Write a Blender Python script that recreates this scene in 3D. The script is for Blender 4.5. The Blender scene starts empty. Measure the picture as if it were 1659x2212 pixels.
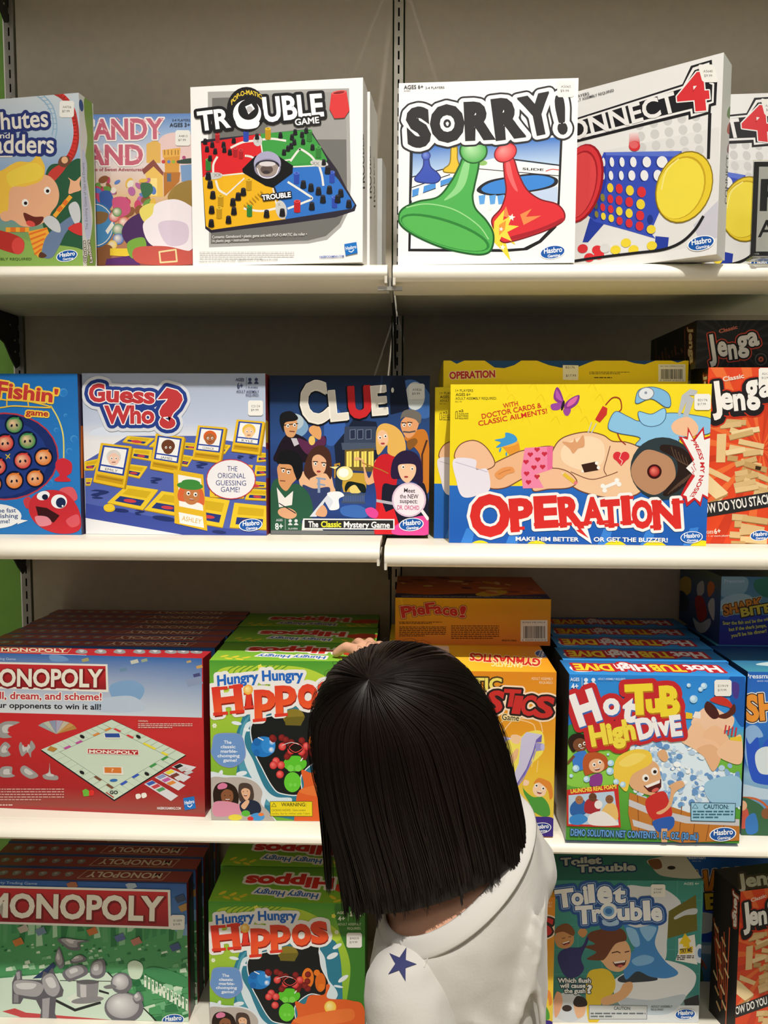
import bpy, bmesh, math, random
import numpy as np
from mathutils import Vector, Matrix
from mathutils.geometry import tessellate_polygon
random.seed(7)
SC = bpy.context.scene
COL = SC.collection
R = math.radians

# ------------------------------------------------------------------ camera
cam_data = bpy.data.cameras.new('camera')
cam = bpy.data.objects.new('camera', cam_data)
COL.objects.link(cam)
SC.camera = cam
cam_data.sensor_fit = 'HORIZONTAL'
cam_data.sensor_width = 36.0
cam_data.lens = 36.0 * 1750.0 / 1659.0
cam_data.clip_start = 0.02
pitch, yaw, roll = R(4.64), R(1.933), R(0.22)
_r = Vector((math.cos(yaw), math.sin(yaw), 0)); _f = Vector((-math.sin(yaw), math.cos(yaw), 0)); _u = Vector((0, 0, 1))
_f2 = _f * math.cos(pitch) - _u * math.sin(pitch); _u2 = _u * math.cos(pitch) + _f * math.sin(pitch)
_r3 = _r * math.cos(roll) + _u2 * math.sin(roll); _u3 = _u2 * math.cos(roll) - _r * math.sin(roll)
m = Matrix((_r3, _u3, -_f2)).transposed().to_4x4()
m.translation = Vector((0, 0, 1.5))
cam.matrix_world = m

# ------------------------------------------------------------------ light
SC.view_settings.view_transform = 'Standard'
SC.view_settings.look = 'None'
SC.view_settings.gamma = 1.0
SC.view_settings.exposure = -0.14
SC.view_settings.use_curve_mapping = False
world = bpy.data.worlds.new('store_light')
SC.world = world
world.use_nodes = True
bg = world.node_tree.nodes['Background']
bg.inputs[0].default_value = (1.0, 0.94, 0.86, 1)
bg.inputs[1].default_value = 0.12

def spot(name, loc, aim, power, angle, blend, size, col=(1.0, 0.955, 0.885)):
    d = bpy.data.lights.new(name, 'SPOT')
    d.energy = power; d.spot_size = R(angle); d.spot_blend = blend
    d.shadow_soft_size = size; d.color = col
    o = bpy.data.objects.new(name, d); COL.objects.link(o)
    o.location = loc
    o.rotation_euler = (Vector(aim) - Vector(loc)).to_track_quat('-Z', 'Y').to_euler()
    return o
spot('ceiling_spot', (0.30, -1.05, 5.2), (0.04, 1.25, 0.95), 900, 30, 0.9, 0.035)
spot('ceiling_spot', (-1.0, -1.0, 5.2), (-0.75, 1.3, 1.2), 140, 46, 1.0, 0.035)
spot('ceiling_spot', (1.1, -1.0, 5.2), (0.8, 1.3, 1.2), 140, 46, 1.0, 0.035)
ad = bpy.data.lights.new('aisle_fill', 'AREA')  # added broad fill for the ambient light of the store
ad.energy = 16; ad.shape = 'RECTANGLE'; ad.size = 2.6; ad.size_y = 0.6; ad.color = (1.0, 0.95, 0.87)
ao = bpy.data.objects.new('aisle_fill', ad); COL.objects.link(ao)
ao.location = (0.0, -1.2, 3.0)
ao.rotation_euler = (Vector((0, 1.5, 1.6)) - Vector(ao.location)).to_track_quat('-Z', 'Y').to_euler()

fd = bpy.data.lights.new('floor_bounce_fill', 'AREA')  # added unseen fill: brightens the floor to bounce light onto shelf undersides
fd.energy = 42; fd.shape = 'RECTANGLE'; fd.size = 3.0; fd.size_y = 1.0; fd.spread = R(60); fd.color = (1.0, 0.93, 0.80)
fo = bpy.data.objects.new('floor_bounce_fill', fd); COL.objects.link(fo); fo.location = (0.1, -0.9, 3.2)

# ------------------------------------------------------------------ materials
def s2l(c):
    c = c / 255.0
    return c / 12.92 if c <= 0.04045 else ((c + 0.055) / 1.055) ** 2.4
_hx = {}
def hx(h):
    if isinstance(h, tuple): return h
    if h not in _hx:
        _hx[h] = tuple(s2l(int(h[i:i + 2], 16)) for i in (0, 2, 4)) + (1.0,)
    return _hx[h]

def mat(name, col=None, rough=0.5, metal=0.0, spec=0.5, noise=0.0, nscale=20.0, bump=0.0, bscale=200.0, coat=0.0, trans=0.0, attr=False, ior=1.45, sheen=0.0):
    mt = bpy.data.materials.new(name); mt.use_nodes = True
    nt = mt.node_tree; b = nt.nodes['Principled BSDF']
    b.inputs['Roughness'].default_value = rough
    b.inputs['Metallic'].default_value = metal
    b.inputs['Specular IOR Level'].default_value = spec
    b.inputs['IOR'].default_value = ior
    b.inputs['Coat Weight'].default_value = coat
    b.inputs['Coat Roughness'].default_value = 0.08
    b.inputs['Transmission Weight'].default_value = trans
    b.inputs['Sheen Weight'].default_value = sheen
    if attr:
        a = nt.nodes.new('ShaderNodeAttribute'); a.attribute_name = 'Col'
        nt.links.new(a.outputs['Color'], b.inputs['Base Color'])
    elif noise > 0:
        tc = nt.nodes.new('ShaderNodeTexCoord'); n = nt.nodes.new('ShaderNodeTexNoise')
        n.inputs['Scale'].default_value = nscale; n.inputs['Detail'].default_value = 6
        r = nt.nodes.new('ShaderNodeValToRGB'); c = hx(col)
        r.color_ramp.elements[0].color = tuple(v * (1 - noise) for v in c[:3]) + (1,)
        r.color_ramp.elements[1].color = tuple(min(1, v * (1 + noise)) for v in c[:3]) + (1,)
        r.color_ramp.elements[0].position = 0.3; r.color_ramp.elements[1].position = 0.7
        nt.links.new(tc.outputs['Object'], n.inputs['Vector']); nt.links.new(n.outputs['Fac'], r.inputs['Fac'])
        nt.links.new(r.outputs['Color'], b.inputs['Base Color'])
    else:
        b.inputs['Base Color'].default_value = hx(col)
    if bump > 0:
        tc = nt.nodes.new('ShaderNodeTexCoord'); n = nt.nodes.new('ShaderNodeTexNoise')
        n.inputs['Scale'].default_value = bscale; n.inputs['Detail'].default_value = 4
        bp = nt.nodes.new('ShaderNodeBump'); bp.inputs['Strength'].default_value = bump; bp.inputs['Distance'].default_value = 0.002
        nt.links.new(tc.outputs['Object'], n.inputs['Vector']); nt.links.new(n.outputs['Fac'], bp.inputs['Height'])
        nt.links.new(bp.outputs['Normal'], b.inputs['Normal'])
    return mt
M_print = mat('printed_card', attr=True, rough=0.42, spec=0.25)
M_film = mat('film_wrapped_card', attr=True, rough=0.36, spec=0.25, coat=0.10, bump=0.12, bscale=35)
M_sticker = mat('sticker_paper', attr=True, rough=0.6, spec=0.2)
M_shelf = mat('cream_enamel', 'E9E4D4', rough=0.4, noise=0.02, nscale=8)
M_panel = mat('grey_brown_panel', 'C2B8A6', rough=0.75, noise=0.04, nscale=60)
M_green = mat('green_paint', '78A848', rough=0.7, noise=0.05, nscale=25)
M_chrome = mat('zinc_steel', 'B8B4AA', rough=0.3, metal=.55, noise=0.1, nscale=40)
M_black = mat('black_steel', '23221F', rough=0.5, metal=0.3, noise=0.1)
M_dark = mat('slot_shade', '080706', rough=0.9)  # near-black colour for the shade inside the post slots
M_floor = mat('floor_tile', 'CFC4B0', rough=0.5, noise=0.1, nscale=6)

# ------------------------------------------------------------------ mesh helpers
class MB:
    def __init__(s): s.v = []; s.f = []; s.c = []
    def poly(s, pts, col=None):
        n = len(s.v); s.v.extend(pts); s.f.append(tuple(range(n, n + len(pts))))
        if col is not None: s.c.extend(col if isinstance(col, list) else [col] * len(pts))
    def box(s, x0, x1, y0, y1, z0, z1, col=None):
        p = [(x0, y0, z0), (x1, y0, z0), (x1, y1, z0), (x0, y1, z0), (x0, y0, z1), (x1, y0, z1), (x1, y1, z1), (x0, y1, z1)]
        for q in ((3, 2, 1, 0), (4, 5, 6, 7), (0, 1, 5, 4), (1, 2, 6, 5), (2, 3, 7, 6), (3, 0, 4, 7)):
            s.poly([p[i] for i in q], col)
    def build(s, name, material, parent=None, loc=None, smooth=False):
        me = bpy.data.meshes.new(name)
        me.from_pydata([tuple(map(float, p)) for p in s.v], [], s.f)
        if s.c:
            a = me.color_attributes.new('Col', 'FLOAT_COLOR', 'POINT')
            a.data.foreach_set('color', np.array(s.c, dtype=np.float32).ravel())
        me.update()
        if smooth: me.polygons.foreach_set('use_smooth', [True] * len(me.polygons))
        me.materials.append(material)
        o = bpy.data.objects.new(name, me); COL.objects.link(o)
        if parent is not None: o.parent = parent
        if loc: o.location = loc
        return o
def weld(o, d=1e-5):
    bm = bmesh.new(); bm.from_mesh(o.data); bmesh.ops.remove_doubles(bm, verts=bm.verts, dist=d)
    bmesh.ops.recalc_face_normals(bm, faces=bm.faces); bm.to_mesh(o.data); bm.free()
def bevel_mod(o, w, seg=2):
    weld(o); b = o.modifiers.new('soft_edges', 'BEVEL'); b.width = w; b.segments = seg; b.limit_method = 'ANGLE'
def tag(o, label, cat, group=None):
    o['label'] = label; o['category'] = cat
    if group: o['group'] = group
    return o
def struct(o): o['kind'] = 'structure'; return o
def empty(name, loc=(0, 0, 0), rz=0.0):
    o = bpy.data.objects.new(name, None); COL.objects.link(o); o.location = loc; o.rotation_euler = (0, 0, rz)
    o.empty_display_size = 0.02
    return o

# ------------------------------------------------------------------ the setting
b = MB(); b.box(-4, 4, -3, 1.68, -0.05, 0); struct(b.build('floor', M_floor))
b = MB(); b.box(-4, 4, 1.66, 1.70, 0, 3.4); struct(b.build('wall_back', M_green))
POST = (-0.7830, -0.0296, 0.7238)
for k, (x0, x1) in enumerate(((POST[0] + .0115, POST[1] - .0115), (POST[1] + .0115, POST[2] - .0115))):
    b = MB(); b.box(x0, x1, 1.611, 1.622, 0.0, 2.9)
    o = b.build('wall_panel_%d' % (k + 1), M_panel); struct(o); bevel_mod(o, .002)
b = MB(); b.box(POST[0] - .0135, POST[0] - .0112, 1.612, 1.622, 0.0, 2.9)
struct(b.build('trim_1', mat('white_edging', 'F4F1E6', rough=.4)))

# slotted posts
def post(x, label):
    t = empty('slotted_post', (x, 1.61, 0))
    b = MB(); w = .0088; sw = .0016; zt = 2.85
    b.box(-w, -sw, -.002, 0, 0, zt); b.box(sw, w, -.002, 0, 0, zt)
    b.box(-w, -w + .0015, 0, .014, 0, zt); b.box(w - .0015, w, 0, .014, 0, zt)
    z = 0.06; zs = 0
    while z < zt:
        b.box(-sw, sw, -.002, 0, zs, z); zs = z + .0160; z += .0262
    b.build('slotted_face', M_chrome, t)
    b = MB(); b.box(-w + .0016, w - .0016, .008, .012, 0, zt); b.build('channel_back', M_dark, t)  # channel back painted near-black as the shade seen through the slots
    return tag(t, label, 'shelf post', 'slotted posts behind the shelves')
post(POST[0], 'slotted steel post at the left beside the green wall')
post(POST[1], 'slotted steel post in the middle between the two grey back panels')

# shelves
def shelf(x0, x1, zs, zb, label, yf=1.19, group='cream shelves of the two bays'):
    t = empty('shelf', ((x0 + x1) / 2, 1.40, zs))
    h = (x1 - x0) / 2; d = zb - zs; y0 = yf - 1.40
    top = [(y0 + .030 - .030 * math.sin(a), -.017 + .017 * math.cos(a)) for a in np.linspace(0, math.pi / 2, 9)]
    prof = top + [(y0 + .0003, d * .72), (y0 + .0022, d * .9), (y0 + .006, d), (y0 + .112, d), (y0 + .114, d + .010), (y0 + .030, d + .010), (y0 + .030, -.006)]
    def ext(pr, a, c, name):
        b = MB(); n = len(pr)
        for i in range(n):
            p, q = pr[i], pr[(i + 1) % n]
            b.poly([(a, p[0], p[1]), (a, q[0], q[1]), (c, q[0], q[1]), (c, p[0], p[1])])
        for x in (a, c):
            for tri in tessellate_polygon([[Vector((p[0], p[1], 0)) for p in pr]]):
                b.poly([(x, pr[i][0], pr[i][1]) for i in tri])
        o = b.build(name, M_shelf, t); weld(o)
        return o
    o = ext(prof, -h, h, 'front_lip')
    for p in o.data.polygons: p.use_smooth = True
    es = o.modifiers.new('split', 'EDGE_SPLIT'); es.split_angle = R(35)
    b = MB(); b.box(-h, h, y0 + .0305, .2105, -.011, 0); bevel_mod(b.build('shelf_board', M_shelf, t), .001)
    for sx in (-1, 1):
        a = sx * h; c = a - sx * .004
        pr = [(y0 + .001, d * .75), (y0 + .003, d - .005), (y0 + .05, d - .005), (y0 + .07, d), (y0 + .07, d * .75)]
        ext(pr, min(a, c), max(a, c), 'end_tab')
    return tag(t, label, 'shelf', group)
X0, X1 = -.800, .735
for (za, ba, xa, zc, bc, xc, na) in ((1.7655, 1.7405, (-.0368, -.0290), 1.7655, 1.7375, None, 'top'), (1.356, 1.3275, (-.0465, -.0396), 1.351, 1.3215, None, 'second'),
                       (.911, .8885, (-.0420, -.0350), .905, .8825, None, 'third'), (.472, .448, (-.0420, -.0350), .466, .442, None, 'lowest')):
    shelf(X0, xa[0], za, ba, 'cream shelf with rounded lip, left bay, carrying the %s row of games' % na)
    shelf(xa[1], X1, zc, bc, 'cream shelf with rounded lip, right bay, carrying the %s row of games' % na)
shelf(X0, -.037, 2.42, 2.395, 'cream metal shelf above the top row of games, left bay')
shelf(-.029, X1, 2.42, 2.395, 'cream metal shelf above the top row of games, right bay')

# shelf brackets: black plates in the plane of each post
def bracket(x, zt, label):
    t = empty('shelf_bracket', (x, 1.606, zt))
    pr = [(0, 0), (-.28, 0), (-.286, -.006), (-.286, -.012), (-.27, -.015), (-.20, -.026), (-.10, -.044), (-.055, -.060), (-.030, -.088), (-.012, -.104), (0, -.098)]
    b = MB()
    for i in range(len(pr)):
        p, q = pr[i], pr[(i + 1) % len(pr)]
        b.poly([(-.0014, p[0], p[1]), (-.0014, q[0], q[1]), (.0014, q[0], q[1]), (.0014, p[0], p[1])])
    for x_ in (-.0014, .0014):
        for tri in tessellate_polygon([[Vector((p[0], p[1], 0)) for p in pr]]): b.poly([(x_, pr[i][0], pr[i][1]) for i in tri])
    o = b.build('bracket_plate', M_black, t); weld(o)
    for (yy, zz) in ((-.035, -.022), (-.018, -.050), (-.018, -.072)):
        b = MB()
        ring = [(.0015 + 0 * k, yy + .0022 * math.cos(k * math.pi / 4), zz + .0022 * math.sin(k * math.pi / 4)) for k in range(8)]
        rb = [(.0030, p[1], p[2]) for p in ring]
        b.poly(rb)
        for k in range(8): b.poly([ring[k], ring[(k + 1) % 8], rb[(k + 1) % 8], rb[k]])
        b.build('rivet', M_chrome, t)
    if x > -.5 and zt > 1.7:
        b = MB(); b.box(-.018, .018, -.404, -.398, -.0280, -.0225); b.box(-.0014, .0014, -.404, -.27, -.0225, -.010); b.build('bracket_hook', M_chrome, t)
    return tag(t, label, 'shelf bracket', 'brackets under the shelves')
for zt, zr, nm in ((1.7545, 1.7545, 'top'), (1.3445, 1.3395, 'second'), (.8995, .8935, 'third')):
    bracket(POST[0], zt, 'black steel bracket at the left post under the %s row shelf' % nm)
    bracket(-.0330 if zt > 1.7 else POST[1] - .0135, min(zt, zr) , 'black steel bracket at the middle post under the %s row shelf' % nm)
bracket(POST[0], 2.4085, 'black steel bracket at the top left corner, left post')
# ------------------------------------------------------------------ printed cartons
_gl = {}
def glyphs(txt, wt=0.0, shear=0.0, space=1.0):
    key = (txt, wt, shear, space)
    if key in _gl: return _gl[key]
    cu = bpy.data.curves.new('txt', 'FONT'); cu.body = txt; cu.offset = wt; cu.resolution_u = 3; cu.fill_mode = 'FRONT'; cu.shear = shear; cu.space_character = space
    ob = bpy.data.objects.new('txt', cu)
    me = bpy.data.meshes.new_from_object(ob)
    v = np.array([tuple(p.co)[:2] for p in me.vertices]); 
    me.calc_loop_triangles()
    t = np.array([tuple(q.vertices) for q in me.loop_triangles])
    if len(v) == 0: v = np.zeros((0, 2)); t = np.zeros((0, 3), int)
    bpy.data.objects.remove(ob); bpy.data.curves.remove(cu); bpy.data.meshes.remove(me)
    x0, x1 = (v[:, 0].min(), v[:, 0].max()) if len(v) else (0, 1)
    _gl[key] = (v, t, x0, x1)
    return _gl[key]
CAP = 0.7295

def clip01(p):
    for ax, s, lim in ((0, 1, 0.0), (0, -1, -1.0), (1, 1, 0.0), (1, -1, -1.0)):
        out = []
        for i in range(len(p)):
            a, c = p[i], p[(i + 1) % len(p)]
            da, dc = s * a[ax] - lim, s * c[ax] - lim
            if da >= 0: out.append(a)
            if (da >= 0) != (dc >= 0):
                k = da / (da - dc); out.append(a + (c - a) * k)
        p = out
        if len(p) < 3: return []
    return p

def halo(p, t, r):
    """one flat sheet that covers everything within r of the lettering p, t"""
    ed = {}
    for a, b_, c in t:
        for e in ((a, b_), (b_, c), (c, a)):
            k = (min(e), max(e)); ed[k] = ed.get(k, 0) + 1
    E = np.array([k for k, n in ed.items() if n == 1]); A, D = p[E[:, 0]], p[E[:, 1]] - p[E[:, 0]]
    lo, hi = p.min(0) - r * 1.25, p.max(0) + r * 1.25
    h = max(r / 2.6, (hi[0] - lo[0]) / 420.0)
    nx, ny = int((hi[0] - lo[0]) / h) + 2, int((hi[1] - lo[1]) / h) + 2
    gx, gy = lo[0] + h * np.arange(nx), lo[1] + h * np.arange(ny)
    F = np.full((ny, nx), 1e9)
    m = r * 1.6 + h
    for k in range(len(A)):      # distance to each outline edge, inside its own neighbourhood
        a, d = A[k], D[k]; b_ = a + d
        i0, i1 = np.searchsorted(gx, [min(a[0], b_[0]) - m, max(a[0], b_[0]) + m]); j0, j1 = np.searchsorted(gy, [min(a[1], b_[1]) - m, max(a[1], b_[1]) + m])
        if i1 <= i0 or j1 <= j0: continue
        X = gx[None, i0:i1] - a[0]; Y = gy[j0:j1, None] - a[1]; dd = d @ d
        u = np.clip((X * d[0] + Y * d[1]) / dd, 0, 1) if dd > 0 else 0
        F[j0:j1, i0:i1] = np.minimum(F[j0:j1, i0:i1], np.hypot(X - u * d[0], Y - u * d[1]))
    F = np.minimum(F, m)
    for tri in t:                # inside counts as covered
        a, b_, c = p[tri[0]], p[tri[1]], p[tri[2]]
        q = np.array([a, b_, c]); i0, i1 = np.searchsorted(gx, [q[:, 0].min(), q[:, 0].max()]); j0, j1 = np.searchsorted(gy, [q[:, 1].min(), q[:, 1].max()])
        if i1 <= i0 or j1 <= j0: continue
        X = gx[None, i0:i1]; Y = gy[j0:j1, None]
        g = [(b_[0] - a[0]) * (Y - a[1]) - (b_[1] - a[1]) * (X - a[0]), (c[0] - b_[0]) * (Y - b_[1]) - (c[1] - b_[1]) * (X - b_[0]), (a[0] - c[0]) * (Y - c[1]) - (a[1] - c[1]) * (X - c[0])]
        w = ((g[0] >= 0) & (g[1] >= 0) & (g[2] >= 0)) | ((g[0] <= 0) & (g[1] <= 0) & (g[2] <= 0))
        S = F[j0:j1, i0:i1]; S[w] = -r
    I = F <= r
    V = []; T = []
    def add(q):
        k = len(V); V.extend(q); T.extend((k, k + i, k + i + 1) for i in range(1, len(q) - 1))
    for j in range(ny - 1):
        full = I[j, :-1] & I[j, 1:] & I[j + 1, :-1] & I[j + 1, 1:]
        anyc = (I[j, :-1] | I[j, 1:] | I[j + 1, :-1] | I[j + 1, 1:]) & ~full
        fe = np.flatnonzero(np.diff(np.concatenate([[0], full.astype(int), [0]])))
        for a, b_ in zip(fe[::2], fe[1::2]): add([(gx[a], gy[j]), (gx[b_], gy[j]), (gx[b_], gy[j + 1]), (gx[a], gy[j + 1])])
        for i in np.flatnonzero(anyc):
            cs = [(i, j), (i + 1, j), (i + 1, j + 1), (i, j + 1)]; q = []
            for k in range(4):
                (xa, ya), (xb, yb) = cs[k], cs[(k + 1) % 4]
                fa, fb = F[ya, xa] - r, F[yb, xb] - r
                if fa <= 0: q.append((gx[xa], gy[ya]))
                if (fa <= 0) != (fb <= 0):
                    w = fa / (fa - fb); q.append((gx[xa] + w * (gx[xb] - gx[xa]), gy[ya] + w * (gy[yb] - gy[ya])))
            if len(q) > 2: add(q)
    return np.array(V, float).reshape(-1, 2), T

def homog(src):
    A = []; B = []
    for (x, y), (u, v) in zip(src, ((0, 0), (1, 0), (1, 1), (0, 1))):
        A.append([x, y, 1, 0, 0, 0, -u * x, -u * y]); B.append(u)
        A.append([0, 0, 0, x, y, 1, -v * x, -v * y]); B.append(v)
    return np.append(np.linalg.solve(np.array(A, float), np.array(B, float)), 1).reshape(3, 3)

class Face:
    LAY = 4e-6
    def __init__(s, box, P0, U, V, N, frame, part):
        s.box = box; s.P0, s.U, s.V, s.N = map(np.array, (P0, U, V, N)); s.H = homog(frame); s.frame = frame
        s.part = part; s.n = 1; s.ox = s.oy = 0.0; s.s = 1.0; s.aff = None
    def z(s, ox, oy, sc): s.ox, s.oy, s.s = ox, oy, sc; return s
    def to(s, part): s.part = part; return s
    def uv(s, p):
        p = np.asarray(p, float)
        p = np.stack([p[:, 0] / s.s + s.ox, p[:, 1] / s.s + s.oy, np.ones(len(p))], -1)
        if s.aff is not None: p[:, :2] = s.aff(p[:, :2])
        q = p @ s.H.T
        return q[:, :2] / q[:, 2:3]
    def tris(s, uv, tri, cols):
        mb = s.box.mb(s.part); s.n += 1
        off = s.N * (s.n * s.LAY)
        ins = (uv >= 0).all(1) & (uv <= 1).all(1)
        P = s.P0 + uv[:, :1] * s.U + uv[:, 1:2] * s.V + off
        single = not isinstance(cols, list)
        for t in tri:
            a, c, d = t
            if ins[a] and ins[c] and ins[d]:
                mb.poly([P[a], P[c], P[d]], cols if single else [cols[a], cols[c], cols[d]])
            else:
                if single:
                    q = clip01([uv[a], uv[c], uv[d]])
                    if q: mb.poly([s.P0 + w[0] * s.U + w[1] * s.V + off for w in q], cols)
                else:
                    q = clip01([np.concatenate([uv[k], cols[k]]) for k in t])
                    if q: mb.poly([s.P0 + w[0] * s.U + w[1] * s.V + off for w in q], [tuple(w[2:]) for w in q])
    def P(s, col, *xy, cols=None):
        p = np.array(xy, float).reshape(-1, 2)
        tri = tessellate_polygon([[Vector((x, y, 0)) for x, y in p]])
        s.tris(s.uv(p), tri, hx(col) if cols is None else [hx(c) for c in cols])
        return s
    def bg(s, col):   # whole face
        s.tris(np.array([[0, 0], [1, 0], [1, 1], [0, 1.]]), [(0, 1, 2), (0, 2, 3)], hx(col)); return s
    def V_(s, stops, x0=None, x1=None, uvbox=None):   # vertical bands of colour on the face: stops [(v, col)], in face units
        u0, u1 = uvbox or (0, 1)
        n = len(stops)
        uv = np.array([[u, v] for v, _ in stops for u in (u0, u1)], float)
        tri = []
        for i in range(n - 1): tri += [(2 * i, 2 * i + 1, 2 * i + 3), (2 * i, 2 * i + 3, 2 * i + 2)]
        s.tris(uv, tri, [hx(c) for _, c in stops for _k in (0, 1)]); return s
    def R(s, col, x0, y0, x1, y1): return s.P(col, x0, y0, x1, y0, x1, y1, x0, y1)
    def E(s, col, cx, cy, rx, ry=None, rot=0, n=28, c2=None):
        ry = rx if ry is None else ry
        a = np.linspace(0, 2 * math.pi, n, endpoint=False); cr, sr = math.cos(R(rot)), math.sin(R(rot))
        x = rx * np.cos(a); y = ry * np.sin(a)
        p = np.stack([cx + x * cr - y * sr, cy + x * sr + y * cr], -1)
        if c2:
            # shaded ball print: highlight toward the upper left
            p = np.vstack([p, [[cx - .3 * rx, cy - .3 * ry]]])
            s.tris(s.uv(p), [(i, (i + 1) % n, n) for i in range(n)], [hx(col)] * n + [hx(c2)])
        else:
            p = np.vstack([p, [[cx, cy]]]); s.tris(s.uv(p), [(i, (i + 1) % n, n) for i in range(n)], hx(col))
        return s
    def L(s, col, w, *xy, closed=False):
        p = np.array(xy, float).reshape(-1, 2)
        if closed: p = np.vstack([p, p[:1]])
        h = w / 2
        V = []; T = []
        for i in range(len(p) - 1):
            d = p[i + 1] - p[i]; l = np.hypot(*d)
            if l < 1e-9: continue
            d = d / l; n = np.array([-d[1], d[0]]) * h; e = d * h * .5
            k = len(V); V += [p[i] - e + n, p[i + 1] + e + n, p[i + 1] + e - n, p[i] - e - n]; T += [(k, k + 1, k + 2), (k, k + 2, k + 3)]
        uv = s.uv(np.array(V)); s.tris(uv, T[0::4] + T[1::4], hx(col)); s.tris(uv, T[2::4] + T[3::4], hx(col)); return s
    def C(s, col, w, pts, closed=False, n=8, fill=None):    # smooth curve through points (Catmull-Rom), stroke and / or fill
        q = spl(pts, closed, n)
        if fill is not None: s.P(fill, *[c for p in q for c in p])
        if col is not None: s.L(col, w, *[c for p in q for c in p], closed=closed)
        return s
    def B(s, col, *xy, n=7): return s.C(None, 0, np.array(xy, float).reshape(-1, 2), True, n, fill=col)     # filled smooth blob
    def T(s, txt, col, x0, y0, x1, y1, h, h1=None, wt=0.0, out=(), arc=0.0, sp=1.0, lean=0.0, c2=None, shear=0.0):
        v, t, gx0, gx1 = glyphs(txt, wt * .7, shear, sp)
        if not len(v): return s
        h1 = h if h1 is None else h1
        u = (v[:, 0] - gx0) / (gx1 - gx0); w = v[:, 1] / CAP
        dx, dy = x1 - x0, y1 - y0; L = math.hypot(dx, dy); ex, ey = dx / L, dy / L; nx, ny = ey, -ex
        hh = h + (h1 - h) * u
        bow = arc * 4 * u * (1 - u)
        X = x0 + dx * u + nx * (w * hh + bow) + ex * w * hh * lean; Y = y0 + dy * u + ny * (w * hh + bow) + ey * w * hh * lean
        p = np.stack([X, Y], -1)
        for (r, oc, *sh) in out:
            s.n += 1
            qv, qt = halo(p, t, r)
            s.tris(s.uv(qv + np.array(sh if sh else (0, 0))), qt, hx(oc))
        if c2:
            a, c = np.array(hx(col)), np.array(hx(c2)); ww = np.clip(w, 0, 1)[:, None]
            s.tris(s.uv(p), t, [tuple(k) for k in (c * (1 - ww) + a * ww)])
        else:
            s.tris(s.uv(p), t, hx(col))
        return s
    def tiny(s, col, x0, y0, x1, y1, rows, h=None, fill=.8, seed=1):   # rows of print too small to read
        rnd = random.Random(seed); dy = (y1 - y0) / rows; h = h or dy * .45
        V = []; T = []
        for r in range(rows):
            x = x0; y = y0 + r * dy; xe = x0 + (x1 - x0) * (1 if r < rows - 1 else rnd.uniform(.4, .9))
            while x < xe:
                w = min(rnd.uniform(1.5, 5) * h, xe - x)
                k = len(V); V += [(x, y), (x + w, y), (x + w, y + h), (x, y + h)]; T += [(k, k + 1, k + 2), (k, k + 2, k + 3)]
                x += w + h * .7
        s.tris(s.uv(np.array(V)), T, hx(col)); return s
    def eyes(s, r, *xy, white=True):    # simple drawn eyes
        for i in range(0, len(xy), 2):
            x, y = xy[i], xy[i + 1]
            if white: s.E('F4F2EE', x, y, r * 1.5, r * 1.7, n=16)
            s.E('2A1E1C', x + r * .2, y + r * .2, r * .8, n=12)
        return s
    def grin(s, x, y, w, h, rot=0):     # open smiling mouth
        c, q = math.cos(R(rot)), math.sin(R(rot)); g = lambda u, v: (x + u * c - v * q, y + u * q + v * c)
        s.P('5A1C18', *g(-w, -h * .5), *g(-w * .3, -h * .3), *g(w * .3, -h * .3), *g(w, -h * .5), *g(w * .7, h * .5), *g(0, h), *g(-w * .7, h * .5)); s.P('F4F0EC', *g(-w * .85, -h * .42), *g(w * .85, -h * .42), *g(w * .7, -h * .05), *g(-w * .7, -h * .05)); s.E('D8605A', *g(0, h * .6), w * .4, h * .25, rot, 12)
        return s
    def sticker(s, x0, y0, x1, y1, a, c, dx=0.0, tone='EFEDE8'):   # white price label; dx shears it with the face
        old = s.part; s.part = 'price_sticker'
        h = y1 - y0; r = h * .1
        f = lambda x, y: (x + dx * (y - y0) / h, y)
        s.n += 3
        pts = [f(x0 + r, y0), f(x1 - r, y0), f(x1, y0 + r), f(x1, y1 - r), f(x1 - r, y1), f(x0 + r, y1), f(x0, y1 - r), f(x0, y0 + r)]
        s.P(tone, *[k for p in pts for k in p])
        w = x1 - x0
        s.T(a, '4a4a4a', *f(x0 + w * .22, y0 + h * .45), *f(x0 + w * .80, y0 + h * .45), h * .15)
        s.T(c, '4a4a4a', *f(x0 + w * .20, y0 + h * .70), *f(x0 + w * .70, y0 + h * .70), h * .15)
        s.part = old; return s
    def gaming(s, cx, cy, w, rot=-10, blue='1d57a8', line='FFFFFF'):   # the oval maker's mark
        old = s.part; s.part = 'maker_logo'; s.n += 2
        h = w * .5
        s.E(line, cx, cy, w * .53, h * .56, rot); s.E(blue, cx, cy, w * .49, h * .5, rot)
        c, q = math.cos(R(rot * .6)), math.sin(R(rot * .6))
        g = lambda x, y: (cx + w * (x * c - y * q), cy + w * (x * q + y * c))
        s.T('Hasbro', line, *g(-.36, .02), *g(.40, .02), w * .22, wt=.03, shear=.1)
        s.T('Gaming', line, *g(-.22, .20), *g(.30, .20), w * .125, wt=.02, shear=.1)
        s.part = old; return s
    def square_logo(s, pts):
        old = s.part; s.part = 'maker_logo'; s.n += 2
        s.P('1C72C4', *[k for p in pts for k in p])
        p = np.array(pts, float)
        g = lambda u, v: tuple(p[0] * (1 - u) * (1 - v) + p[1] * u * (1 - v) + p[2] * u * v + p[3] * (1 - u) * v)
        hh = np.hypot(*(p[3] - p[0]))
        s.T('Hasbro', 'FFFFFF', *g(.08, .55), *g(.94, .55), hh * .32, wt=.02)
        s.C('FFFFFF', hh * .07, [g(.3, .66), g(.5, .8), g(.72, .64)])
        s.part = old; return s
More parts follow.
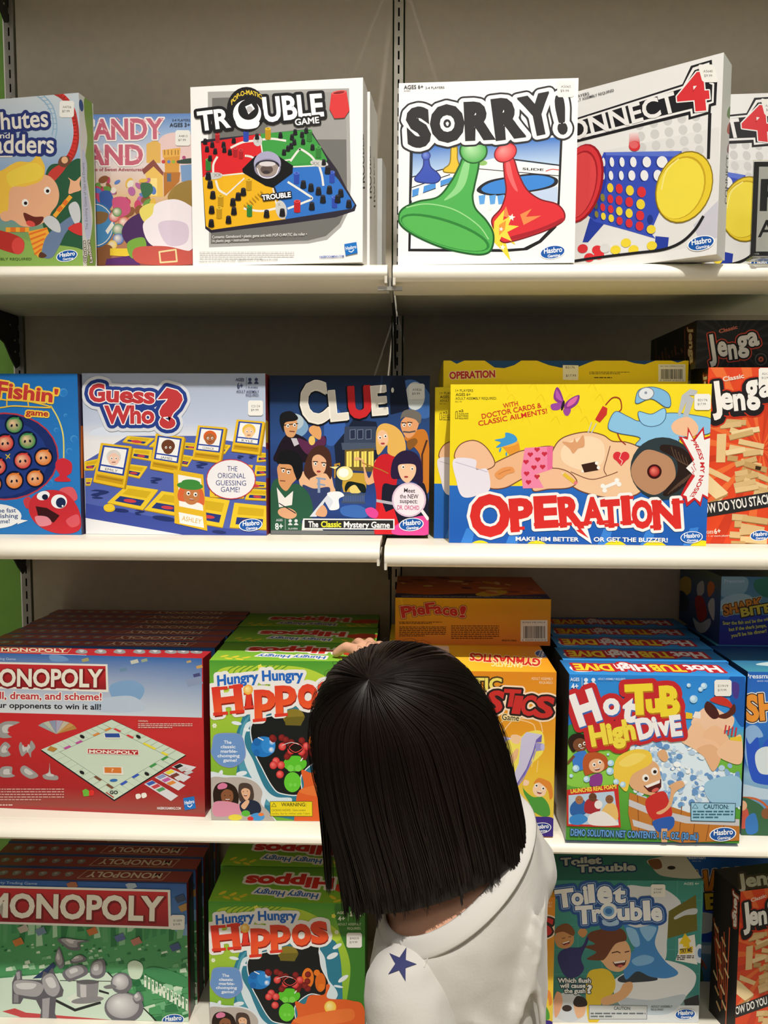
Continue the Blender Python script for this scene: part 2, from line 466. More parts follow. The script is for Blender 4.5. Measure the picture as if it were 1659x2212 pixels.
def spl(pts, closed=False, n=8):
    p = [np.array(q, float) for q in pts]; m = len(p); out = []
    rng = range(m if closed else m - 1)
    for i in rng:
        if closed: a, b_, c, d = p[i - 1], p[i], p[(i + 1) % m], p[(i + 2) % m]
        else: a, b_, c, d = p[max(i - 1, 0)], p[i], p[i + 1], p[min(i + 2, m - 1)]
        for k in range(n):
            t = k / n
            out.append(.5 * ((2 * b_) + (c - a) * t + (2 * a - 5 * b_ + 4 * c - d) * t * t + (3 * b_ - a - 3 * c + d) * t ** 3))
    if not closed: out.append(p[-1])
    return out

PART_MAT = {'price_sticker': 'sticker'}
class Carton:
    def __init__(s, key, name, label, base, film=False, group=None, cat='board game', side=None, top=None, back=None):
        xl, yl, xr, yr, z, H, T = BX[key]
        W = math.hypot(xr - xl, yr - yl); rz = math.atan2(yr - yl, xr - xl)
        s.W, s.H, s.T = W, H, T; s.key = key
        n = (-math.sin(rz), math.cos(rz))
        cx, cy = (xl + xr) / 2 + n[0] * T / 2, (yl + yr) / 2 + n[1] * T / 2
        s.root = empty(name, (cx, cy, z + .0004), rz); tag(s.root, label, cat, group)
        s.mat = M_film if film else M_print
        s.parts = {}; s.order = []
        w, t = W / 2, T / 2
        fr = FR[key]
        s.front = Face(s, (-w, -t, H), (W, 0, 0), (0, 0, -H), (0, -1, 0), fr[0], 'front_print')
        s.top = Face(s, (-w, t, H), (W, 0, 0), (0, -T, 0), (0, 0, 1), fr[1], 'top_print')
        s.right = Face(s, (w, -t, H), (0, T, 0), (0, 0, -H), (1, 0, 0), fr[2], 'side_print')
        s.left = Face(s, (-w, t, H), (0, -T, 0), (0, 0, -H), (-1, 0, 0), fr[3], 'side_print')
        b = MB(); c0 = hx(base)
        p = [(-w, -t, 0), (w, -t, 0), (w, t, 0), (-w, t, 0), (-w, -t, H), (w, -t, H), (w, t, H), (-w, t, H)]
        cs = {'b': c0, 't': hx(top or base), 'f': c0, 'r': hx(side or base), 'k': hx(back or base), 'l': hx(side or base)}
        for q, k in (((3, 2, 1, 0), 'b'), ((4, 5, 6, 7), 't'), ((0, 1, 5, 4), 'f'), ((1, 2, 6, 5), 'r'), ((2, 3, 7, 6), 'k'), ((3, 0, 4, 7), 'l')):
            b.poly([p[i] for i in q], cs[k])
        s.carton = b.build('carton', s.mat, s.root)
    def mb(s, part):
        if part not in s.parts: s.parts[part] = MB(); s.order.append(part)
        return s.parts[part]
    def done(s):
        for k in s.order:
            s.parts[k].build(k, M_sticker if k == 'price_sticker' else s.mat, s.root)
        return s.root
def duplicate(root, label, dx=0.0, dy=0.0, dz=0.0, drz=0.0, skip=(), name=None):
    c = root.copy(); COL.objects.link(c)
    rz = root.rotation_euler.z
    c.location = (root.location.x + dx * math.cos(rz) - dy * math.sin(rz), root.location.y + dx * math.sin(rz) + dy * math.cos(rz), root.location.z + dz)
    c.rotation_euler.z = rz + drz
    c['label'] = label
    for ch in root.children:
        if ch.name.split('.')[0] in skip: continue
        k = ch.copy(); COL.objects.link(k); k.parent = c
    return c

BX = {   # left front corner x, y, right front corner x, y, base height, box height, box depth
 'chutes': (-0.7517, 1.2719, -0.4980, 1.2340, 1.7650, 0.2565, 0.0400),
 'candy': (-0.6020, 1.3130, -0.3455, 1.3130, 1.7650, 0.2565, 0.0400),
 'trouble': (-0.3268, 1.2199, -0.0726, 1.1949, 1.7650, 0.2565, 0.0420),
 'sorry': (-0.0220, 1.2145, 0.2332, 1.2041, 1.7650, 0.2565, 0.0400),
 'connect': (0.1969, 1.3051, 0.4180, 1.1560, 1.7650, 0.2667, 0.0450),
 'connect2': (0.2970, 1.3060, 0.5580, 1.2920, 1.7650, 0.2700, 0.0450),
 'fish': (-0.7850, 1.2800, -0.5295, 1.2780, 1.3560, 0.2562, 0.0500),
 'guess': (-0.5268, 1.2890, -0.2325, 1.2890, 1.3560, 0.2578, 0.0500),
 'clue': (-0.2285, 1.3050, 0.0283, 1.3060, 1.3560, 0.2560, 0.0450),
 'oper': (0.0588, 1.2520, 0.4470, 1.2360, 1.3510, 0.2432, 0.0460),
 'oper2': (0.0345, 1.3080, 0.4225, 1.2920, 1.3510, 0.2432, 0.0460),
 'operflat': (0.0500, 1.3120, 0.4370, 1.3120, 1.5944, 0.0420, 0.2450),
 'jenga': (0.4520, 1.2670, 0.6070, 1.2670, 1.3510, 0.2705, 0.0780),
 'jengaflat': (0.4385, 1.2850, 0.5980, 1.2850, 1.6217, 0.0735, 0.2400),
 'mono': (-0.7161, 1.2553, -0.3246, 1.2348, 0.9110, 0.2565, 0.0440),
 'hippo': (-0.3118, 1.2250, -0.0540, 1.2300, 0.9110, 0.2565, 0.1140),
 'gym': (-0.0363, 1.2040, 0.2202, 1.2040, 0.9050, 0.2565, 0.1580),
 'pie': (-0.0262, 1.3660, 0.2380, 1.3660, 1.1618, 0.0803, 0.2320),
 'hot': (0.2375, 1.1940, 0.4970, 1.1940, 0.9050, 0.2565, 0.0810),
 'shark': (0.5110, 1.2210, 0.6710, 1.2210, 0.9050, 0.2565, 0.1600),
 'sharkflat': (0.5300, 1.3880, 0.6900, 1.3880, 1.1618, 0.1185, 0.2100),
 'mono4': (-0.7840, 1.3590, -0.3920, 1.3590, 0.4720, 0.2565, 0.0440),
 'hippo4': (-0.3390, 1.3030, -0.0735, 1.3050, 0.4720, 0.2590, 0.1140),
 'gym4': (-0.0040, 1.3530, 0.2535, 1.3530, 0.4660, 0.2565, 0.1580),
 'pie4': (-0.0100, 1.4160, 0.2540, 1.4160, 0.7228, 0.0803, 0.1900),
 'toilet': (0.2585, 1.3910, 0.5235, 1.4000, 0.4660, 0.2665, 0.1000),
 'shark4': (0.5290, 1.5150, 0.6890, 1.5150, 0.4660, 0.2565, 0.0900),
 'jenga4': (0.5720, 1.3600, 0.7127, 1.3950, 0.4660, 0.2705, 0.0750),
}
FR = {   # sheet coordinates of the corners of front, top, right and left panels
 'chutes': (((-158.7, 227.7), (169.9, 200.8), (179.7, 581.5), (-144.0, 594.1)), ((-118.8, 250.2), (201.0, 224.9), (169.9, 200.8), (-158.7, 227.7)), ((169.9, 200.8), (201.0, 224.9), (209.9, 593.4), (179.7, 581.5)), ((-118.8, 250.2), (-158.7, 227.7), (-144.0, 594.1), (-105.1, 605.2))),
 'candy': (((74.3, 249.1), (420.4, 245.6), (425.6, 604.0), (85.0, 605.1)), ((98.8, 270.6), (434.6, 267.3), (420.4, 245.6), (74.3, 249.1)), ((420.4, 245.6), (434.6, 267.3), (439.4, 614.7), (425.6, 604.0)), ((98.8, 270.6), (74.3, 249.1), (85.0, 605.1), (108.8, 615.7))),
 'trouble': (((411.1, 189.0), (784.0, 168.0), (783.4, 566.6), (416.9, 576.2)), ((433.2, 215.3), (793.7, 195.7), (784.0, 168.0), (411.1, 189.0)), ((784.0, 168.0), (793.7, 195.7), (792.9, 580.2), (783.4, 566.6)), ((433.2, 215.3), (411.1, 189.0), (416.9, 576.2), (438.4, 589.1))),
 'sorry': (((861.5, 180.4), (1249.8, 169.0), (1240.9, 567.9), (859.5, 572.8)), ((864.8, 206.2), (1240.1, 195.6), (1249.8, 169.0), (861.5, 180.4)), ((1249.8, 169.0), (1240.1, 195.6), (1231.7, 581.0), (1240.9, 567.9)), ((864.8, 206.2), (861.5, 180.4), (859.5, 572.8), (862.8, 585.5))),
 'connect': (((1169.9, 218.7), (1563.6, 113.8), (1547.8, 549.8), (1162.7, 599.5)), ((1196.2, 239.9), (1580.9, 141.3), (1563.6, 113.8), (1169.9, 218.7)), ((1563.6, 113.8), (1580.9, 141.3), (1565.3, 563.0), (1547.8, 549.8)), ((1196.2, 239.9), (1169.9, 218.7), (1162.7, 599.5), (1188.8, 609.7))),
 'connect2': (((1311.0, 213.0), (1691.9, 200.5), (1675.4, 594.0), (1301.3, 599.3)), ((1299.7, 239.0), (1667.0, 227.4), (1691.9, 200.5), (1311.0, 213.0)), ((1691.9, 200.5), (1667.0, 227.4), (1651.4, 606.9), (1675.4, 594.0)), ((1299.7, 239.0), (1311.0, 213.0), (1301.3, 599.3), (1290.5, 611.7))),
 'fish': (((-173.2, 807.7), (167.0, 807.7), (176.2, 1155.6), (-158.7, 1152.7)), ((-133.3, 813.5), (194.5, 813.6), (167.0, 807.7), (-173.2, 807.7)), ((167.0, 807.7), (194.5, 813.6), (203.0, 1148.5), (176.2, 1155.6)), ((-133.3, 813.5), (-173.2, 807.7), (-158.7, 1152.7), (-119.9, 1145.8))),
 'guess': (((176.7, 806.9), (572.9, 807.2), (575.7, 1157.0), (185.7, 1154.0)), ((203.1, 812.7), (584.8, 813.1), (572.9, 807.2), (176.7, 806.9)), ((572.9, 807.2), (584.8, 813.1), (587.3, 1149.9), (575.7, 1157.0)), ((203.1, 812.7), (176.7, 806.9), (185.7, 1154.0), (211.4, 1147.1))),
 'clue': (((582.2, 811.6), (928.7, 812.0), (925.8, 1157.1), (584.8, 1154.7)), ((592.2, 816.7), (927.1, 817.1), (928.7, 812.0), (582.2, 811.6)), ((928.7, 812.0), (927.1, 817.1), (924.4, 1150.7), (925.8, 1157.1)), ((592.2, 816.7), (582.2, 811.6), (584.8, 1154.7), (594.6, 1148.4))),
 'oper': (((973.4, 830.9), (1537.8, 829.8), (1525.1, 1179.6), (969.8, 1172.6)), ((973.0, 835.6), (1516.8, 834.7), (1537.8, 829.8), (973.4, 830.9)), ((1537.8, 829.8), (1516.8, 834.7), (1504.9, 1171.9), (1525.1, 1179.6)), ((973.0, 835.6), (973.4, 830.9), (969.8, 1172.6), (969.5, 1165.3))),
 'oper2': (((936.8, 836.6), (1474.9, 835.7), (1463.7, 1170.0), (934.0, 1163.5)), ((937.7, 840.9), (1457.0, 840.2), (1474.9, 835.7), (936.8, 836.6)), ((1474.9, 835.7), (1457.0, 840.2), (1446.5, 1162.9), (1463.7, 1170.0)), ((937.7, 840.9), (936.8, 836.6), (934.0, 1163.5), (934.9, 1156.8))),
 'operflat': (((958.2, 779.4), (1487.8, 779.6), (1485.8, 837.5), (957.6, 836.7)), ((947.2, 808.7), (1392.0, 809.1), (1487.8, 779.6), (958.2, 779.4)), ((1487.8, 779.6), (1392.0, 809.1), (1390.6, 857.7), (1485.8, 837.5)), ((947.2, 808.7), (958.2, 779.4), (957.6, 836.7), (946.8, 856.9))),
 'jenga': (((1530.2, 794.2), (1753.2, 794.3), (1735.6, 1176.1), (1516.6, 1174.4)), ((1492.3, 804.3), (1702.0, 804.4), (1753.2, 794.3), (1530.2, 794.2)), ((1753.2, 794.3), (1702.0, 804.4), (1686.3, 1163.7), (1735.6, 1176.1)), ((1492.3, 804.3), (1530.2, 794.2), (1516.6, 1174.4), (1480.1, 1162.2))),
 'jengaflat': (((1505.6, 692.3), (1732.7, 692.0), (1728.0, 796.5), (1502.0, 796.4)), ((1406.6, 736.0), (1596.8, 735.8), (1732.7, 692.0), (1505.6, 692.3)), ((1732.7, 692.0), (1596.8, 735.8), (1593.4, 823.4), (1728.0, 796.5)), ((1406.6, 736.0), (1505.6, 692.3), (1502.0, 796.4), (1404.0, 823.2))),
 'mono': (((-77.0, 1409.1), (438.0, 1422.9), (443.0, 1765.0), (-64.1, 1742.7)), ((-42.6, 1394.6), (456.1, 1407.6), (438.0, 1422.9), (-77.0, 1409.1)), ((438.0, 1422.9), (456.1, 1407.6), (460.6, 1738.8), (443.0, 1765.0)), ((-42.6, 1394.6), (-77.0, 1409.1), (-64.1, 1742.7), (-30.7, 1717.8))),
 'hippo': (((452.2, 1426.7), (810.8, 1429.4), (809.8, 1775.2), (456.9, 1771.5)), ((485.5, 1388.4), (814.5, 1390.8), (810.8, 1429.4), (452.2, 1426.7)), ((810.8, 1429.4), (814.5, 1390.8), (813.5, 1708.8), (809.8, 1775.2)), ((485.5, 1388.4), (452.2, 1426.7), (456.9, 1771.5), (489.4, 1705.6))),
 'gym': (((834.4, 1448.0), (1202.3, 1452.8), (1194.7, 1807.8), (832.9, 1800.6)), ((840.6, 1393.0), (1166.5, 1397.0), (1202.3, 1452.8), (834.4, 1448.0)), ((1202.3, 1452.8), (1166.5, 1397.0), (1160.3, 1712.8), (1194.7, 1807.8)), ((840.6, 1393.0), (834.4, 1448.0), (832.9, 1800.6), (839.2, 1707.0))),
 'pie': (((854.0, 1291.6), (1190.5, 1295.0), (1188.4, 1395.6), (853.5, 1391.6)), ((859.0, 1244.7), (1147.1, 1247.4), (1190.5, 1295.0), (854.0, 1291.6)), ((1190.5, 1295.0), (1147.1, 1247.4), (1145.5, 1333.7), (1188.4, 1395.6)), ((859.0, 1244.7), (854.0, 1291.6), (853.5, 1391.6), (858.6, 1330.6))),
 'hot': (((1230.1, 1457.2), (1611.2, 1462.2), (1596.5, 1822.6), (1221.9, 1815.1)), ((1208.8, 1426.3), (1565.7, 1430.8), (1611.2, 1462.2), (1230.1, 1457.2)), ((1611.2, 1462.2), (1565.7, 1430.8), (1552.7, 1769.4), (1596.5, 1822.6)), ((1208.8, 1426.3), (1230.1, 1457.2), (1221.9, 1815.1), (1201.5, 1762.7))),
 'shark': (((1615.6, 1451.6), (1848.3, 1454.6), (1829.8, 1809.0), (1601.2, 1804.5)), ((1532.1, 1395.5), (1737.5, 1398.0), (1848.3, 1454.6), (1615.6, 1451.6)), ((1848.3, 1454.6), (1737.5, 1398.0), (1722.9, 1712.9), (1829.8, 1809.0)), ((1532.1, 1395.5), (1615.6, 1451.6), (1601.2, 1804.5), (1520.5, 1709.3))),
 'sharkflat': (((1558.7, 1245.8), (1764.7, 1247.6), (1757.7, 1395.7), (1553.1, 1393.3)), ((1470.7, 1208.8), (1649.3, 1210.3), (1764.7, 1247.6), (1558.7, 1245.8)), ((1764.7, 1247.6), (1649.3, 1210.3), (1643.9, 1339.1), (1757.7, 1395.7)), ((1470.7, 1208.8), (1558.7, 1245.8), (1553.1, 1393.3), (1466.4, 1337.2))),
 'mono4': (((-68.5, 1899.5), (402.9, 1910.0), (407.8, 2207.0), (-56.9, 2194.0)), ((-40.3, 1872.0), (417.3, 1881.9), (402.9, 1910.0), (-68.5, 1899.5)), ((402.9, 1910.0), (417.3, 1881.9), (421.9, 2170.6), (407.8, 2207.0)), ((-40.3, 1872.0), (-68.5, 1899.5), (-56.9, 2194.0), (-29.4, 2158.3))),
 'hippo4': (((450.1, 1946.9), (788.5, 1953.2), (787.9, 2266.4), (454.5, 2258.7)), ((482.6, 1871.7), (795.2, 1877.2), (788.5, 1953.2), (450.1, 1946.9)), ((788.5, 1953.2), (795.2, 1877.2), (794.5, 2167.8), (787.9, 2266.4)), ((482.6, 1871.7), (450.1, 1946.9), (454.5, 2258.7), (486.3, 2161.0))),
 'gym4': (((878.0, 1931.7), (1199.5, 1939.0), (1192.9, 2241.2), (876.1, 2232.3)), ((879.1, 1834.6), (1168.2, 1840.6), (1199.5, 1939.0), (878.0, 1931.7)), ((1199.5, 1939.0), (1168.2, 1840.6), (1162.6, 2114.0), (1192.9, 2241.2)), ((879.1, 1834.6), (878.0, 1931.7), (876.1, 2232.3), (877.4, 2106.7))),
 'pie4': (((871.9, 1798.1), (1188.7, 1804.3), (1186.8, 1896.9), (871.3, 1890.0)), ((873.9, 1702.8), (1154.4, 1707.8), (1188.7, 1804.3), (871.9, 1798.1)), ((1188.7, 1804.3), (1154.4, 1707.8), (1152.7, 1790.1), (1186.8, 1896.9)), ((873.9, 1702.8), (871.9, 1798.1), (871.3, 1890.0), (873.4, 1784.7))),
 'toilet': (((1197.7, 1901.8), (1520.1, 1903.0), (1508.7, 2209.5), (1191.0, 2208.3)), ((1173.8, 1841.1), (1475.4, 1842.2), (1520.1, 1903.0), (1197.7, 1901.8)), ((1520.1, 1903.0), (1475.4, 1842.2), (1465.3, 2129.9), (1508.7, 2209.5)), ((1173.8, 1841.1), (1197.7, 1901.8), (1191.0, 2208.3), (1167.9, 2128.8))),
 'shark4': (((1479.5, 1844.8), (1662.4, 1848.5), (1650.3, 2123.7), (1469.8, 2119.1)), ((1447.3, 1796.7), (1620.1, 1800.1), (1662.4, 1848.5), (1479.5, 1844.8)), ((1662.4, 1848.5), (1620.1, 1800.1), (1609.2, 2061.1), (1650.3, 2123.7)), ((1447.3, 1796.7), (1479.5, 1844.8), (1469.8, 2119.1), (1438.6, 2056.9))),
 'jenga4': (((1599.8, 1926.3), (1757.4, 1906.6), (1742.1, 2220.1), (1586.6, 2246.1)), ((1542.9, 1878.4), (1693.9, 1860.6), (1757.4, 1906.6), (1599.8, 1926.3)), ((1757.4, 1906.6), (1693.9, 1860.6), (1680.3, 2159.7), (1742.1, 2220.1)), ((1542.9, 1878.4), (1599.8, 1926.3), (1586.6, 2246.1), (1531.2, 2183.2))),
}
# ------------------------------------------------------------------ top row of games
BOX = 'board_game_box'
# --- sliding-chute children's game
c = Carton('chutes', BOX, 'pale blue children\'s game box with red slide picture, leftmost on the top shelf', 'D3D8D6', film=True, side='D5D9D2')
f = c.front; f.z(0, 150, 3.95)
f.V_([(0, 'CDD6DC'), (.18, 'B9CBDC'), (.5, '7FA0C8'), (.62, '6C93BE'), (.8, '7DA05A'), (1, '8FB457')])
f.B('2F5A40', 400, 860, 560, 810, 720, 830, 760, 1650, 500, 1560, 360, 1300)
f.B('8CB058', -640, 1440, -300, 1380, 60, 1400, 300, 1480, 700, 1540, 720, 1720, -640, 1720)
f.C('8FB3CF', 9, [(315, 225), (390, 290), (440, 380), (455, 480), (445, 560)]).C('8FB3CF', 9, [(365, 215), (440, 300), (475, 400), (485, 510), (470, 600)])
for i, (a, b) in enumerate((((330, 245), (385, 235)), ((360, 270), (415, 262)), ((385, 300), (440, 295)), ((405, 340), (460, 335)), ((425, 380), (472, 375)), ((438, 420), (480, 420)), ((447, 465), (485, 465)), ((450, 510), (485, 512)))):
    f.L('8FB3CF', 7, *a, *b)
f.C('D23A35', 46, [(455, 190), (540, 240), (610, 330), (640, 440), (650, 560), (620, 690), (560, 790), (480, 880), (400, 950)])
f.C('A93A34', 16, [(480, 215), (560, 270), (630, 380), (668, 560), (640, 720), (560, 830), (420, 960)])
f.B('C8423B', 420, 880, 520, 810, 560, 840, 470, 950, 400, 990)
f.B('6E4A38', 495, 800, 520, 750, 580, 745, 600, 790, 560, 835, 520, 830); f.E('E7B488', 552, 775, 28, 30)
# child sliding: striped sleeves, yellow hair, plain face
f.B('B8362F', -60, 1380, 60, 1390, 180, 1440, 210, 1500, 180, 1570, 110, 1570, -60, 1500); f.E('D94B45', 155, 1508, 54, 72)
f.B('E9B08A', 0, 1100, 60, 980, 200, 930, 380, 900, 470, 960, 505, 1060, 490, 1150, 440, 1220, 400, 1290, 300, 1340, 190, 1340, 110, 1290, 30, 1290, 0, 1240)
f.B('EFC24A', -60, 930, 40, 850, 150, 790, 260, 790, 320, 730, 350, 760, 385, 850, 350, 950, 220, 1000, 90, 1020, 60, 1220, -60, 1190)
f.B('F0D14E', 60, 900, 180, 830, 300, 800, 370, 860, 330, 940, 180, 980, 90, 1000)
f.E('E9B08A', 52, 1255, 50, 45); f.eyes(19, 215, 1140, 403, 1036); f.B('6A2E26', 203, 1225, 290, 1258, 372, 1262, 340, 1322, 262, 1342, 222, 1300); f.E('D8504A', 262, 1318, 40, 24, 20)
f.P('F0A93A', 240, 1385, 400, 1350, 420, 1400, 380, 1480, 330, 1610, 290, 1560)
for k in range(5): f.L('E2742E', 16, 250 + k * 12, 1410 + k * 42, 400 - k * 12, 1360 + k * 44)
f.B('6B7FA0', 390, 1440, 500, 1330, 620, 1250, 640, 1300, 560, 1400, 500, 1520, 440, 1610, 360, 1590)
f.B('C9CCD0', 370, 1290, 430, 1250, 500, 1300, 515, 1390, 440, 1370); f.B('C9CCD0', 585, 1180, 640, 1130, 680, 1180, 685, 1290, 640, 1320)
f.L('F0A93A', 40, 60, 1370, 240, 1370); f.L('E2742E', 40, 100, 1370, 125, 1370); f.L('E2742E', 40, 180, 1370, 205, 1370)
f.L('F0A93A', 36, 470, 1250, 600, 1090); f.L('E2742E', 36, 500, 1205, 520, 1180); f.L('E2742E', 36, 550, 1150, 565, 1128)
f.B('E9B08A', 585, 1060, 600, 960, 580, 925, 640, 955, 690, 915, 680, 980, 690, 1030, 640, 1050)
f.B('CE3B3A', 580, 1360, 690, 1310, 700, 1420)
f.B('5C3A2C', 330, 1600, 350, 1560, 400, 1590, 370, 1610)
f.to('title_lettering')
f.T('chutes', 'E9E4D8', -75, 520, 415, 488, 150, 165, wt=.025, out=[(26, '2E3A78')])
f.T('Ladders', 'E9E4D8', -140, 715, 462, 715, 165, wt=.025, out=[(26, '2E3A78')]); f.L('E9E4D8', 12, -100, 748, 105, 745)
f.T('and', 'E9E4D8', -40, 590, 85, 590, 50, wt=.02, out=[(12, '2E3A78')])
f.to('front_print')
f.T('ADULT ASSEMBLY REQUIRED', '4b6130', -250, 1632, 270, 1630, 22, wt=.01); f.tiny('4b6130', -250, 1645, 190, 1662, 1)
f.sticker(510, 270, 635, 412, 'A4756', '$7.99', dx=-4); f.gaming(572, 1593, 175, -12)
f = c.right; f.z(0, 150, 3.95); f.bg('D9DDDA')
f.B('7FA24E', 720, 250, 780, 260, 800, 700, 808, 1300, 815, 1670, 740, 1670, 790, 1300, 760, 1050, 725, 800, 745, 600, 722, 400)
f.B('C5CFEA', 700, 700, 740, 800, 745, 1000, 780, 1350, 740, 1450, 705, 1200)
f.E('3B5A94', 693, 310, 18, 52, -8)
f.T('The Exciting Game of Ups and Downs', '6f7a86', 752, 1370, 718, 800, 22)
f.T('Chutes', 'F4F2EC', 742, 1650, 728, 1465, 26, wt=.02, out=[(5, '55585c')]); f.T('Ladders', 'F4F2EC', 790, 1650, 765, 1460, 26, wt=.02, out=[(5, '55585c')])
c.done()

# --- candy-lettering game
c = Carton('candy', BOX, 'pink and gold candy castle game box, set back between two others on the top shelf', 'D9C7C0', film=True)
f = c.front; f.z(0, 150, 3.95)
f.V_([(0, '5E86C4'), (.12, '9DB8DC'), (.3, 'E4D6D6'), (.5, 'DDB98E'), (.75, 'B9825A'), (1, '8C5C6C')])
f.B('E8C9C6', 1360, 600, 1500, 540, 1700, 600, 1700, 800, 1380, 800)
f.P('D89A3C', 1390, 700, 1540, 690, 1530, 800, 1525, 960, 1410, 980, 1405, 800); f.P('E6AE4C', 1385, 690, 1540, 670, 1535, 740, 1390, 755)
for x in (1405, 1435, 1465, 1495, 1520): f.L('8a5a22', 6, x, 690, x, 730)
f.P('E3B45A', 1250, 640, 1330, 600, 1370, 640, 1370, 800, 1250, 800); f.P('8A4A42', 1210, 860, 1310, 770, 1395, 880, 1390, 920, 1310, 830, 1230, 900)
f.P('EAC060', 1240, 890, 1310, 830, 1390, 910, 1390, 1090, 1270, 1090); f.P('F7DD8C', 1285, 930, 1340, 930, 1340, 1080, 1285, 1080)
f.P('B5722F', 1395, 880, 1540, 880, 1530, 960, 1400, 1090); f.R('5b6b7c', 1425, 890, 1460, 960)
for x, y, r, k in ((1395, 790, 16, 'C8453E'), (1440, 790, 14, '5C7FC4'), (1480, 790, 14, '8FB43C'), (1520, 790, 14, 'C8453E'), (1570, 755, 16, 'B24C7A')): f.E(k, x, y, r)
f.B('33463A', 1520, 780, 1640, 760, 1660, 800, 1530, 805)
f.P('7A9CC8', 1540, 820, 1660, 810, 1660, 960, 1550, 960)
f.B('9A7C3C', 1430, 1090, 1520, 980, 1660, 960, 1660, 1160, 1500, 1180)
# plain candies and robes in the crowd
rnd = random.Random(3)
for k in range(60):
    x, y = rnd.uniform(800, 1330), rnd.uniform(940, 1240)
    f.E(rnd.choice(['C9486A', '6C9B4A', '5C7FC4', 'E2B64C', 'B46AA0', 'E6DED2', '8C5A3A', 'D88A5A']), x, y, rnd.uniform(14, 40), rnd.uniform(14, 46), rnd.uniform(0, 90))
f.B('3F62AA', 850, 1060, 930, 1040, 970, 1120, 930, 1200, 870, 1180); f.B('C9557E', 960, 1110, 1080, 1100, 1110, 1220, 1000, 1260)
f.B('3E6E4A', 1200, 980, 1290, 980, 1300, 1050, 1230, 1100)
f.E('3E7CB4', 810, 1330, 170, 195); f.E('E4E0D8', 810, 1330, 158, 182); f.E('4C8CC0', 810, 1330, 150, 174); f.B('8A6A44', 810, 1220, 920, 1230, 900, 1300, 820, 1320)
f.P('EFEBE2', 900, 1380, 955, 1300, 975, 1330, 920, 1410)
for x, y, r, k in ((975, 1260, 46, 'D24C54'), (1060, 1310, 50, 'D2604A'), (1010, 1370, 52, '3E8A5C'), (1010, 1450, 48, '3E6CB4'), (960, 1500, 40, 'E3C03E'), (1000, 1220, 40, '4E8C3E')): f.E(k, x, y, r, c2='F2E6D6')
f.B('8A5A3A', 810, 1560, 900, 1500, 960, 1530, 920, 1660, 800, 1660); f.P('EBCB3E', 940, 1530, 1120, 1530, 1120, 1600, 940, 1590)
f.P('5E3472', 910, 1620, 1120, 1590, 1200, 1670, 900, 1670)
# big fur-trimmed robe, no face
f.B('4C2F5E', 1040, 1380, 1130, 1260, 1330, 1200, 1660, 1200, 1660, 1560, 1300, 1560, 1100, 1500)
f.B('E6D66C', 1190, 1210, 1260, 1150, 1340, 1160, 1330, 1260, 1240, 1310)
f.B('EFE6EC', 1220, 1330, 1300, 1240, 1330, 1150, 1480, 1110, 1600, 1150, 1660, 1230, 1660, 1500, 1560, 1560, 1400, 1540, 1270, 1480)
f.B('D8C8DA', 1350, 1330, 1460, 1290, 1600, 1330, 1590, 1480, 1430, 1500)
f.B('79A844', 1090, 1480, 1230, 1440, 1240, 1590, 1120, 1610); f.B('C65A50', 1150, 1530, 1400, 1510, 1600, 1550, 1660, 1540, 1660, 1660, 1200, 1660)
f.L('E7D7A0', 14, 1360, 1560, 1500, 1540, 1510, 1640, 1370, 1650, closed=True)
f.to('title_lettering')
f.T('CANDY', 'C9687C', 660, 600, 1400, 590, 175, wt=.05, out=[(12, 'F4EDEA')]); f.T('LAND', 'C9687C', 640, 815, 1222, 812, 172, wt=.05, out=[(12, 'F4EDEA')])
for x, y in ((850, 450), (900, 520), (960, 480), (1010, 430), (1020, 560), (1120, 450), (1180, 540), (1230, 440), (1320, 450), (1350, 540), (1380, 430), (850, 700), (900, 760), (980, 680), (1060, 750), (1120, 680), (1170, 760), (1200, 680)):
    f.L('EBB0B8', 9, x - 12, y - 14, x + 14, y + 12)
f.to('front_print')
f.T('A Classic Game of Sweet Adventures!', 'A84656', 560, 868, 1220, 868, 26, wt=.02)
f.T('2-4 PLAYERS', '3A3F4C', 1470, 445, 1622, 445, 20, wt=.01); f.T('AGES 3+', '2A2F3C', 1448, 493, 1622, 490, 33, wt=.02)
f.sticker(1497, 522, 1625, 655, 'A4813', '$7.99')
c.done()

# --- pegs and dome game, back of box shown
def trouble_side(f, k=0):
    f.bg('E9E7E3'); f.z(400, 150, 3.687)
c = Carton('trouble', BOX, 'white game box picturing a four-colour peg board with a central dome', 'F1F0ED', side='E7E5E1')
f = c.front; f.z(400, 150, 3.687); f.bg('F4F3F1')
f.P('A9A8A5', 180, 180, 1305, 152, 1320, 900, 1310, 1120, 1240, 1260, 1130, 1360, 980, 1390, 190, 1420)
f.P('706F6B', 215, 230, 1280, 190, 1290, 1100, 1230, 1230, 1120, 1330, 980, 1365, 205, 1392)
f.P('9C9B98', 560, 200, 1280, 180, 1286, 560, 700, 560)
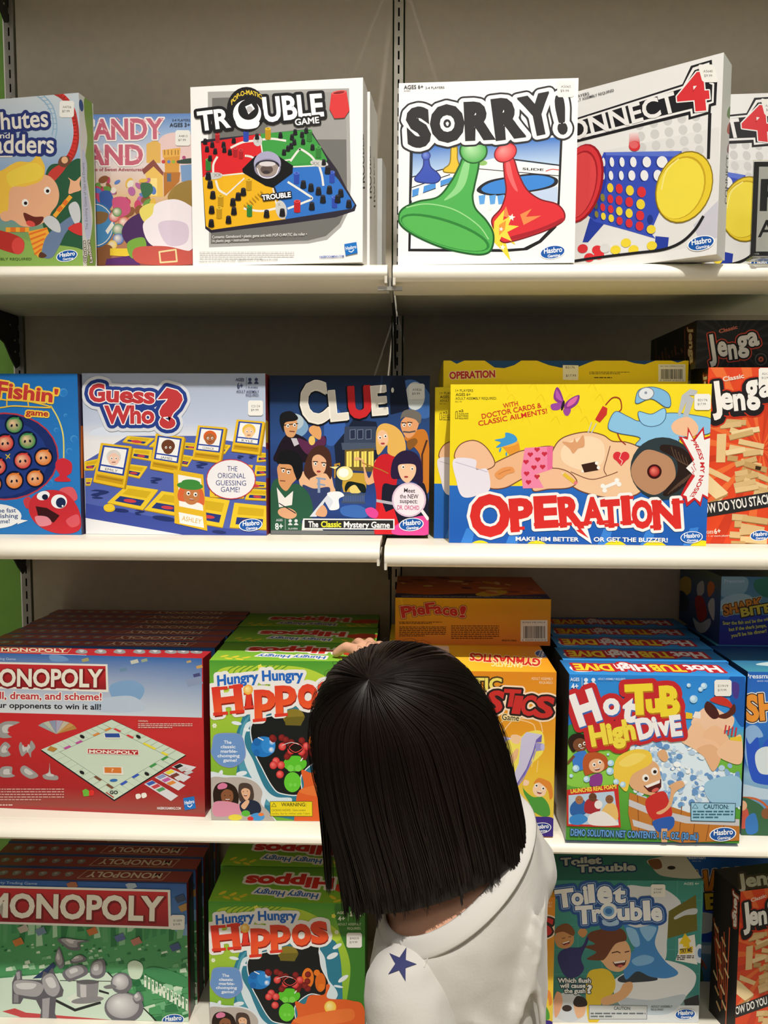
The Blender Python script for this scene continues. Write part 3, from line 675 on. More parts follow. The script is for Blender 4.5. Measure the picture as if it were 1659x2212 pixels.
# the game board
f.P('2A2533', 125, 575, 165, 560, 950, 480, 1010, 500, 1070, 600, 1130, 690, 1210, 800, 1290, 960, 1365, 1085, 1350, 1130, 1200, 1180, 800, 1235, 205, 1305, 160, 1270, 140, 900)
f.P('D8252B', 130, 590, 600, 515, 610, 740, 640, 800, 140, 860)
f.P('3E9A44', 600, 515, 940, 485, 1000, 505, 1070, 610, 1130, 720, 1110, 775, 860, 780, 640, 800)
f.P('E9B21E', 140, 860, 640, 800, 700, 940, 800, 1195, 210, 1280, 165, 1250)
f.P('2F70C4', 640, 800, 1120, 770, 1220, 880, 1350, 1080, 1330, 1110, 800, 1195, 720, 950)
for q in ([(365, 625), (450, 585), (545, 570)], [(620, 560), (700, 555), (800, 570)], [(255, 700), (225, 760), (225, 840)], [(245, 890), (270, 960), (330, 1000)], [(470, 1110), (600, 1130), (720, 1110)], [(1070, 780), (1090, 850), (1100, 925)], [(840, 730), (900, 650), (925, 640), (1000, 690), (1040, 740)], [(820, 900), (960, 990), (1010, 1030), (950, 1060), (820, 1110)], [(480, 690), (530, 700), (600, 740)]):
    f.C('E7E4DC', 17, q)
f.L('E7E4DC', 11, 600, 560, 625, 740); f.L('E7E4DC', 11, 260, 850, 470, 830); f.L('E7E4DC', 11, 860, 778, 1060, 768); f.L('E7E4DC', 11, 700, 950, 735, 1120); f.L('E7E4DC', 11, 330, 1000, 470, 870); f.L('E7E4DC', 11, 840, 720, 780, 730)
f.P('3E9A44', 850, 765, 920, 655, 1010, 745); 
for (x, y, w, h, r) in ((578, 570, 36, 44, 0), (228, 850, 72, 28, -4), (1068, 752, 72, 28, 8), (765, 1120, 44, 76, -12)): f.E('C9C8C6', x, y, w, h, r)
f.T('XX', '8a8987', 228, 858, 288, 854, 26, wt=.02); f.T('XX', '8a8987', 1010, 762, 1068, 766, 26, wt=.02); f.T('X', '8a8987', 740, 1092, 762, 1088, 24, wt=.02); f.T('X', '8a8987', 568, 585, 588, 585, 22, wt=.02)
f.P('0E0D10', 455, 795, 560, 690, 740, 690, 860, 770, 855, 830, 700, 945, 640, 930, 460, 825)
f.E('26232A', 655, 770, 112, 100); f.E('A8A6C4', 655, 752, 108, 98); f.E('8f8aa6', 655, 790, 104, 78); f.E('2c2934', 655, 770, 96, 48); f.E('9d8f86', 655, 795, 92, 60); f.E('5b4d49', 650, 800, 50, 36); f.E('d8d2d4', 655, 755, 66, 20); f.E('3a3134', 645, 822, 30, 14)
f.C('E8E6F2', 8, [(575, 790), (600, 850), (660, 868), (720, 845), (748, 780)])
def pegs(pts, a, b, w=18, h=62):
    for x, y in pts:
        f.P(a, x - w, y, x + w, y - 3, x + w - 1, y + h, x - w + 1, y + h + 3); f.E(a, x, y + h, w, 10); f.E(b, x, y, w, 11); f.E(a, x, y, w * .55, 6)
pegs(((258, 515), (400, 630), (445, 645)), 'A81F26', 'D2494C'); pegs(((485, 492), (888, 828), (1170, 820), (1190, 1020)), '2B47A8', '5B78D0', 22, 78); pegs(((660, 475), (508, 880), (283, 1010), (272, 1105)), 'B98D16', 'E7C43C', 23, 78); pegs(((990, 490), (1062, 622), (185, 722), (513, 1090)), '2F7A34', '57AA55', 22, 78); pegs(((893, 1052),), 'B81F24', 'E0504C', 26, 82)
for x, y in ((160, 575), (217, 600), (175, 635), (240, 652), (307, 600), (313, 640), (357, 660), (388, 565), (573, 535), (760, 525), (877, 500), (932, 520), (965, 488), (852, 540), (870, 580), (845, 610), (820, 630), (788, 660), (940, 575), (1015, 620), (200, 708), (185, 848), (200, 915), (222, 1000), (1105, 740), (1135, 800), (942, 915), (1003, 940), (1063, 968), (1150, 958), (1240, 985), (1215, 1030), (1098, 1032), (1305, 1070), (1010, 1088), (465, 975), (424, 1012), (382, 1057), (390, 1127), (347, 1197), (213, 1118), (210, 1225), (650, 1150), (775, 1140)):
    k = 1 if y < 750 else 1.35
    f.P('17151A', x - 13 * k, y - 16 * k, x + 13 * k, y - 17 * k, x + 18 * k, y + 20 * k, x - 18 * k, y + 21 * k); f.E('17151A', x, y + 19 * k, 18 * k, 8 * k); f.E('34303A', x, y - 16 * k, 13 * k, 6 * k)
for k in range(7): f.L('B98D16', 6, 470 + k * 22, 1080 - k * 18, 500 + k * 22, 1110 - k * 18)
f.T('TROUBLE', 'FFFFFF', 615, 1045, 845, 1018, 40, wt=.05, out=[(8, '17151A')])
f.to('title_lettering')
f.E('1B1A1C', 490, 320, 156, 176)
f.T('TR', 'FFFFFF', 112, 492, 368, 460, 155, wt=.045, out=[(24, '1B1A1C')])
f.T('UBLE', 'FFFFFF', 632, 420, 1108, 370, 200, 180, wt=.045, out=[(24, '1B1A1C')])
f.E('1B1A1C', 495, 360, 134, 136); f.E('FFFFFF', 495, 358, 112, 112); f.E('1B1A1C', 505, 325, 82, 82); f.B('FFFFFF', 400, 400, 440, 440, 520, 455, 590, 420, 575, 465, 490, 480, 420, 460)
f.P('FFFFFF', 480, 300, 530, 278, 556, 318, 506, 362); f.E('BDBBBD', 515, 322, 24, 26)
f.T('POP-O-MATIC', 'E8C83C', 372, 290, 618, 246, 38, wt=.04, arc=62)
f.T('GAME', 'FFFFFF', 878, 450, 1070, 430, 52, wt=.03, out=[(16, '1B1A1C')])
f.to('front_print')
f.P('D8383A', 1165, 195, 1285, 172, 1310, 330, 1270, 390, 1190, 395, 1150, 320); f.E('E2605C', 1226, 188, 60, 16, -8); f.E('8A1E22', 1226, 190, 46, 10, -8)
f.T('Contents: Gameboard • plastic game unit with POP-O-MATIC die roller •', 'E4E3E0', 218, 1350, 972, 1325, 24, wt=.01); f.T('16 plastic pegs • instructions', 'E4E3E0', 218, 1380, 508, 1370, 24, wt=.01)
f.tiny('CFCECB', 118, 1455, 870, 1515, 4, 7); f.T('MADE IN USA WITH DIE MADE IN CHINA   FABRIQUE AUX E.-U. DE FABRIQUE EN CHINE', '6b6a68', 115, 1540, 740, 1522, 13)
f.T('HASBROGAMING.COM', '3C62B4', 1072, 1505, 1266, 1498, 17, wt=.03)
f.square_logo([(1268, 1395), (1365, 1378), (1375, 1465), (1280, 1486)])
f = c.right; f.z(400, 150, 3.687); f.bg('E9E7E3'); f.T('TROUBLE', '2B2A2C', 1432, 980, 1420, 520, 26, wt=.04)
c.done()
duplicate(c.root, 'white game box directly behind the dome board box, peeking out at right', .003, .047, 0, 0, skip=('maker_logo',))
duplicate(c.root, 'white game box third in the row behind the dome board box', .002, .092, 0, 0, skip=('maker_logo',))
# --- lower grey box behind them
BX['low'] = (-.3000, 1.3860, -.0512, 1.3620, 1.7655, .2020, .05); FR['low'] = FR['trouble']
c = Carton('low', BOX, 'lower pale grey game box at the back behind the white dome-board boxes', 'C4C5C4'); c.top.bg('CBCCCB'); c.done()

# --- pawns game
c = Carton('sorry', BOX, 'white game box with a green and a red pawn colliding, top shelf', 'EFEEEC', film=True, side='3B3A3C')
f = c.front; f.z(840, 150, 3.95); f.bg('F3F2F1')
f.P('1E1D20', 180, 560, 1485, 540, 1455, 1200, 1430, 1350, 1300, 1480, 1180, 1545, 1000, 1560, 165, 1555)
f.P('E9EEF4', 208, 660, 1462, 560, 1435, 1200, 1405, 1330, 1280, 1460, 1150, 1525, 1000, 1535, 185, 1532)
for y0, y1, a, b in ((560, 800, '2F6FC4', 'BFD8F0'),):
    f.P(None, 206, 660, 1462, 580, 1452, 820, 200, 920, cols=[a, a, b, b])
f.P('F4F4F2', 200, 920, 900, 760, 1452, 830, 1440, 1130, 900, 1240, 190, 1120)
f.L('25242A', 10, 200, 920, 560, 830); f.L('25242A', 8, 198, 1010, 520, 900); f.L('25242A', 8, 198, 1090, 560, 960); f.L('25242A', 12, 1060, 770, 1452, 820); f.L('25242A', 7, 760, 850, 1450, 910)
f.P('4C93DC', 200, 1030, 540, 920, 540, 960, 200, 1090); f.P('F4F4F2', 260, 1005, 300, 990, 290, 1060, 250, 1075); f.P('F4F4F2', 400, 960, 440, 945, 440, 1010, 400, 1020)
f.B('25242A', 750, 1040, 830, 960, 1000, 920, 1250, 890, 1430, 930, 1410, 1000, 1200, 1050, 900, 1080); f.B('3C86D6', 790, 1030, 850, 975, 1000, 935, 1250, 905, 1400, 935, 1380, 990, 1200, 1035, 900, 1065)
for x in (765, 855, 925): f.P('5FA4E6', x, 1080, x + 60, 1070, x + 50, 1150, x + 10, 1155)
f.P('BFD2EC', 1100, 1080, 1440, 1000, 1440, 1130, 1200, 1140)
f.T('SLIDE', '3b3a3e', 1140, 860, 1320, 868, 20, wt=.04); f.C('D24C4C', 8, [(1340, 870), (1390, 855), (1450, 860)]); f.E('8FC06A', 800, 800, 40, 22)
def pawn(pts, head, a, b, line):
    f.C(line, 10, pts, True, fill=a); f.E(line, *head[:2], head[2] + 6); f.E(a, *head[:3], c2=b)
pawn([(300, 740), (335, 740), (355, 830), (420, 890), (440, 935), (400, 970), (320, 972), (240, 960), (222, 930), (270, 870), (295, 820)], (317, 738, 34), '3A52B4', '7C93DC', '28367C')
pawn([(535, 660), (580, 660), (585, 760), (600, 820), (600, 880), (480, 880), (470, 850), (520, 800)], (556, 640, 26), 'E2BE34', 'F4E08C', '8A7420')
f.P('F4D63C', 870, 1290, 980, 1170, 960, 1260, 1060, 1190, 1010, 1290, 1130, 1260, 1040, 1340, 1140, 1390, 1030, 1400, 1080, 1500, 990, 1450, 1040, 1640, 960, 1540, 900, 1480)
f.C('7A1820', 12, [(985, 780), (1060, 760), (1110, 900), (1180, 1030), (1290, 1110), (1430, 1150), (1495, 1220), (1490, 1290), (1400, 1350), (1250, 1410), (1050, 1470), (960, 1470), (900, 1370), (880, 1280), (960, 1180), (1000, 1040), (985, 900)], True, fill='DA3038')
f.B('F0686A', 1000, 800, 1030, 795, 1060, 920, 1100, 1040, 1060, 1010, 1010, 900); f.B('A8202C', 1040, 1430, 1250, 1370, 1400, 1310, 1480, 1270, 1485, 1300, 1250, 1400, 1060, 1455)
f.E('7A1820', 995, 712, 104, 80, -30); f.E('E0343C', 995, 712, 94, 72, -30, c2='F49A96')
for q in ((1120, 1240, 1220, 1190, 1170, 1260, 1300, 1250, 1150, 1330), (1000, 1170, 1030, 1270, 960, 1250)): f.P('EC8A4E', *q)
f.P('F8D84A', 900, 1300, 985, 1200, 975, 1290, 1060, 1240, 1020, 1330, 1110, 1340, 1010, 1390, 1050, 1470, 960, 1430, 930, 1500, 890, 1420); f.P('F39A3A', 940, 1330, 1000, 1290, 990, 1370, 940, 1420)
def star(col, x, y, r, rot=0):
    f.P(col, *[k for i in range(10) for k in (x + (r if i % 2 == 0 else r * .42) * math.sin(R(rot + i * 36)), y - (r if i % 2 == 0 else r * .42) * math.cos(R(rot + i * 36)))])
for x, y, r in ((1048, 1265, 32), (958, 1365, 20), (970, 1520, 28), (865, 1190, 22)): star('F6F4EC', x, y, r, 10)
f.C('1F5A28', 16, [(640, 760), (765, 775), (730, 1000), (715, 1090), (740, 1190), (830, 1290), (890, 1400), (885, 1510), (840, 1570), (720, 1580), (480, 1530), (260, 1440), (120, 1350), (82, 1270), (120, 1190), (250, 1130), (420, 1090), (530, 960), (600, 830)], True, fill='4FAE52')
f.B('8FD28A', 640, 800, 690, 790, 660, 960, 590, 1060, 470, 1120, 570, 1000); f.E('2E8038', 480, 1395, 398, 112, 18); f.E('56B254', 474, 1402, 380, 98, 18)
f.C('9BD690', 10, [(150, 1180), (330, 1150), (560, 1200), (760, 1330), (850, 1450)])
f.E('1F5A28', 722, 698, 122, 110); f.E('4FAE52', 722, 698, 108, 98, c2='B8E6AE')
f.to('title_lettering')
K = (('S', 158, 645, 366, 632, 305), ('O', 355, 604, 652, 592, 285), ('R', 650, 586, 912, 574, 295), ('R', 908, 584, 1170, 550, 318), ('Y', 1155, 562, 1432, 505, 312), ('!', 1440, 532, 1528, 522, 300))
for o in ((58, '26252A'), (42, 'F3F2F1')):
    for ch, x0, y0, x1, y1, h in K: f.T(ch, '222123', x0, y0, x1, y1, h, wt=.07, out=[o])
for ch, x0, y0, x1, y1, h in K: f.T(ch, '222123', x0, y0, x1, y1, h, wt=.105)
f.to('front_print')
f.T('AGES 6+', '3A393B', 128, 172, 294, 166, 34, wt=.02); f.T('2-4 PLAYERS', '4A494B', 312, 170, 474, 166, 20, wt=.01); f.T('A5065', '5A595B', 128, 192, 184, 190, 12)
f.sticker(1438, 95, 1582, 240, 'A5065', '$9.99', dx=-4); f.gaming(1397, 1562, 208, -10)
c.left.bg('38373A'); c.done()

# --- four-in-a-row game
def connect_art(c):
    f = c.front; f.H = homog(FR['connect'][0]); f.z(1220, 90, 3.779); f.bg('E9E8E6')
    f.P('E2E1DF', -200, 1000, 1260, 700, 1260, 1640, -200, 1900)
    f.P('C9C8D4', 1050, 1500, 1250, 1300, 1260, 1600, 1100, 1640)
    for r in range(7):
        for k in range(9): f.E('D0CFCE', 520 + k * 115 + r * 10 - 400 + 260, 720 + r * 92 - k * 18, 36, 40) if 560 < 520 + k * 115 + r * 10 - 140 < 1160 else None
    f.P('232225', -200, 720, 960, 350, 1030, 200, 1200, 150, 1215, 320, 1245, 330, 1235, 520, 1195, 530, 1190, 590, 1010, 640, 1010, 600, -200, 900)
    f.P('EDECEA', -200, 735, 965, 365, 1045, 215, 1180, 172, 1195, 330, 1220, 345, 1215, 500, 1175, 515, 1170, 575, 1030, 615, 1025, 570, -200, 875)
    f.P('232225', -200, 750, 970, 380, 1060, 235, 1165, 200, 1180, 345, 1205, 355, 1200, 490, 1160, 500, 1155, 560, 1045, 592, 1040, 548, -200, 850)
    f.P('232225', 1170, 590, 1198, 585, 1185, 960, 1160, 960)
    # grid, legs and counters
    f.P('2B3FA0', 205, 1440, 330, 1480, 190, 1640, 145, 1640); f.P('2B3FA0', 740, 1590, 850, 1600, 840, 1690, 735, 1700)
    f.P('3A50B8', 320, 905, 955, 895, 950, 990, 700, 1560, 740, 1610, 500, 1540, 240, 1470, 190, 1420, 230, 1100)
    f.P('5C74D0', 330, 905, 955, 895, 900, 940, 340, 930); f.P('2B3FA0', 230, 1100, 330, 930, 340, 1150, 250, 1460, 190, 1420)
    for y, q in ((985, ((318, 12, 36), (385, 18, 40), (468, 20, 40), (560, 26, 42), (670, 34, 44), (795, 44, 48))), (1095, ((314, 12, 34), (378, 18, 38), (462, 19, 38), (548, 28, 42), (650, 32, 44), (760, 34, 46)))):
        for x, rx, ry in q: f.E('26388C', x - 6, y + 4, rx + 5, ry + 3); f.E('ECECEC', x, y, rx, ry, -6)
    Yc, Rc = 'EAD23C', 'D8353B'
    for x, y, rx, ry, k in ((372, 1195, 25, 38, Yc), (445, 1203, 28, 40, Rc), (532, 1217, 32, 42, Yc), (627, 1230, 36, 44, Rc), (310, 1275, 18, 32, '8A8038'), (373, 1287, 23, 36, Rc), (444, 1298, 27, 38, Rc), (527, 1312, 31, 41, Rc), (620, 1330, 35, 42, Yc), (255, 1340, 14, 30, '5A5640'), (311, 1355, 19, 32, Rc), (376, 1370, 22, 34, Rc), (446, 1386, 26, 36, Yc), (526, 1403, 29, 38, Yc), (616, 1422, 33, 40, Rc), (260, 1412, 15, 28, '8A8038'), (316, 1428, 19, 30, Yc), (380, 1444, 22, 32, Yc), (448, 1465, 25, 34, Rc), (526, 1485, 28, 36, Rc), (612, 1508, 32, 38, Rc), (706, 1535, 37, 36, Yc), (700, 1450, 20, 34, '26388C')):
        f.E('26388C', x - 4, y + 3, rx + 3, ry + 2); f.E(k, x, y, rx, ry, -8)
    for x, y, k in ((147, 1692, Rc), (265, 1702, Rc), (280, 1745, Rc), (200, 1765, Rc), (415, 1702, Yc), (500, 1645, Yc), (562, 1700, Yc), (712, 1668, Yc), (330, 1690, 'D6D5D4')): f.E(k, x, y, 42, 36, -10)
    f.C('232225', 22, [(-200, 1840), (200, 1775), (560, 1730), (800, 1700), (950, 1640), (1060, 1540), (1130, 1430)])
    # plain counters in front, dropping counter
    f.P(None, 530, 750, 600, 745, 615, 830, 525, 840, cols=['F0DCDA', 'F0DCDA', 'D8666A', 'D8666A']); f.E(Rc, 570, 855, 46, 42); f.E('E2686A', 566, 846, 36, 30)
    f.E('9A1E26', 130, 1160, 178, 330, 14); f.E('D93A40', 120, 1160, 168, 318, 14); f.E('A8242C', 118, 1170, 140, 285, 14); f.E('DE4A4C', 112, 1176, 134, 276, 14)
    f.E('8A7216', 975, 1190, 225, 305, 22); f.E('E7CB36', 975, 1190, 216, 294, 22); f.E('C7A526', 950, 1195, 190, 268, 22); f.E('EFDA48', 944, 1200, 182, 258, 22)
    f.C('F6E98C', 10, [(790, 1210), (830, 1060), (930, 960)])
    f.to('title_lettering')
    f.T('CONNECT', 'EDECEA', -110, 858, 925, 565, 160, 165, wt=.035, lean=.04)
    f.T('4', 'D8353B', 925, 568, 1190, 545, 300, wt=.06, out=[(10, 'EDECEA')])
    f.to('front_print')
    f.T('2 PLAYERS', '4A494B', 50, 475, 202, 436, 24, wt=.01); f.T('ADULT ASSEMBLY REQUIRED', '4A494B', 50, 508, 405, 408, 22, wt=.01); f.T('AGES 6+', '3A393B', -130, 520, 20, 480, 32, wt=.02)
    f.aff = None
    f.sticker(1085, 190, 1215, 335, 'A5640', '$9.99', dx=40)
    f.gaming(1113, 1648, 215, -14)
    f = c.right; f.H = homog(FR['connect'][2]); f.z(1220, 90, 3.779); f.bg('D9D8D6')
    for y, k in ((560, '6C8A5A'), (690, 'B8605A'), (850, '8A5A6A')): f.B(k, 1330, y, 1350, y - 30, 1362, y + 20, 1350, y + 70, 1325, y + 50)
    f.T('CONNECT', '4a494b', 1326, 1330, 1340, 930, 22, wt=.03)
    return c
c = connect_art(Carton('connect', BOX, 'white four-in-a-row game box turned at an angle, its corner jutting over the shelf lip', 'E6E5E3', film=True)); c.done()
c = connect_art(Carton('connect2', BOX, 'white four-in-a-row game box standing square behind the angled one, at the right end', 'E6E5E3', film=True)); c.done()

# --- clear sign holder on the shelf lip
M_acr = mat('clear_acrylic', 'F2F4F2', rough=.05, trans=1.0, ior=1.2)
M_ink = mat('black_print', '2C2B2D', rough=.5); M_white = mat('white_card', 'E4E2DC', rough=.6)
t = empty('sign_holder', (.579, 1.196, 1.7662)); tag(t, 'clear upright sign holder with black framed white card, right end of the top shelf', 'sign')
b = MB(); b.box(-.1, .1, -.0012, 0, .004, .1375); b.build('acrylic_plate', M_acr, t)
b = MB(); b.box(-.1, .1, -.010, .012, .0, .0035); b.box(-.1, -.092, -.014, -.010, .0, .006); bevel_mod(b.build('foot', M_acr, t), .001)
b = MB(); b.box(-.0985, .0985, .0008, .0016, .006, .136); b.build('card', M_ink, t)
b = MB(); b.box(-.0915, .0915, .0004, .0006, .0120, .1290); b.build('card_face', M_white, t)
b = MB(); b.box(-.0885, -.0785, .0001, .0003, .068, .112); b.box(-.0785, -.062, .0001, .0003, .104, .112); b.box(-.0785, -.062, .0001, .0003, .087, .095)
v, tr, g0, g1 = glyphs('AGES', .01)
for q in tr: b.poly([(-.0895 + (v[i, 0] - g0) * .034, .0002, .032 + v[i, 1] * .034) for i in q])
b.build('lettering', M_ink, t)
# ------------------------------------------------------------------ second row of games
rnd = random.Random(11)
def fill_round(f, pts, col): f.B(col, *pts)
# --- fishing game
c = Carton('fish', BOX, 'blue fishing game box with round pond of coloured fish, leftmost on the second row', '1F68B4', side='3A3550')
f = c.front; f.z(0, 780, 3.95)
f.V_([(0, '1F6BB6'), (.5, '2A7CC8'), (1, '2C78BE')])
f.P('2F6FAE', 660, 100, 700, 110, 735, 1490, 705, 1490)
for x, y, r in ((540, 270, 36), (630, 665, 30), (480, 590, 20), (590, 770, 26), (415, 1040, 36), (560, 465, 16)): f.E('4A92D2', x, y, r); f.E('2A7CC8', x + 4, y + 4, r * .8)
f.E('B83A44', 40, 815, 462, 375); f.E('1B2F6C', 40, 815, 450, 362); f.E('223C86', 10, 830, 400, 330)
for x, y, k in ((-220, 700, 'D23A3A'), (-120, 560, '2E8A4C'), (-100, 860, 'D23A3A'), (-60, 1050, 'E07A2C'), (-200, 980, '2E8A4C'), (122, 545, '2E8A4C'), (45, 700, 'D23A3A'), (235, 680, '2E8A4C'), (372, 822, 'DF7A2A'), (195, 850, 'D23A3A'), (-20, 900, 'D23A3A'), (122, 1020, 'DF7A2A'), (300, 1000, 'DF7A2A')):
    f.E('0C1434', x, y, 82); f.E(k, x, y + 2, 68, 66, c2='F2C8A0'); f.E('1A1A30', x - 22, y + 8, 9, 13, 20); f.E('1A1A30', x + 22, y + 4, 9, 13, -20); f.L(k, 10, x - 30, y - 50, x + 40, y - 60)
f.L('D8C23C', 8, 50, 800, 85, 830); f.L('D8C23C', 8, 55, 835, 85, 795)
f.C('E4D46A', 12, [(435, 385), (500, 500), (540, 640), (545, 840)])
f.B('CC2E3C', 480, 860, 540, 830, 610, 870, 610, 950, 570, 985, 600, 1010, 590, 1030, 480, 1028, 470, 1005, 510, 975, 478, 920)
f.B('C8404A', 200, 1190, 250, 1160, 280, 1220, 230, 1260); f.B('D85A64', 510, 1100, 620, 1080, 660, 1180, 560, 1200)
f.B('C62F38', 245, 1240, 290, 1150, 400, 1105, 510, 1110, 610, 1170, 680, 1290, 690, 1420, 620, 1470, 480, 1470, 350, 1420, 270, 1340)
f.B('D85A64', 565, 1360, 660, 1310, 680, 1390, 610, 1420)
f.E('F2F4F8', 370, 1150, 56, 38, -15); f.E('15203A', 385, 1162, 26, 24); f.E('F2F4F8', 505, 1200, 68, 60); f.E('1D2C52', 520, 1210, 42, 44); f.E('FFFFFF', 535, 1238, 8)
f.P('3A1418', 305, 1240, 400, 1255, 510, 1320, 460, 1380, 330, 1340); f.B('E08A96', 300, 1330, 400, 1330, 440, 1390, 340, 1410)
f.E('F0F2F4', -40, 1325, 225, 105); f.P('F0F2F4', 150, 1350, 240, 1362, 150, 1395)
for k, (a, y) in enumerate((('This is the fast', 1298), ('action fishing', 1345), ('game!', 1390))):
    f.T(a, '2A4A80', -200 if k < 2 else -45, y, (138, 155, 85)[k], y - 6, 38, wt=.02)
f.to('title_lettering')
f.T("Let's Go", 'C8483A', -640, 330, -60, 300, 150, wt=.05, out=[(12, 'F0C84A')])
f.T("Fishin'", 'C03A38', -30, 305, 490, 355, 140, 110, wt=.05, out=[(14, 'F0C84A')])
f.C('E8C040', 12, [(-200, 345), (0, 330), (60, 335), (240, 345), (440, 395), (300, 395), (120, 385), (0, 400), (-200, 420)]); f.L('E8C040', 10, 60, 335, 60, 385); f.L('E8C040', 10, 240, 345, 245, 390)
f.T('game', 'B03030', 220, 460, 412, 475, 52, wt=.04, out=[(12, 'F0C84A')])
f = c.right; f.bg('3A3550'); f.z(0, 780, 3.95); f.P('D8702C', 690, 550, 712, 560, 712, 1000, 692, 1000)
c.done()

# --- picture guessing game
c = Carton('guess', BOX, 'pale blue guessing game box with yellow flip frames, second row left bay', 'B8C4D8', side='A03A48')
f = c.front; f.z(0, 780, 3.95)
f.V_([(0, 'A6B2C8'), (.3, 'BFCBE2'), (.42, 'E8E8EC'), (1, 'E8E8EC')])
f.B('D8E2F2', 760, 620, 900, 560, 1250, 540, 1500, 600, 1300, 620, 900, 640)
f.P('5263B0', 720, 860, 1090, 640, 1700, 640, 2300, 740, 2300, 1490, 1500, 1440, 730, 1260)
f.P('3E4EA0', 730, 1215, 1500, 1370, 2300, 1480, 2300, 1520, 1650, 1500, 730, 1340)
def tile(q, label=True):
    f.P('B9921C', *[v + (8 if i % 2 else 0) for i, v in enumerate(q)]); f.P('EBC832', *q)
    p = np.array(q, float).reshape(-1, 2); m = p.mean(0)
    i = m + (p - m) * .72; top = [i[0], i[1], (i[1] * .55 + i[2] * .45), (i[0] * .55 + i[3] * .45)]; bot = [(i[0] * .4 + i[3] * .6), (i[1] * .4 + i[2] * .6), i[2], i[3]]
    f.P('D2AE22', *[k for w in top for k in w]); f.P('27397C', *[k for w in bot for k in w])
    cx, cy = np.mean(bot, 0); w = abs(i[1][0] - i[0][0]) * .28; f.E('C8404A', cx, cy, w, w * .28, 6)
for q in ((1090, 640, 1320, 660, 1250, 720, 1045, 690), (1340, 665, 1560, 690, 1480, 740, 1270, 730), (1570, 695, 1700, 705, 1700, 760, 1560, 745), (1130, 745, 1300, 760, 1290, 850, 1110, 820), (720, 860, 860, 830, 800, 930, 720, 930), (1100, 880, 1260, 900, 1190, 1000, 1060, 970), (1560, 800, 1650, 815, 1600, 900, 1540, 890), (730, 1000, 790, 1000, 770, 1060, 730, 1060),
          (1080, 1060, 1350, 1100, 1220, 1270, 915, 1210), (1380, 1110, 1640, 1150, 1560, 1330, 1230, 1270), (1700, 1150, 1960, 1190, 1900, 1420, 1620, 1370), (2000, 1210, 2300, 1240, 2280, 1440, 1960, 1420), (1830, 700, 1970, 720, 1920, 790, 1830, 780), (1960, 870, 2160, 890, 2130, 960, 1960, 960), (2180, 890, 2300, 900, 2300, 970, 2170, 980), (2200, 780, 2300, 790, 2290, 850, 2190, 860), (1790, 1060, 2100, 1090, 2080, 1170, 1790, 1160), (2120, 1090, 2300, 1100, 2290, 1190, 2090, 1180), (2030, 1010, 2300, 1040, 2290, 1080, 2030, 1080)): tile(q)
for x, y, s_ in ((1330, 1040, 60), (850, 1170, 90), (1190, 1310, 50), (1720, 910, 60), (2050, 830, 34), (2150, 830, 34)): f.T('?', '25336C', x - s_ * .9, y, x + s_ * .9, y + 8, s_ * .85, wt=.02)
f.E('25336C', 1030, 1275, 70, 15, 6); f.E('25336C', 1400, 1345, 100, 20, 8); f.E('25336C', 1870, 1460, 60, 14, 6); f.E('D2AE22', 935, 1262, 48, 28); f.E('EBC832', 932, 1250, 48, 30)
def frame(q, name, skin, hair, h=1.0):   # upright frame with a plain card
    p = np.array(q, float).reshape(-1, 2); g = lambda u, v: tuple(p[0] * (1 - u) * (1 - v) + p[1] * u * (1 - v) + p[2] * u * v + p[3] * (1 - u) * v)
    G = lambda *uv: [k for i in range(0, len(uv), 2) for k in g(uv[i], uv[i + 1])]
    f.P('B48A18', *G(.02, .02, 1.06, .03, 1.06, 1.02, .02, 1.02)); f.P('E8BE2A', *G(0, 0, 1, 0, 1, 1, 0, 1)); f.P('2A46A0', *G(.08, .05, .92, .05, .92, .72, .08, .72)); f.P('F2F2F2', *G(.14, .09, .86, .09, .86, .53, .14, .53)); f.P('F2F2F2', *G(.14, .57, .86, .57, .86, .68, .14, .68)); f.P('C89A1A', *G(.06, .79, .94, .79, .94, .93, .06, .93)); f.P('A8801A', *G(.10, .82, .90, .82, .90, .86, .10, .86))
    cx, cy = g(.5, .34); w = np.hypot(*(p[1] - p[0])) * .21
    f.E(hair, cx, cy - w * .25, w * 1.12, w * 1.05); f.E(skin, cx, cy + w * .15, w * .88, w * .95)
    f.eyes(w * .12, cx - w * .35, cy, cx + w * .35, cy, white=True); f.L('7A3A30', w * .12, cx - w * .25, cy + w * .62, cx + w * .25, cy + w * .6)
    a, b_ = g(.3, .665), g(.7, .665); f.T(name, '4a4a50', *a, *b_, w * .42)
frame((862, 700, 1125, 730, 1060, 1085, 795, 1030), 'EMILY', 'F0C8B4', 'D8D4D0')
frame((1330, 620, 1575, 650, 1525, 965, 1280, 920), 'JAMES', '6A3C28', '6A3C28')
frame((1690, 550, 1930, 570, 1880, 870, 1640, 840), 'CONNOR', 'A8663C', 'D8632A')
frame((2020, 500, 2260, 520, 2215, 800, 1975, 770), 'KYLE', 'F2C89A', 'EBC14A')
f.P('E3B72A', 1480, 925, 1735, 970, 1770, 1450, 1490, 1385); f.P('F2F0EC', 1520, 970, 1715, 1005, 1735, 1280, 1530, 1240); f.P('F2F0EC', 1525, 1290, 1730, 1330, 1742, 1425, 1535, 1385)
f.B('D8663A', 1520, 1120, 1560, 1070, 1700, 1080, 1740, 1140, 1740, 1230, 1690, 1210, 1560, 1200, 1520, 1180); f.E('C07A48', 1635, 1150, 70, 78); f.eyes(11, 1608, 1130, 1668, 1140); f.grin(1636, 1182, 22, 10, 4); f.E('3F8A3C', 1622, 1066, 112, 34, 4); f.E('3F8A3C', 1630, 1040, 80, 28, 4)
f.T('ASHLEY', 'D9A92A', 1550, 1360, 1715, 1392, 42)
f.E('C23844', 1972, 1010, 212, 172); f.E('EDEBEF', 1972, 1010, 204, 164)
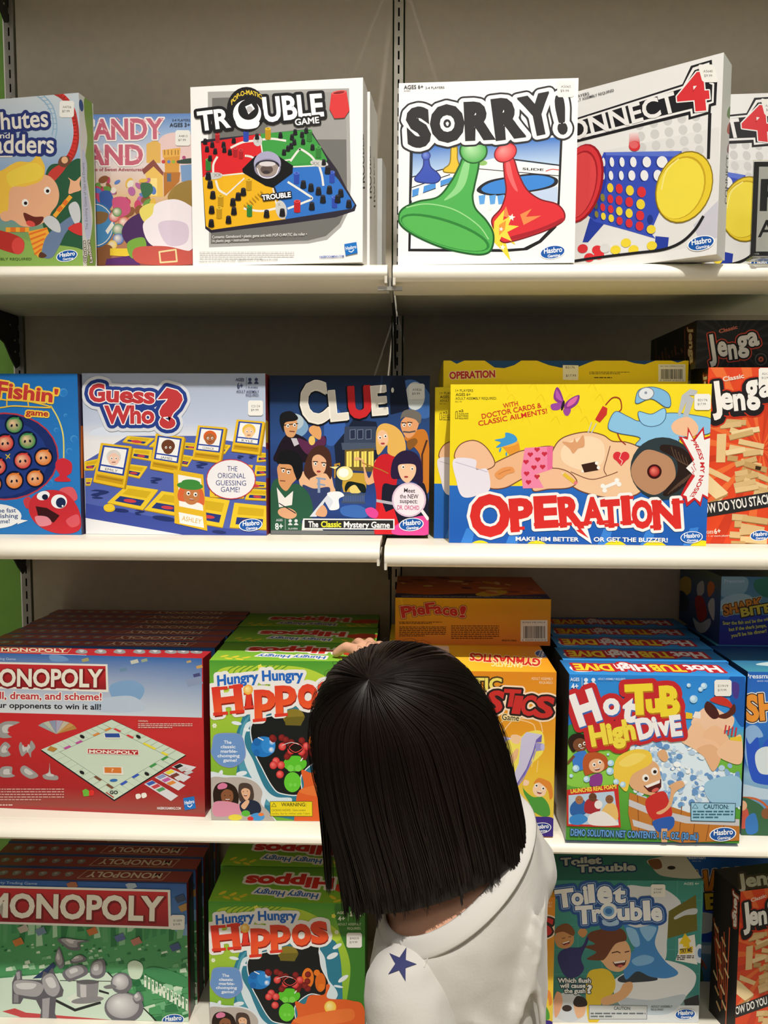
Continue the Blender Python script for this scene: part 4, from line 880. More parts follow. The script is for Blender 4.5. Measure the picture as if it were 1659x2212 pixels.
for a, x0, x1, y in (('THE', 1940, 2025, 940), ('ORIGINAL', 1858, 2095, 1000), ('GUESSING', 1842, 2100, 1062), ('GAME!', 1885, 2045, 1118)): f.T(a, '2E3C7C', x0, y, x1, y + 3, 46)
f.to('title_lettering')
TT = (('G', 765, 350, 905, 340, 150), ('uess', 905, 345, 1320, 362, 135), ('Who', 890, 530, 1320, 528, 150))
for o in ((66, 'D8DCE4'), (40, '27408C')):
    for a, x0, y0, x1, y1, h in TT: f.T(a, 'B8343A', x0, y0, x1, y1, h, wt=.05, out=[o])
    f.T('?', 'B8343A', 1325, 540, 1540, 560, 305, wt=.09, out=[o])
for a, x0, y0, x1, y1, h in TT: f.T(a, 'C03A3E', x0, y0, x1, y1, h, wt=.06, out=[(9, 'F2ECEC')])
f.T('?', 'C03A3E', 1325, 540, 1540, 560, 305, wt=.09, out=[(9, 'F2ECEC')])
f.to('front_print'); f.z(350, 780, 3.95)
f.T('AGES', '3A4264', 628, 172, 700, 175, 26, wt=.03); f.T('6+', '3A4264', 642, 235, 692, 232, 48, wt=.03); f.L('3A4264', 3, 720, 140, 720, 235)
for x in (750, 805): f.E('3A4264', x, 160, 14); f.B('3A4264', x - 18, 195, x, 175, x + 20, 195)
f.T('PLAYERS', '3A4264', 735, 232, 818, 234, 13, wt=.02); f.T('ADULT ASSEMBLY', '3A4264', 635, 272, 828, 275, 24, wt=.01); f.T('REQUIRED.', '3A4264', 716, 302, 828, 304, 24, wt=.01)
f.sticker(735, 338, 862, 468, 'C2124', '$9.99'); f.gaming(757, 1400, 190, -6)
f = c.right; f.bg('8E3440'); f.z(350, 780, 3.95); f.P('D8B430', 880, 500, 905, 520, 905, 700, 880, 700); f.P('5263B0', 885, 750, 910, 760, 915, 1000, 890, 1000)
c.done()

# --- mystery mansion game
c = Carton('clue', BOX, 'dark blue mystery game box with a lit mansion and six suspects', '16202E', film=True, side='14161C')
f = c.front; f.z(570, 780, 3.95)
f.V_([(0, '121D34'), (.2, '243F6C'), (.4, '2C4C88'), (.62, '2A3C70'), (.8, '2E4C96'), (1, '1E2A44')])
f.B('7FA4C8', 220, 520, 300, 460, 380, 560, 330, 640, 240, 640); f.E('B8C8D0', 260, 520, 80, 70); f.B('3C66A8', 1180, 200, 1300, 170, 1420, 300, 1410, 480, 1250, 450); f.E('CBD4D8', 1290, 300, 84, 120); f.B('3A62AE', 530, 430, 640, 420, 700, 600, 600, 720, 520, 680)
f.P('111A30', 1075, 200, 1120, 120, 1200, 140, 1240, 420, 1080, 460); f.E('D8DCD0', 1098, 250, 12, 22)
f.P('1A2338', 600, 720, 700, 600, 760, 500, 960, 520, 990, 700, 960, 900, 620, 950)
f.P('39455C', 680, 720, 690, 560, 960, 560, 960, 720); f.P('4A566A', 660, 700, 980, 700, 970, 760, 670, 760)
for x in (735, 800, 870): f.P('28304A', x, 590, x + 45, 585, x + 45, 665, x, 668); f.L('7C8AA0', 4, x, 590, x + 45, 585, x + 45, 665, x, 668, closed=True)
f.P('6B5A30', 690, 760, 940, 745, 940, 950, 690, 930)
for x in (705, 768, 832, 892): f.P('F4DE6A', x, 775, x + 44, 770, x + 44, 905, x, 905); f.L('8A6A24', 4, x + 22, 775, x + 22, 905)
f.P('C9A23C', 640, 950, 880, 960, 870, 1120, 680, 1120); f.P('B98A2C', 600, 880, 650, 870, 650, 1000, 600, 1000)
f.B('EAD27A', 740, 1060, 790, 1040, 820, 1080, 820, 1125, 740, 1125); f.B('14201C', 690, 1080, 720, 1030, 800, 1040, 860, 1060, 870, 1120, 830, 1120, 780, 1060, 730, 1080, 700, 1120)
f.P('44526E', 670, 1130, 865, 1130, 865, 1150, 670, 1150); f.P('44526E', 660, 1195, 865, 1200, 865, 1220, 660, 1215)
for k in range(13): f.L('5A6A86', 8, 680 + k * 14.5, 1150, 680 + k * 14.5, 1200)
f.B('3F6CB8', 660, 1250, 800, 1230, 900, 1290, 850, 1340, 680, 1320)
# plain suspects, no faces: hair, head, clothes
def figure(head, hair, hw, skin, hc): f.E(hc, *hair); f.E(skin, *head)
f.B('1E1620', 110, 760, 180, 640, 260, 620, 350, 660, 420, 720, 520, 640, 525, 720, 440, 780, 380, 860, 100, 860); f.B('5C2A4E', 290, 660, 420, 700, 510, 640, 520, 720, 400, 800, 330, 760); f.P('C8C4CC', 230, 660, 280, 660, 300, 710, 260, 730)
f.B('D8A070', 170, 500, 270, 490, 285, 580, 250, 650, 190, 630); f.B('18181C', 135, 520, 150, 450, 230, 430, 290, 480, 270, 510, 180, 530, 170, 610); f.B('E2A468', 385, 600, 400, 560, 460, 550, 490, 600, 480, 670, 430, 650); f.L('1a1a1e', 8, 170, 550, 290, 535); f.E('EBC46A', 410, 680, 28, 40)
f.B('E8B890', 310, 960, 420, 930, 560, 960, 600, 1080, 640, 1140, 560, 1120, 500, 1160, 380, 1100, 310, 1060); f.B('34406C', 330, 1060, 430, 1090, 560, 1080, 540, 1180, 450, 1280, 380, 1180); f.B('4A2C22', 340, 940, 390, 780, 480, 720, 560, 770, 580, 900, 570, 1010, 520, 960, 400, 1000, 390, 1020); f.B('E6B08A', 415, 830, 470, 800, 530, 850, 520, 940, 470, 980, 420, 930)
f.L('8FA0BC', 22, 470, 1000, 470, 1120); f.L('8FA0BC', 14, 450, 1000, 525, 1010); f.L('8FA0BC', 14, 455, 1050, 520, 1060)
f.B('24344E', 620, 900, 660, 920, 670, 1040, 640, 1180, 610, 1100)
f.B('2E5C44', 60, 1090, 130, 1000, 200, 1060, 290, 1050, 380, 1130, 420, 1260, 400, 1360, 320, 1360, 330, 1480, 60, 1480); f.P('EDE8E4', 110, 1080, 180, 1170, 250, 1110, 240, 1230, 130, 1250); f.P('E2E0DA', 330, 1360, 420, 1360, 540, 1480, 320, 1480)
f.B('D89A68', 118, 900, 180, 850, 250, 880, 290, 980, 240, 1050, 190, 1110, 135, 1060, 120, 980); f.B('15161A', 110, 860, 140, 780, 230, 760, 320, 830, 330, 950, 290, 1020, 260, 960, 230, 890, 140, 880); f.E('E0A880', 200, 1300, 82, 46, 12); f.L('22222a', 8, 130, 1215, 270, 1300)
f.P('DADFEA', 390, 1330, 560, 1120, 640, 1180, 630, 1250, 560, 1270, 520, 1200, 450, 1330); f.B('EEF1F6', 540, 1130, 640, 1115, 685, 1150, 640, 1180, 640, 1260, 560, 1270, 590, 1200); f.B('E0A880', 440, 1310, 500, 1230, 540, 1280, 520, 1330)
f.B('C8792C', 1200, 660, 1300, 590, 1400, 640, 1412, 1080, 1360, 1100, 1330, 800); f.L('4A2C24', 16, 1390, 680, 1350, 800, 1350, 960); f.B('E0A070', 1168, 530, 1230, 470, 1320, 500, 1300, 600, 1240, 660, 1190, 620); f.B('6E6A64', 1165, 500, 1190, 430, 1270, 415, 1340, 460, 1330, 540, 1290, 500, 1200, 480); f.L('5A5450', 14, 1190, 605, 1240, 610, 1290, 600); f.B('8A5A28', 1220, 690, 1290, 660, 1310, 700, 1240, 760)
f.B('E8B080', 850, 920, 830, 850, 775, 850, 790, 820, 850, 850, 870, 940, 900, 1000, 940, 900, 960, 840, 1100, 820, 1120, 900, 1080, 960, 920, 1050, 870, 1040); f.B('C8222C', 955, 850, 1010, 800, 1090, 800, 1140, 830, 1130, 1060, 1060, 1120, 1010, 1300, 940, 1480, 960, 1160, 930, 960); f.B('E4B45C', 960, 600, 1020, 535, 1120, 560, 1190, 640, 1210, 760, 1150, 820, 1060, 790, 1050, 720, 970, 800); f.E('F0C09A', 1015, 660, 48, 70, -6); f.L('B07A30', 8, 840, 870, 1000, 930, 1060, 960)
f.B('1C1E30', 1010, 1080, 1120, 1060, 1300, 1050, 1380, 1080, 1410, 1480, 1060, 1480); f.P('D8262E', 1040, 1290, 1110, 1260, 1180, 1480, 950, 1480, 980, 1300, 1000, 1180); f.P('B8B4BE', 960, 1180, 1130, 1210, 1130, 1235, 960, 1205); f.B('E04A9A', 865, 1270, 920, 1250, 975, 1290, 960, 1340, 900, 1330); f.B('E04A9A', 1130, 1400, 1300, 1330, 1400, 1340, 1405, 1480, 1110, 1480)
f.B('2A1E3E', 1090, 1000, 1100, 850, 1180, 770, 1280, 780, 1340, 860, 1355, 1040, 1280, 1030, 1200, 1000); f.B('EEC4A0', 1145, 900, 1200, 880, 1290, 890, 1290, 970, 1230, 1040, 1170, 1000)
f.eyes(9, 440, 878, 512, 888, 166, 938, 210, 950, 990, 655, 1036, 642, 1196, 548, 1244, 544, 1188, 905, 1264, 920, 205, 555, 262, 548)
for x, y in ((468, 944), (1015, 706), (1214, 990)): f.E('A8343A', x, y, 18, 8)
for x, y in ((160, 1022), (240, 600)): f.L('7A4030', 7, x - 20, y, x + 22, y + 3)
for x, y in ((165, 915), (212, 925), (440, 858), (512, 868), (1195, 528), (1245, 524)): f.L('1C1414', 7, x - 20, y, x + 20, y + 3)
f.E('F8E8A0', 690, 960, 70, 60); f.E('FFFDF0', 680, 955, 44, 38); f.P('F6E49A', 640, 900, 560, 905, 610, 925)
f.E('D8C0D8', 1238, 1185, 146, 148); f.E('F1E6F0', 1238, 1185, 132, 134); f.L('F2E8EE', 26, 1350, 1280, 1400, 1350)
for a, x0, x1, y, k in (('Meet', 1195, 1290, 1122, '3A3038'), ('the NEW', 1160, 1318, 1172, '3A3038'), ('suspect:', 1160, 1310, 1212, '3A3038'), ('DR. ORCHID', 1138, 1325, 1268, 'C83A7C')): f.T(a, k, x0, y, x1, y + 4, 38, wt=.02)
f.T('AGES', 'D8DCE0', 105, 1368, 160, 1368, 20, wt=.02); f.T('8+', 'F0F2F4', 98, 1440, 165, 1436, 56, wt=.03); f.L('C8CCD0', 3, 183, 1350, 183, 1440)
for x in (225, 275): f.E('D8DCE0', x, 1365, 14); f.B('D8DCE0', x - 18, 1400, x, 1382, x + 20, 1400)
f.T('PLAYERS', 'D8DCE0', 210, 1438, 288, 1438, 14, wt=.02)
f.P('F2F2F2', 335, 1345, 1115, 1350, 1115, 1440, 335, 1435); f.P('2B2B2D', 347, 1356, 1104, 1360, 1104, 1430, 347, 1426)
f.T('The', 'F4F4F4', 380, 1418, 465, 1418, 52, wt=.04); f.T('Classic', 'F0E83C', 488, 1418, 660, 1418, 52, wt=.04); f.T('Mystery Game', 'F4F4F4', 682, 1420, 1075, 1424, 52, wt=.04)
f.P('6E7072', 60, 1445, 940, 1450, 945, 1480, 60, 1478)
f.to('title_lettering')
K = (('C', 332, 525, 562, 500, 345, 'E2DDD2'), ('L', 575, 500, 722, 485, 248, 'E2DDD2'), ('U', 732, 472, 918, 462, 255, 'C8282E'), ('E', 930, 450, 1058, 440, 235, 'E2DDD2'))
for ch, x0, y0, x1, y1, h, k in K: f.T(ch, k, x0 - 8, y0 + 10, x1 - 8, y1 + 10, h, wt=.06, out=[(13, '0E1018')])
for ch, x0, y0, x1, y1, h, k in K: f.T(ch, k, x0, y0, x1, y1, h, wt=.05, out=[(6, 'F4F0E6' if ch != 'U' else 'C8282E')])
f.to('front_print'); f.sticker(1238, 195, 1372, 330, 'A5826', '$9.99', tone='DDE0E0'); f.gaming(1258, 1396, 200, -6)
c.done()

# --- patient game
def oper_art(c):
    f = c.front; f.H = homog(FR['oper'][0]); f.z(920, 760, 3.77)
    f.bg('F2DA24'); f.P(None, 150, 1090, 2500, 1110, 2500, 1620, 150, 1620, cols=['2A6CC4', '2A6CC4', '1E58B0', '1E58B0'])
    for x in (330, 700, 1450, 1800, 2150): f.P('3C84DA', x, 1440, x + 70, 1430, x + 40, 1590, x - 60, 1590)
    for x in (440, 900, 1540, 1860, 2250): f.B('F2DA24', x - 90, 1590, x - 50, 1550, x + 10, 1538, x + 70, 1560, x + 100, 1600)
    for k in range(14): f.C('EACB1E', 5, [(600 + k * 60, 300 + (k % 4) * 90), (640 + k * 60, 260 + (k % 4) * 90), (670 + k * 60, 320 + (k % 4) * 90)])
    f.T('1+ PLAYERS', '5A5220', 242, 328, 384, 328, 22, wt=.01); f.T('AGES 6+', '4A4218', 242, 362, 364, 360, 24, wt=.02); f.T('ADULT ASSEMBLY REQUIRED.', '5A5220', 240, 392, 578, 390, 21, wt=.01); f.T('B2176', '8a7c2a', 240, 414, 292, 414, 13)
    f.L('4A4218', 4, 242, 490, 256, 486, 258, 545, 240, 546, closed=True); f.T('x2', '4A4218', 266, 492, 306, 492, 20, wt=.03)
    for k, a in enumerate(('ALKALINE', 'BATTERIES', 'REQUIRED')): f.T(a, '5A5220', 266, 512 + k * 19, 346, 512 + k * 19, 13, wt=.02)
    f.T('WITH', 'CC2E24', 632, 462, 752, 440, 40, wt=.02); f.T('DOCTOR CARDS &', 'CC2E24', 458, 548, 945, 454, 42, wt=.02); f.T('CLASSIC AILMENTS!', 'CC2E24', 430, 606, 990, 502, 42, wt=.02)
    # butterfly, bucket
    for q in ((1060, 295, 1090, 310, 1125, 410, 1100, 430, 1040, 380), (1250, 355, 1230, 430, 1140, 480, 1130, 430, 1180, 380)): f.B('8A3A8C', *q)
    f.B('B45AB0', 1065, 310, 1110, 400, 1060, 375); f.B('D86AA8', 1235, 365, 1210, 420, 1150, 450, 1170, 400); f.B('9A4AA0', 1020, 430, 1100, 420, 1090, 470, 1030, 475); f.B('9A4AA0', 1120, 470, 1180, 470, 1160, 520, 1130, 515); f.E('2A1A2C', 1115, 440, 12, 42, 15)
    f.P('E89A34', 620, 770, 755, 735, 768, 800, 740, 830, 680, 840); f.E('F0B04A', 688, 752, 70, 20, -14); f.B('3F9AD8', 560, 720, 640, 700, 650, 660, 720, 680, 740, 730, 640, 770, 570, 780, 610, 740); f.E('3F9AD8', 605, 800, 8, 20, 20); f.E('3F9AD8', 655, 835, 7, 16)
    # plain rounded skin-toned shapes carrying the little ailment pieces; no figure
    ln = '7A4A34'
    f.C(ln, 8, [(490, 960), (700, 840), (820, 800), (1040, 780), (1000, 960), (800, 1030), (640, 1110), (500, 1100)], True, fill='EDB98E')
    f.C(ln, 8, [(235, 830), (290, 750), (400, 725), (500, 790), (560, 920), (440, 965), (260, 890)], True, fill='F0C09A')
    f.B('E9E4F0', 225, 880, 400, 880, 410, 960, 500, 960, 520, 1120, 420, 1170, 330, 1190, 280, 1160, 250, 1060); f.L('B9B2CC', 5, 240, 900, 500, 980)
    f.C(ln, 9, [(1040, 790), (1120, 700), (1300, 655), (1440, 680), (1520, 730), (1640, 740), (1760, 800), (1800, 930), (1790, 1080), (1700, 1170), (1500, 1190), (1300, 1150), (1180, 1090), (1060, 1000), (1020, 900)], True, fill='F0C8A0')
    f.B('F7DAB8', 1120, 770, 1300, 690, 1440, 740, 1440, 900, 1300, 970, 1120, 900); f.C(ln, 7, [(1500, 770), (1470, 880), (1450, 960), (1470, 1005)]); f.C(ln, 7, [(1180, 980), (1340, 1040), (1480, 1010), (1560, 980)])
    f.C(ln, 8, [(900, 980), (1040, 950), (1160, 980), (1230, 1060), (1160, 1110), (1000, 1120), (870, 1130)], True, fill='F0C09A')
    f.P('F08AAE', 805, 785, 1030, 770, 1025, 960, 900, 1000, 960, 1110, 790, 1115, 775, 980); f.P('EA6E9C', 985, 775, 1035, 768, 1030, 950, 990, 965)
    def heart(x, y, r, k='CC2E44'): f.E(k, x - r * .5, y - r * .3, r * .58); f.E(k, x + r * .5, y - r * .3, r * .58); f.P(k, x - r * 1.03, y - r * .12, x + r * 1.03, y - r * .12, x, y + r)
    for x, y in ((850, 840), (905, 800), (965, 835), (815, 900), (910, 880), (880, 945), (950, 940), (820, 995), (905, 1020), (835, 1065)): heart(x, y, 21)
    f.B('DDA274', 1110, 735, 1190, 740, 1210, 705, 1230, 740, 1280, 680, 1290, 770, 1240, 790, 1200, 830, 1170, 790); heart(1590, 870, 62, 'D8323C'); f.L('F4DCC8', 5, 1590, 830, 1575, 870, 1600, 890, 1588, 920)
    f.P('3A2018', 1265, 920, 1385, 895, 1405, 965, 1290, 985); f.E('F4F0E8', 1390, 908, 14); f.E('F4F0E8', 1405, 945, 14); f.E('F4F0E8', 1275, 975, 10)
    f.P('E8C03A', 1130, 985, 1215, 1050, 1200, 1075, 1110, 1005); f.P('F2D8B0', 1100, 980, 1130, 985, 1112, 1005); f.P('E07A84', 1215, 1050, 1238, 1065, 1222, 1085, 1200, 1075)
    f.L('F4F4F0', 26, 1455, 1105, 1555, 1065)
    for x, y in ((1440, 1095), (1455, 1130), (1555, 1048), (1572, 1080)): f.E('F4F4F0', x, y, 19)
    f.B('E89A5A', 560, 1000, 620, 950, 700, 940, 720, 980, 660, 1000, 600, 1040); f.C('C87A3C', 6, [(590, 1000), (640, 975), (690, 962)])
    f.z(1250, 680, 3.951)
    # blue sleeve, cap, tool: plain cloth shapes without a face
    f.C('A02A24', 9, [(230, 770), (290, 710), (350, 720), (365, 800), (330, 850), (320, 960), (350, 1060), (400, 1110)])
    f.P('C8342C', 140, 895, 205, 780, 245, 800, 240, 850, 180, 920); f.L('C8C8CC', 9, 110, 920, 80, 1010); f.L('C8C8CC', 9, 150, 930, 105, 1015)
    f.C('3A5A80', 6, [(250, 960), (310, 830), (420, 870), (520, 910), (640, 860), (800, 840), (990, 860), (1140, 900), (1120, 1010), (980, 1030), (860, 1060), (830, 1120), (500, 1120), (520, 1050), (330, 1010)], True, fill='8CC4E8')
    f.C('3A5A80', 6, [(485, 720), (520, 640), (640, 620), (760, 670), (785, 770), (740, 790), (620, 720), (500, 760)], True, fill='7FB8E0'); f.E('7a8694', 575, 675, 70, 56, -10); f.E('DDE3E8', 575, 675, 62, 48, -10); f.E('8a96a4', 572, 668, 12)
    f.C('3A5A80', 6, [(510, 830), (620, 850), (730, 800), (740, 880), (690, 940), (600, 955), (530, 920)], True, fill='94CCEE')
    f.P('B9BDC2', 880, 690, 950, 635, 1015, 650, 1000, 690, 940, 690, 985, 720, 920, 910, 880, 900, 920, 740, 860, 870, 845, 850)
    f.C(None, 0, [(790, 950), (850, 890), (950, 880), (1020, 960), (980, 1040), (830, 1020)], True, fill='F0C09A')
    f.E('2E3B40', 715, 1315, 275, 268); f.B('B88A68', 450, 1300, 560, 1160, 700, 1180, 800, 1250, 820, 1400, 700, 1520, 600, 1530, 480, 1440); f.B('2A1C18', 720, 1110, 880, 1140, 985, 1250, 940, 1300, 985, 1380, 880, 1480, 760, 1550, 720, 1520, 830, 1380, 830, 1240, 700, 1160)
    for k in range(5): f.C('5A4436', 7, [(790 + k * 30, 1130 + k * 22), (830 + k * 26, 1230 + k * 14), (930 + k * 8, 1290)]); f.C('5A4436', 7, [(760 + k * 32, 1530 - k * 22), (840 + k * 22, 1450 - k * 12), (940 + k * 6, 1370 - k * 4)])
    f.E('3A1010', 645, 1340, 62); f.E('A81E20', 645, 1338, 44, c2='F08070')
    f.P('C8262C', 930, 955, 980, 1060, 1065, 955, 1075, 1050, 1130, 1030, 1130, 1600, 1060, 1550, 1040, 1640, 990, 1580, 920, 1640, 900, 1570, 850, 1580, 930, 1420, 1000, 1310, 930, 1160, 850, 1040, 925, 1050)
    f.P('F2F1EF', 940, 1000, 985, 1085, 1055, 990, 1070, 1070, 1130, 1050, 1125, 1570, 1055, 1530, 1035, 1600, 985, 1560, 930, 1600, 920, 1550, 890, 1540, 990, 1380, 915, 1310, 985, 1240, 880, 1050, 930, 1070)
    f.T('PRESS MY NOSE!', 'C8262C', 955, 1070, 945, 1555, 38, wt=.04, arc=88)
    for q in ((970, 1250, 990, 1280, 975, 1280, 1000, 1330), (960, 1300, 985, 1340, 970, 1345, 990, 1380)): f.L('C8262C', 5, *q)
    # lettering
    f.z(920, 760, 3.77); f.to('title_lettering')
    K = (('O', 362, 1490, 690, 1480, 320), ('P', 690, 1455, 885, 1440, 255), ('E', 885, 1425, 1080, 1415, 245), ('R', 1090, 1420, 1285, 1400, 235), ('A', 1275, 1405, 1455, 1395, 215), ('T', 1430, 1425, 1590, 1415, 215), ('I', 1600, 1400, 1672, 1395, 225), ('O', 1678, 1430, 1850, 1422, 215), ('N', 1852, 1440, 2078, 1425, 230))
    for ch, x0, y0, x1, y1, h in K: f.T(ch, 'D9302C', x0, y0, x1, y1, h, wt=.06, out=[(26, 'F4F3F0')])
    f.P('F4F3F0', 1180, 1400, 1300, 1390, 1350, 1565, 1240, 1490)
    for ch, x0, y0, x1, y1, h in K: f.T(ch, 'D9302C', x0, y0, x1, y1, h, wt=.075)
    def serif(*q):
        for x, y, w in q: f.L('D9302C', 26, x - w, y + 3, x + w, y - 3)
    serif((745, 1440, 52), (735, 1220, 45), (945, 1405, 60), (930, 1195, 50), (1130, 1405, 52), (1115, 1200, 40), (1300, 1395, 44), (1440, 1388, 44), (1512, 1412, 52), (1440, 1215, 12), (1636, 1390, 48), (1636, 1190, 48), (1870, 1425, 40), (2050, 1225, 46), (1875, 1225, 36))
    f.P('D9302C', 1210, 1395, 1275, 1385, 1290, 1440, 1260, 1440, 1325, 1520, 1220, 1455, 1245, 1450)
    f.to('front_print'); f.T('MAKE HIM BETTER', 'F4F4F4', 730, 1540, 1245, 1545, 34, wt=.04); f.T('OR GET THE BUZZER!', 'F4F4F4', 1365, 1545, 1968, 1552, 36, wt=.04)
    f.z(1250, 680, 3.951)
    f.sticker(985, 678, 1125, 815, 'B2176', '$17.99'); f.gaming(962, 1900, 180, -4, blue='2462B8')
    f = c.top; f.bg('F0D622')
    return c
c = oper_art(Carton('oper', BOX, 'long yellow and blue doctor game box with round buzzer button, facing front', 'F2DA24', side='F2DA24', film=False)); c.done()
duplicate(c.root, 'yellow and blue doctor game box showing only its left edge behind the front one', BX['oper2'][0] - BX['oper'][0], BX['oper2'][1] - BX['oper'][1] + .003)
c = Carton('operflat', BOX, 'yellow doctor game box lying flat with its barcode edge showing above the front one', 'E9CC22', top='1B3F70')
f = c.front; f.z(920, 760, 3.77); f.bg('EFD320')
f.P('1F4880', 130, 60, 180, 60, 250, 100, 310, 75, 330, 60, 460, 60, 560, 130, 640, 135, 720, 110, 790, 65, 870, 60, 1000, 110, 1100, 132, 1240, 125, 1340, 85, 1430, 60, 1580, 60, 1700, 95, 1780, 105, 1880, 70, 1960, 60, 2050, 90, 2150, 60, 2150, 40, 130, 40)
f.to('title_lettering'); f.T('OPERATION', 'B8302C', 192, 222, 565, 208, 58, wt=.06, out=[(5, 'EBDCB0')]); f.to('front_print')
f.tiny('6a5c1a', 1330, 165, 1660, 190, 2, 6); f.tiny('4a3c10', 1370, 208, 1680, 222, 1, 8); f.to('price_sticker'); f.P('EFEADC', 1115, 110, 1242, 112, 1240, 232, 1115, 230); f.T('B2176', '3a3a3a', 1138, 138, 1212, 138, 20); f.T('$17.99', '3a3a3a', 1140, 205, 1222, 205, 20); f.to('front_print')
def barcode(f, x0, y0, x1, y1, head, seed=5):
    f.to('barcode_label'); f.R('E9E6DC', x0, y0, x1, y1); r = random.Random(seed); w = x1 - x0; h = y1 - y0
    f.T(head, '4a463c', x0 + w * .08, y0 + h * .14, x1 - w * .08, y0 + h * .14, h * .07); x = x0 + w * .1
    while x < x1 - w * .1: b = r.uniform(.008, .03) * w; f.R('2a2826', x, y0 + h * .28, x + b, y1 - h * .14); x += b + r.uniform(.008, .02) * w
    f.T('6 30509 61610 0', '4a463c', x0 + w * .06, y1 - h * .03, x1 - w * .06, y1 - h * .03, h * .08); f.to('front_print')
f.z(1250, 680, 3.951); barcode(f, 680, 425, 912, 572, 'B21760 OPERATION')
c.top.bg('17355E'); c.done()

# --- wooden block tower game
WOODS = ['E2C48E', 'CFAE76', 'D8B884', 'EBD3A2', 'C29C64']
def jenga_art(c):
    f = c.front; f.H = homog(FR['jenga'][0]); f.z(1250, 680, 3.951); f.bg('DD4A28')
    for k in range(20):
        a = R(k * 18 + 4); b_ = R(k * 18 + 11); f.P('E8703A' if k % 3 else 'C83E24', 1560, 1150, 1560 + 1500 * math.cos(a), 1150 + 1500 * math.sin(a), 1560 + 1500 * math.cos(b_), 1150 + 1500 * math.sin(b_))
    r = random.Random(4)
    def block(x, y, w, h, rot, k=0):
        cr, sr = math.cos(R(rot)), math.sin(R(rot)); g = lambda u, v: (x + u * cr - v * sr, y + u * sr + v * cr)
        f.P(WOODS[k % 5], *g(0, 0), *g(w, 0), *g(w, h), *g(0, h)); f.P('9A7444', *g(0, h), *g(w, h), *g(w, h + h * .16), *g(0, h + h * .16))
    for y, x0, w, rot in ((890, 1230, 200, 3), (930, 1205, 180, -6), (960, 1300, 120, 20), (1000, 1300, 190, -12), (965, 1480, 60, -10), (1030, 1280, 210, -14), (1060, 1370, 220, 12), (1110, 1290, 130, 10), (1130, 1380, 200, 8), (1160, 1250, 170, -10), (1200, 1270, 90, 6), (1170, 1400, 150, -8), (1230, 1390, 180, 14), (1260, 1330, 190, -16), (1250, 1420, 200, 16), (1300, 1400, 210, 20), (1340, 1330, 110, -10), (1330, 1480, 160, 22), (1390, 1330, 200, -14), (1390, 1420, 210, 20), (1440, 1320, 190, -12), (1450, 1480, 150, 16), (1480, 1330, 200, -10), (1500, 1500, 140, 12)):
        block(x0, y, w, 44, rot, r.randrange(5))
    for y, x0, w, rot in ((1700, 1310, 130, 4), (1710, 1400, 220, 8), (1760, 1330, 60, 2), (1780, 1390, 200, 10), (1830, 1370, 190, -4), (1850, 1290, 90, 4), (1890, 1380, 230, 4), (1930, 1300, 120, 2), (1960, 1340, 240, -2)): block(x0, y, w, 52, rot, r.randrange(5))
    f.P('3a2818', 1510, 1290, 1560, 1300, 1550, 1330, 1505, 1320)
    f.P('E2C48E', 1180, 1020, 1260, 1018, 1250, 1262, 1172, 1262); f.P('E2C48E', 1110, 1300, 1300, 1395, 1275, 1430, 1100, 1350); f.P('EBD3A2', 1000, 1300, 1110, 1370, 1275, 1520, 1200, 1600, 1000, 1430); f.P('B08A54', 1110, 1600, 1270, 1530, 1275, 1545, 1150, 1605)
    f.P('2A2A2C', 900, 1640, 1760, 1490, 2100, 1430, 2100, 1560, 1700, 1630, 900, 1760); f.T('HOW DO YOU STACK UP?', 'EDEBE6', 1020, 1708, 1760, 1590, 82, wt=.03)
    f.T('AGES', 'F2E6D8', 1062, 1870, 1150, 1868, 24, wt=.02); f.T('6+', 'F6EEE2', 1158, 1872, 1212, 1866, 44, wt=.03); f.T('For 1 or more players', 'F2D8C8', 1062, 1898, 1290, 1892, 15, wt=.02)
    f.to('title_lettering')
    K = (('J', 1138, 815, 1225, 805, 245), ('e', 1210, 805, 1320, 800, 200), ('n', 1325, 815, 1425, 805, 200), ('g', 1430, 735, 1545, 720, 250), ('a', 1540, 700, 1660, 690, 210))
    for ch, x0, y0, x1, y1, h in K: f.T(ch, '1B1A1C', x0, y0 + 14, x1, y1 + 14, h, wt=.05, out=[(46, 'C8341E'), (36, '232022')])
    for ch, x0, y0, x1, y1, h in K: f.T(ch, 'F0EEEA', x0, y0, x1, y1, h, wt=.05, out=[(20, '232022')])
    for ch, x0, y0, x1, y1, h in K: f.T(ch, 'F0EEEA', x0, y0, x1, y1, h, wt=.055)
    f.T('Classic', 'F2D9C8', 1232, 572, 1412, 540, 40, wt=.04); f.to('front_print')
    f.gaming(1545, 1885, 160, -6)
    f = c.left; f.bg('2A2624'); f.H = homog(((0, 0), (100, 0), (100, 300), (0, 300))); f.z(0, 0, 1)
    f.P('1E1C1C', 66, 0, 100, 0, 100, 300, 66, 300); f.L('C8603C', 4, 66, 90, 66, 300); f.T('Jenga', 'E4E0D8', 78, 10, 80, 80, 16, wt=.05, out=[(4, '8A3A24')])
    for k in range(9): f.L('B0502E', 4, 5 + k * 6, 100 + (k * 37) % 50, 30 + k * 4, 180 + (k * 53) % 90)
    for k in range(12): f.L(WOODS[k % 5], 6, 10 + (k * 29) % 50, 110 + k * 14, 24 + (k * 29) % 50, 120 + k * 14)
    return c
c = jenga_art(Carton('jenga', BOX, 'orange wooden block tower game box standing at the right end of the second row', 'B8401F', side='2A2624'))
c.front.z(1250, 680, 3.951).sticker(1535, 455, 1660, 590, 'A2120', '$12.99'); c.top.bg('262424'); c.done()
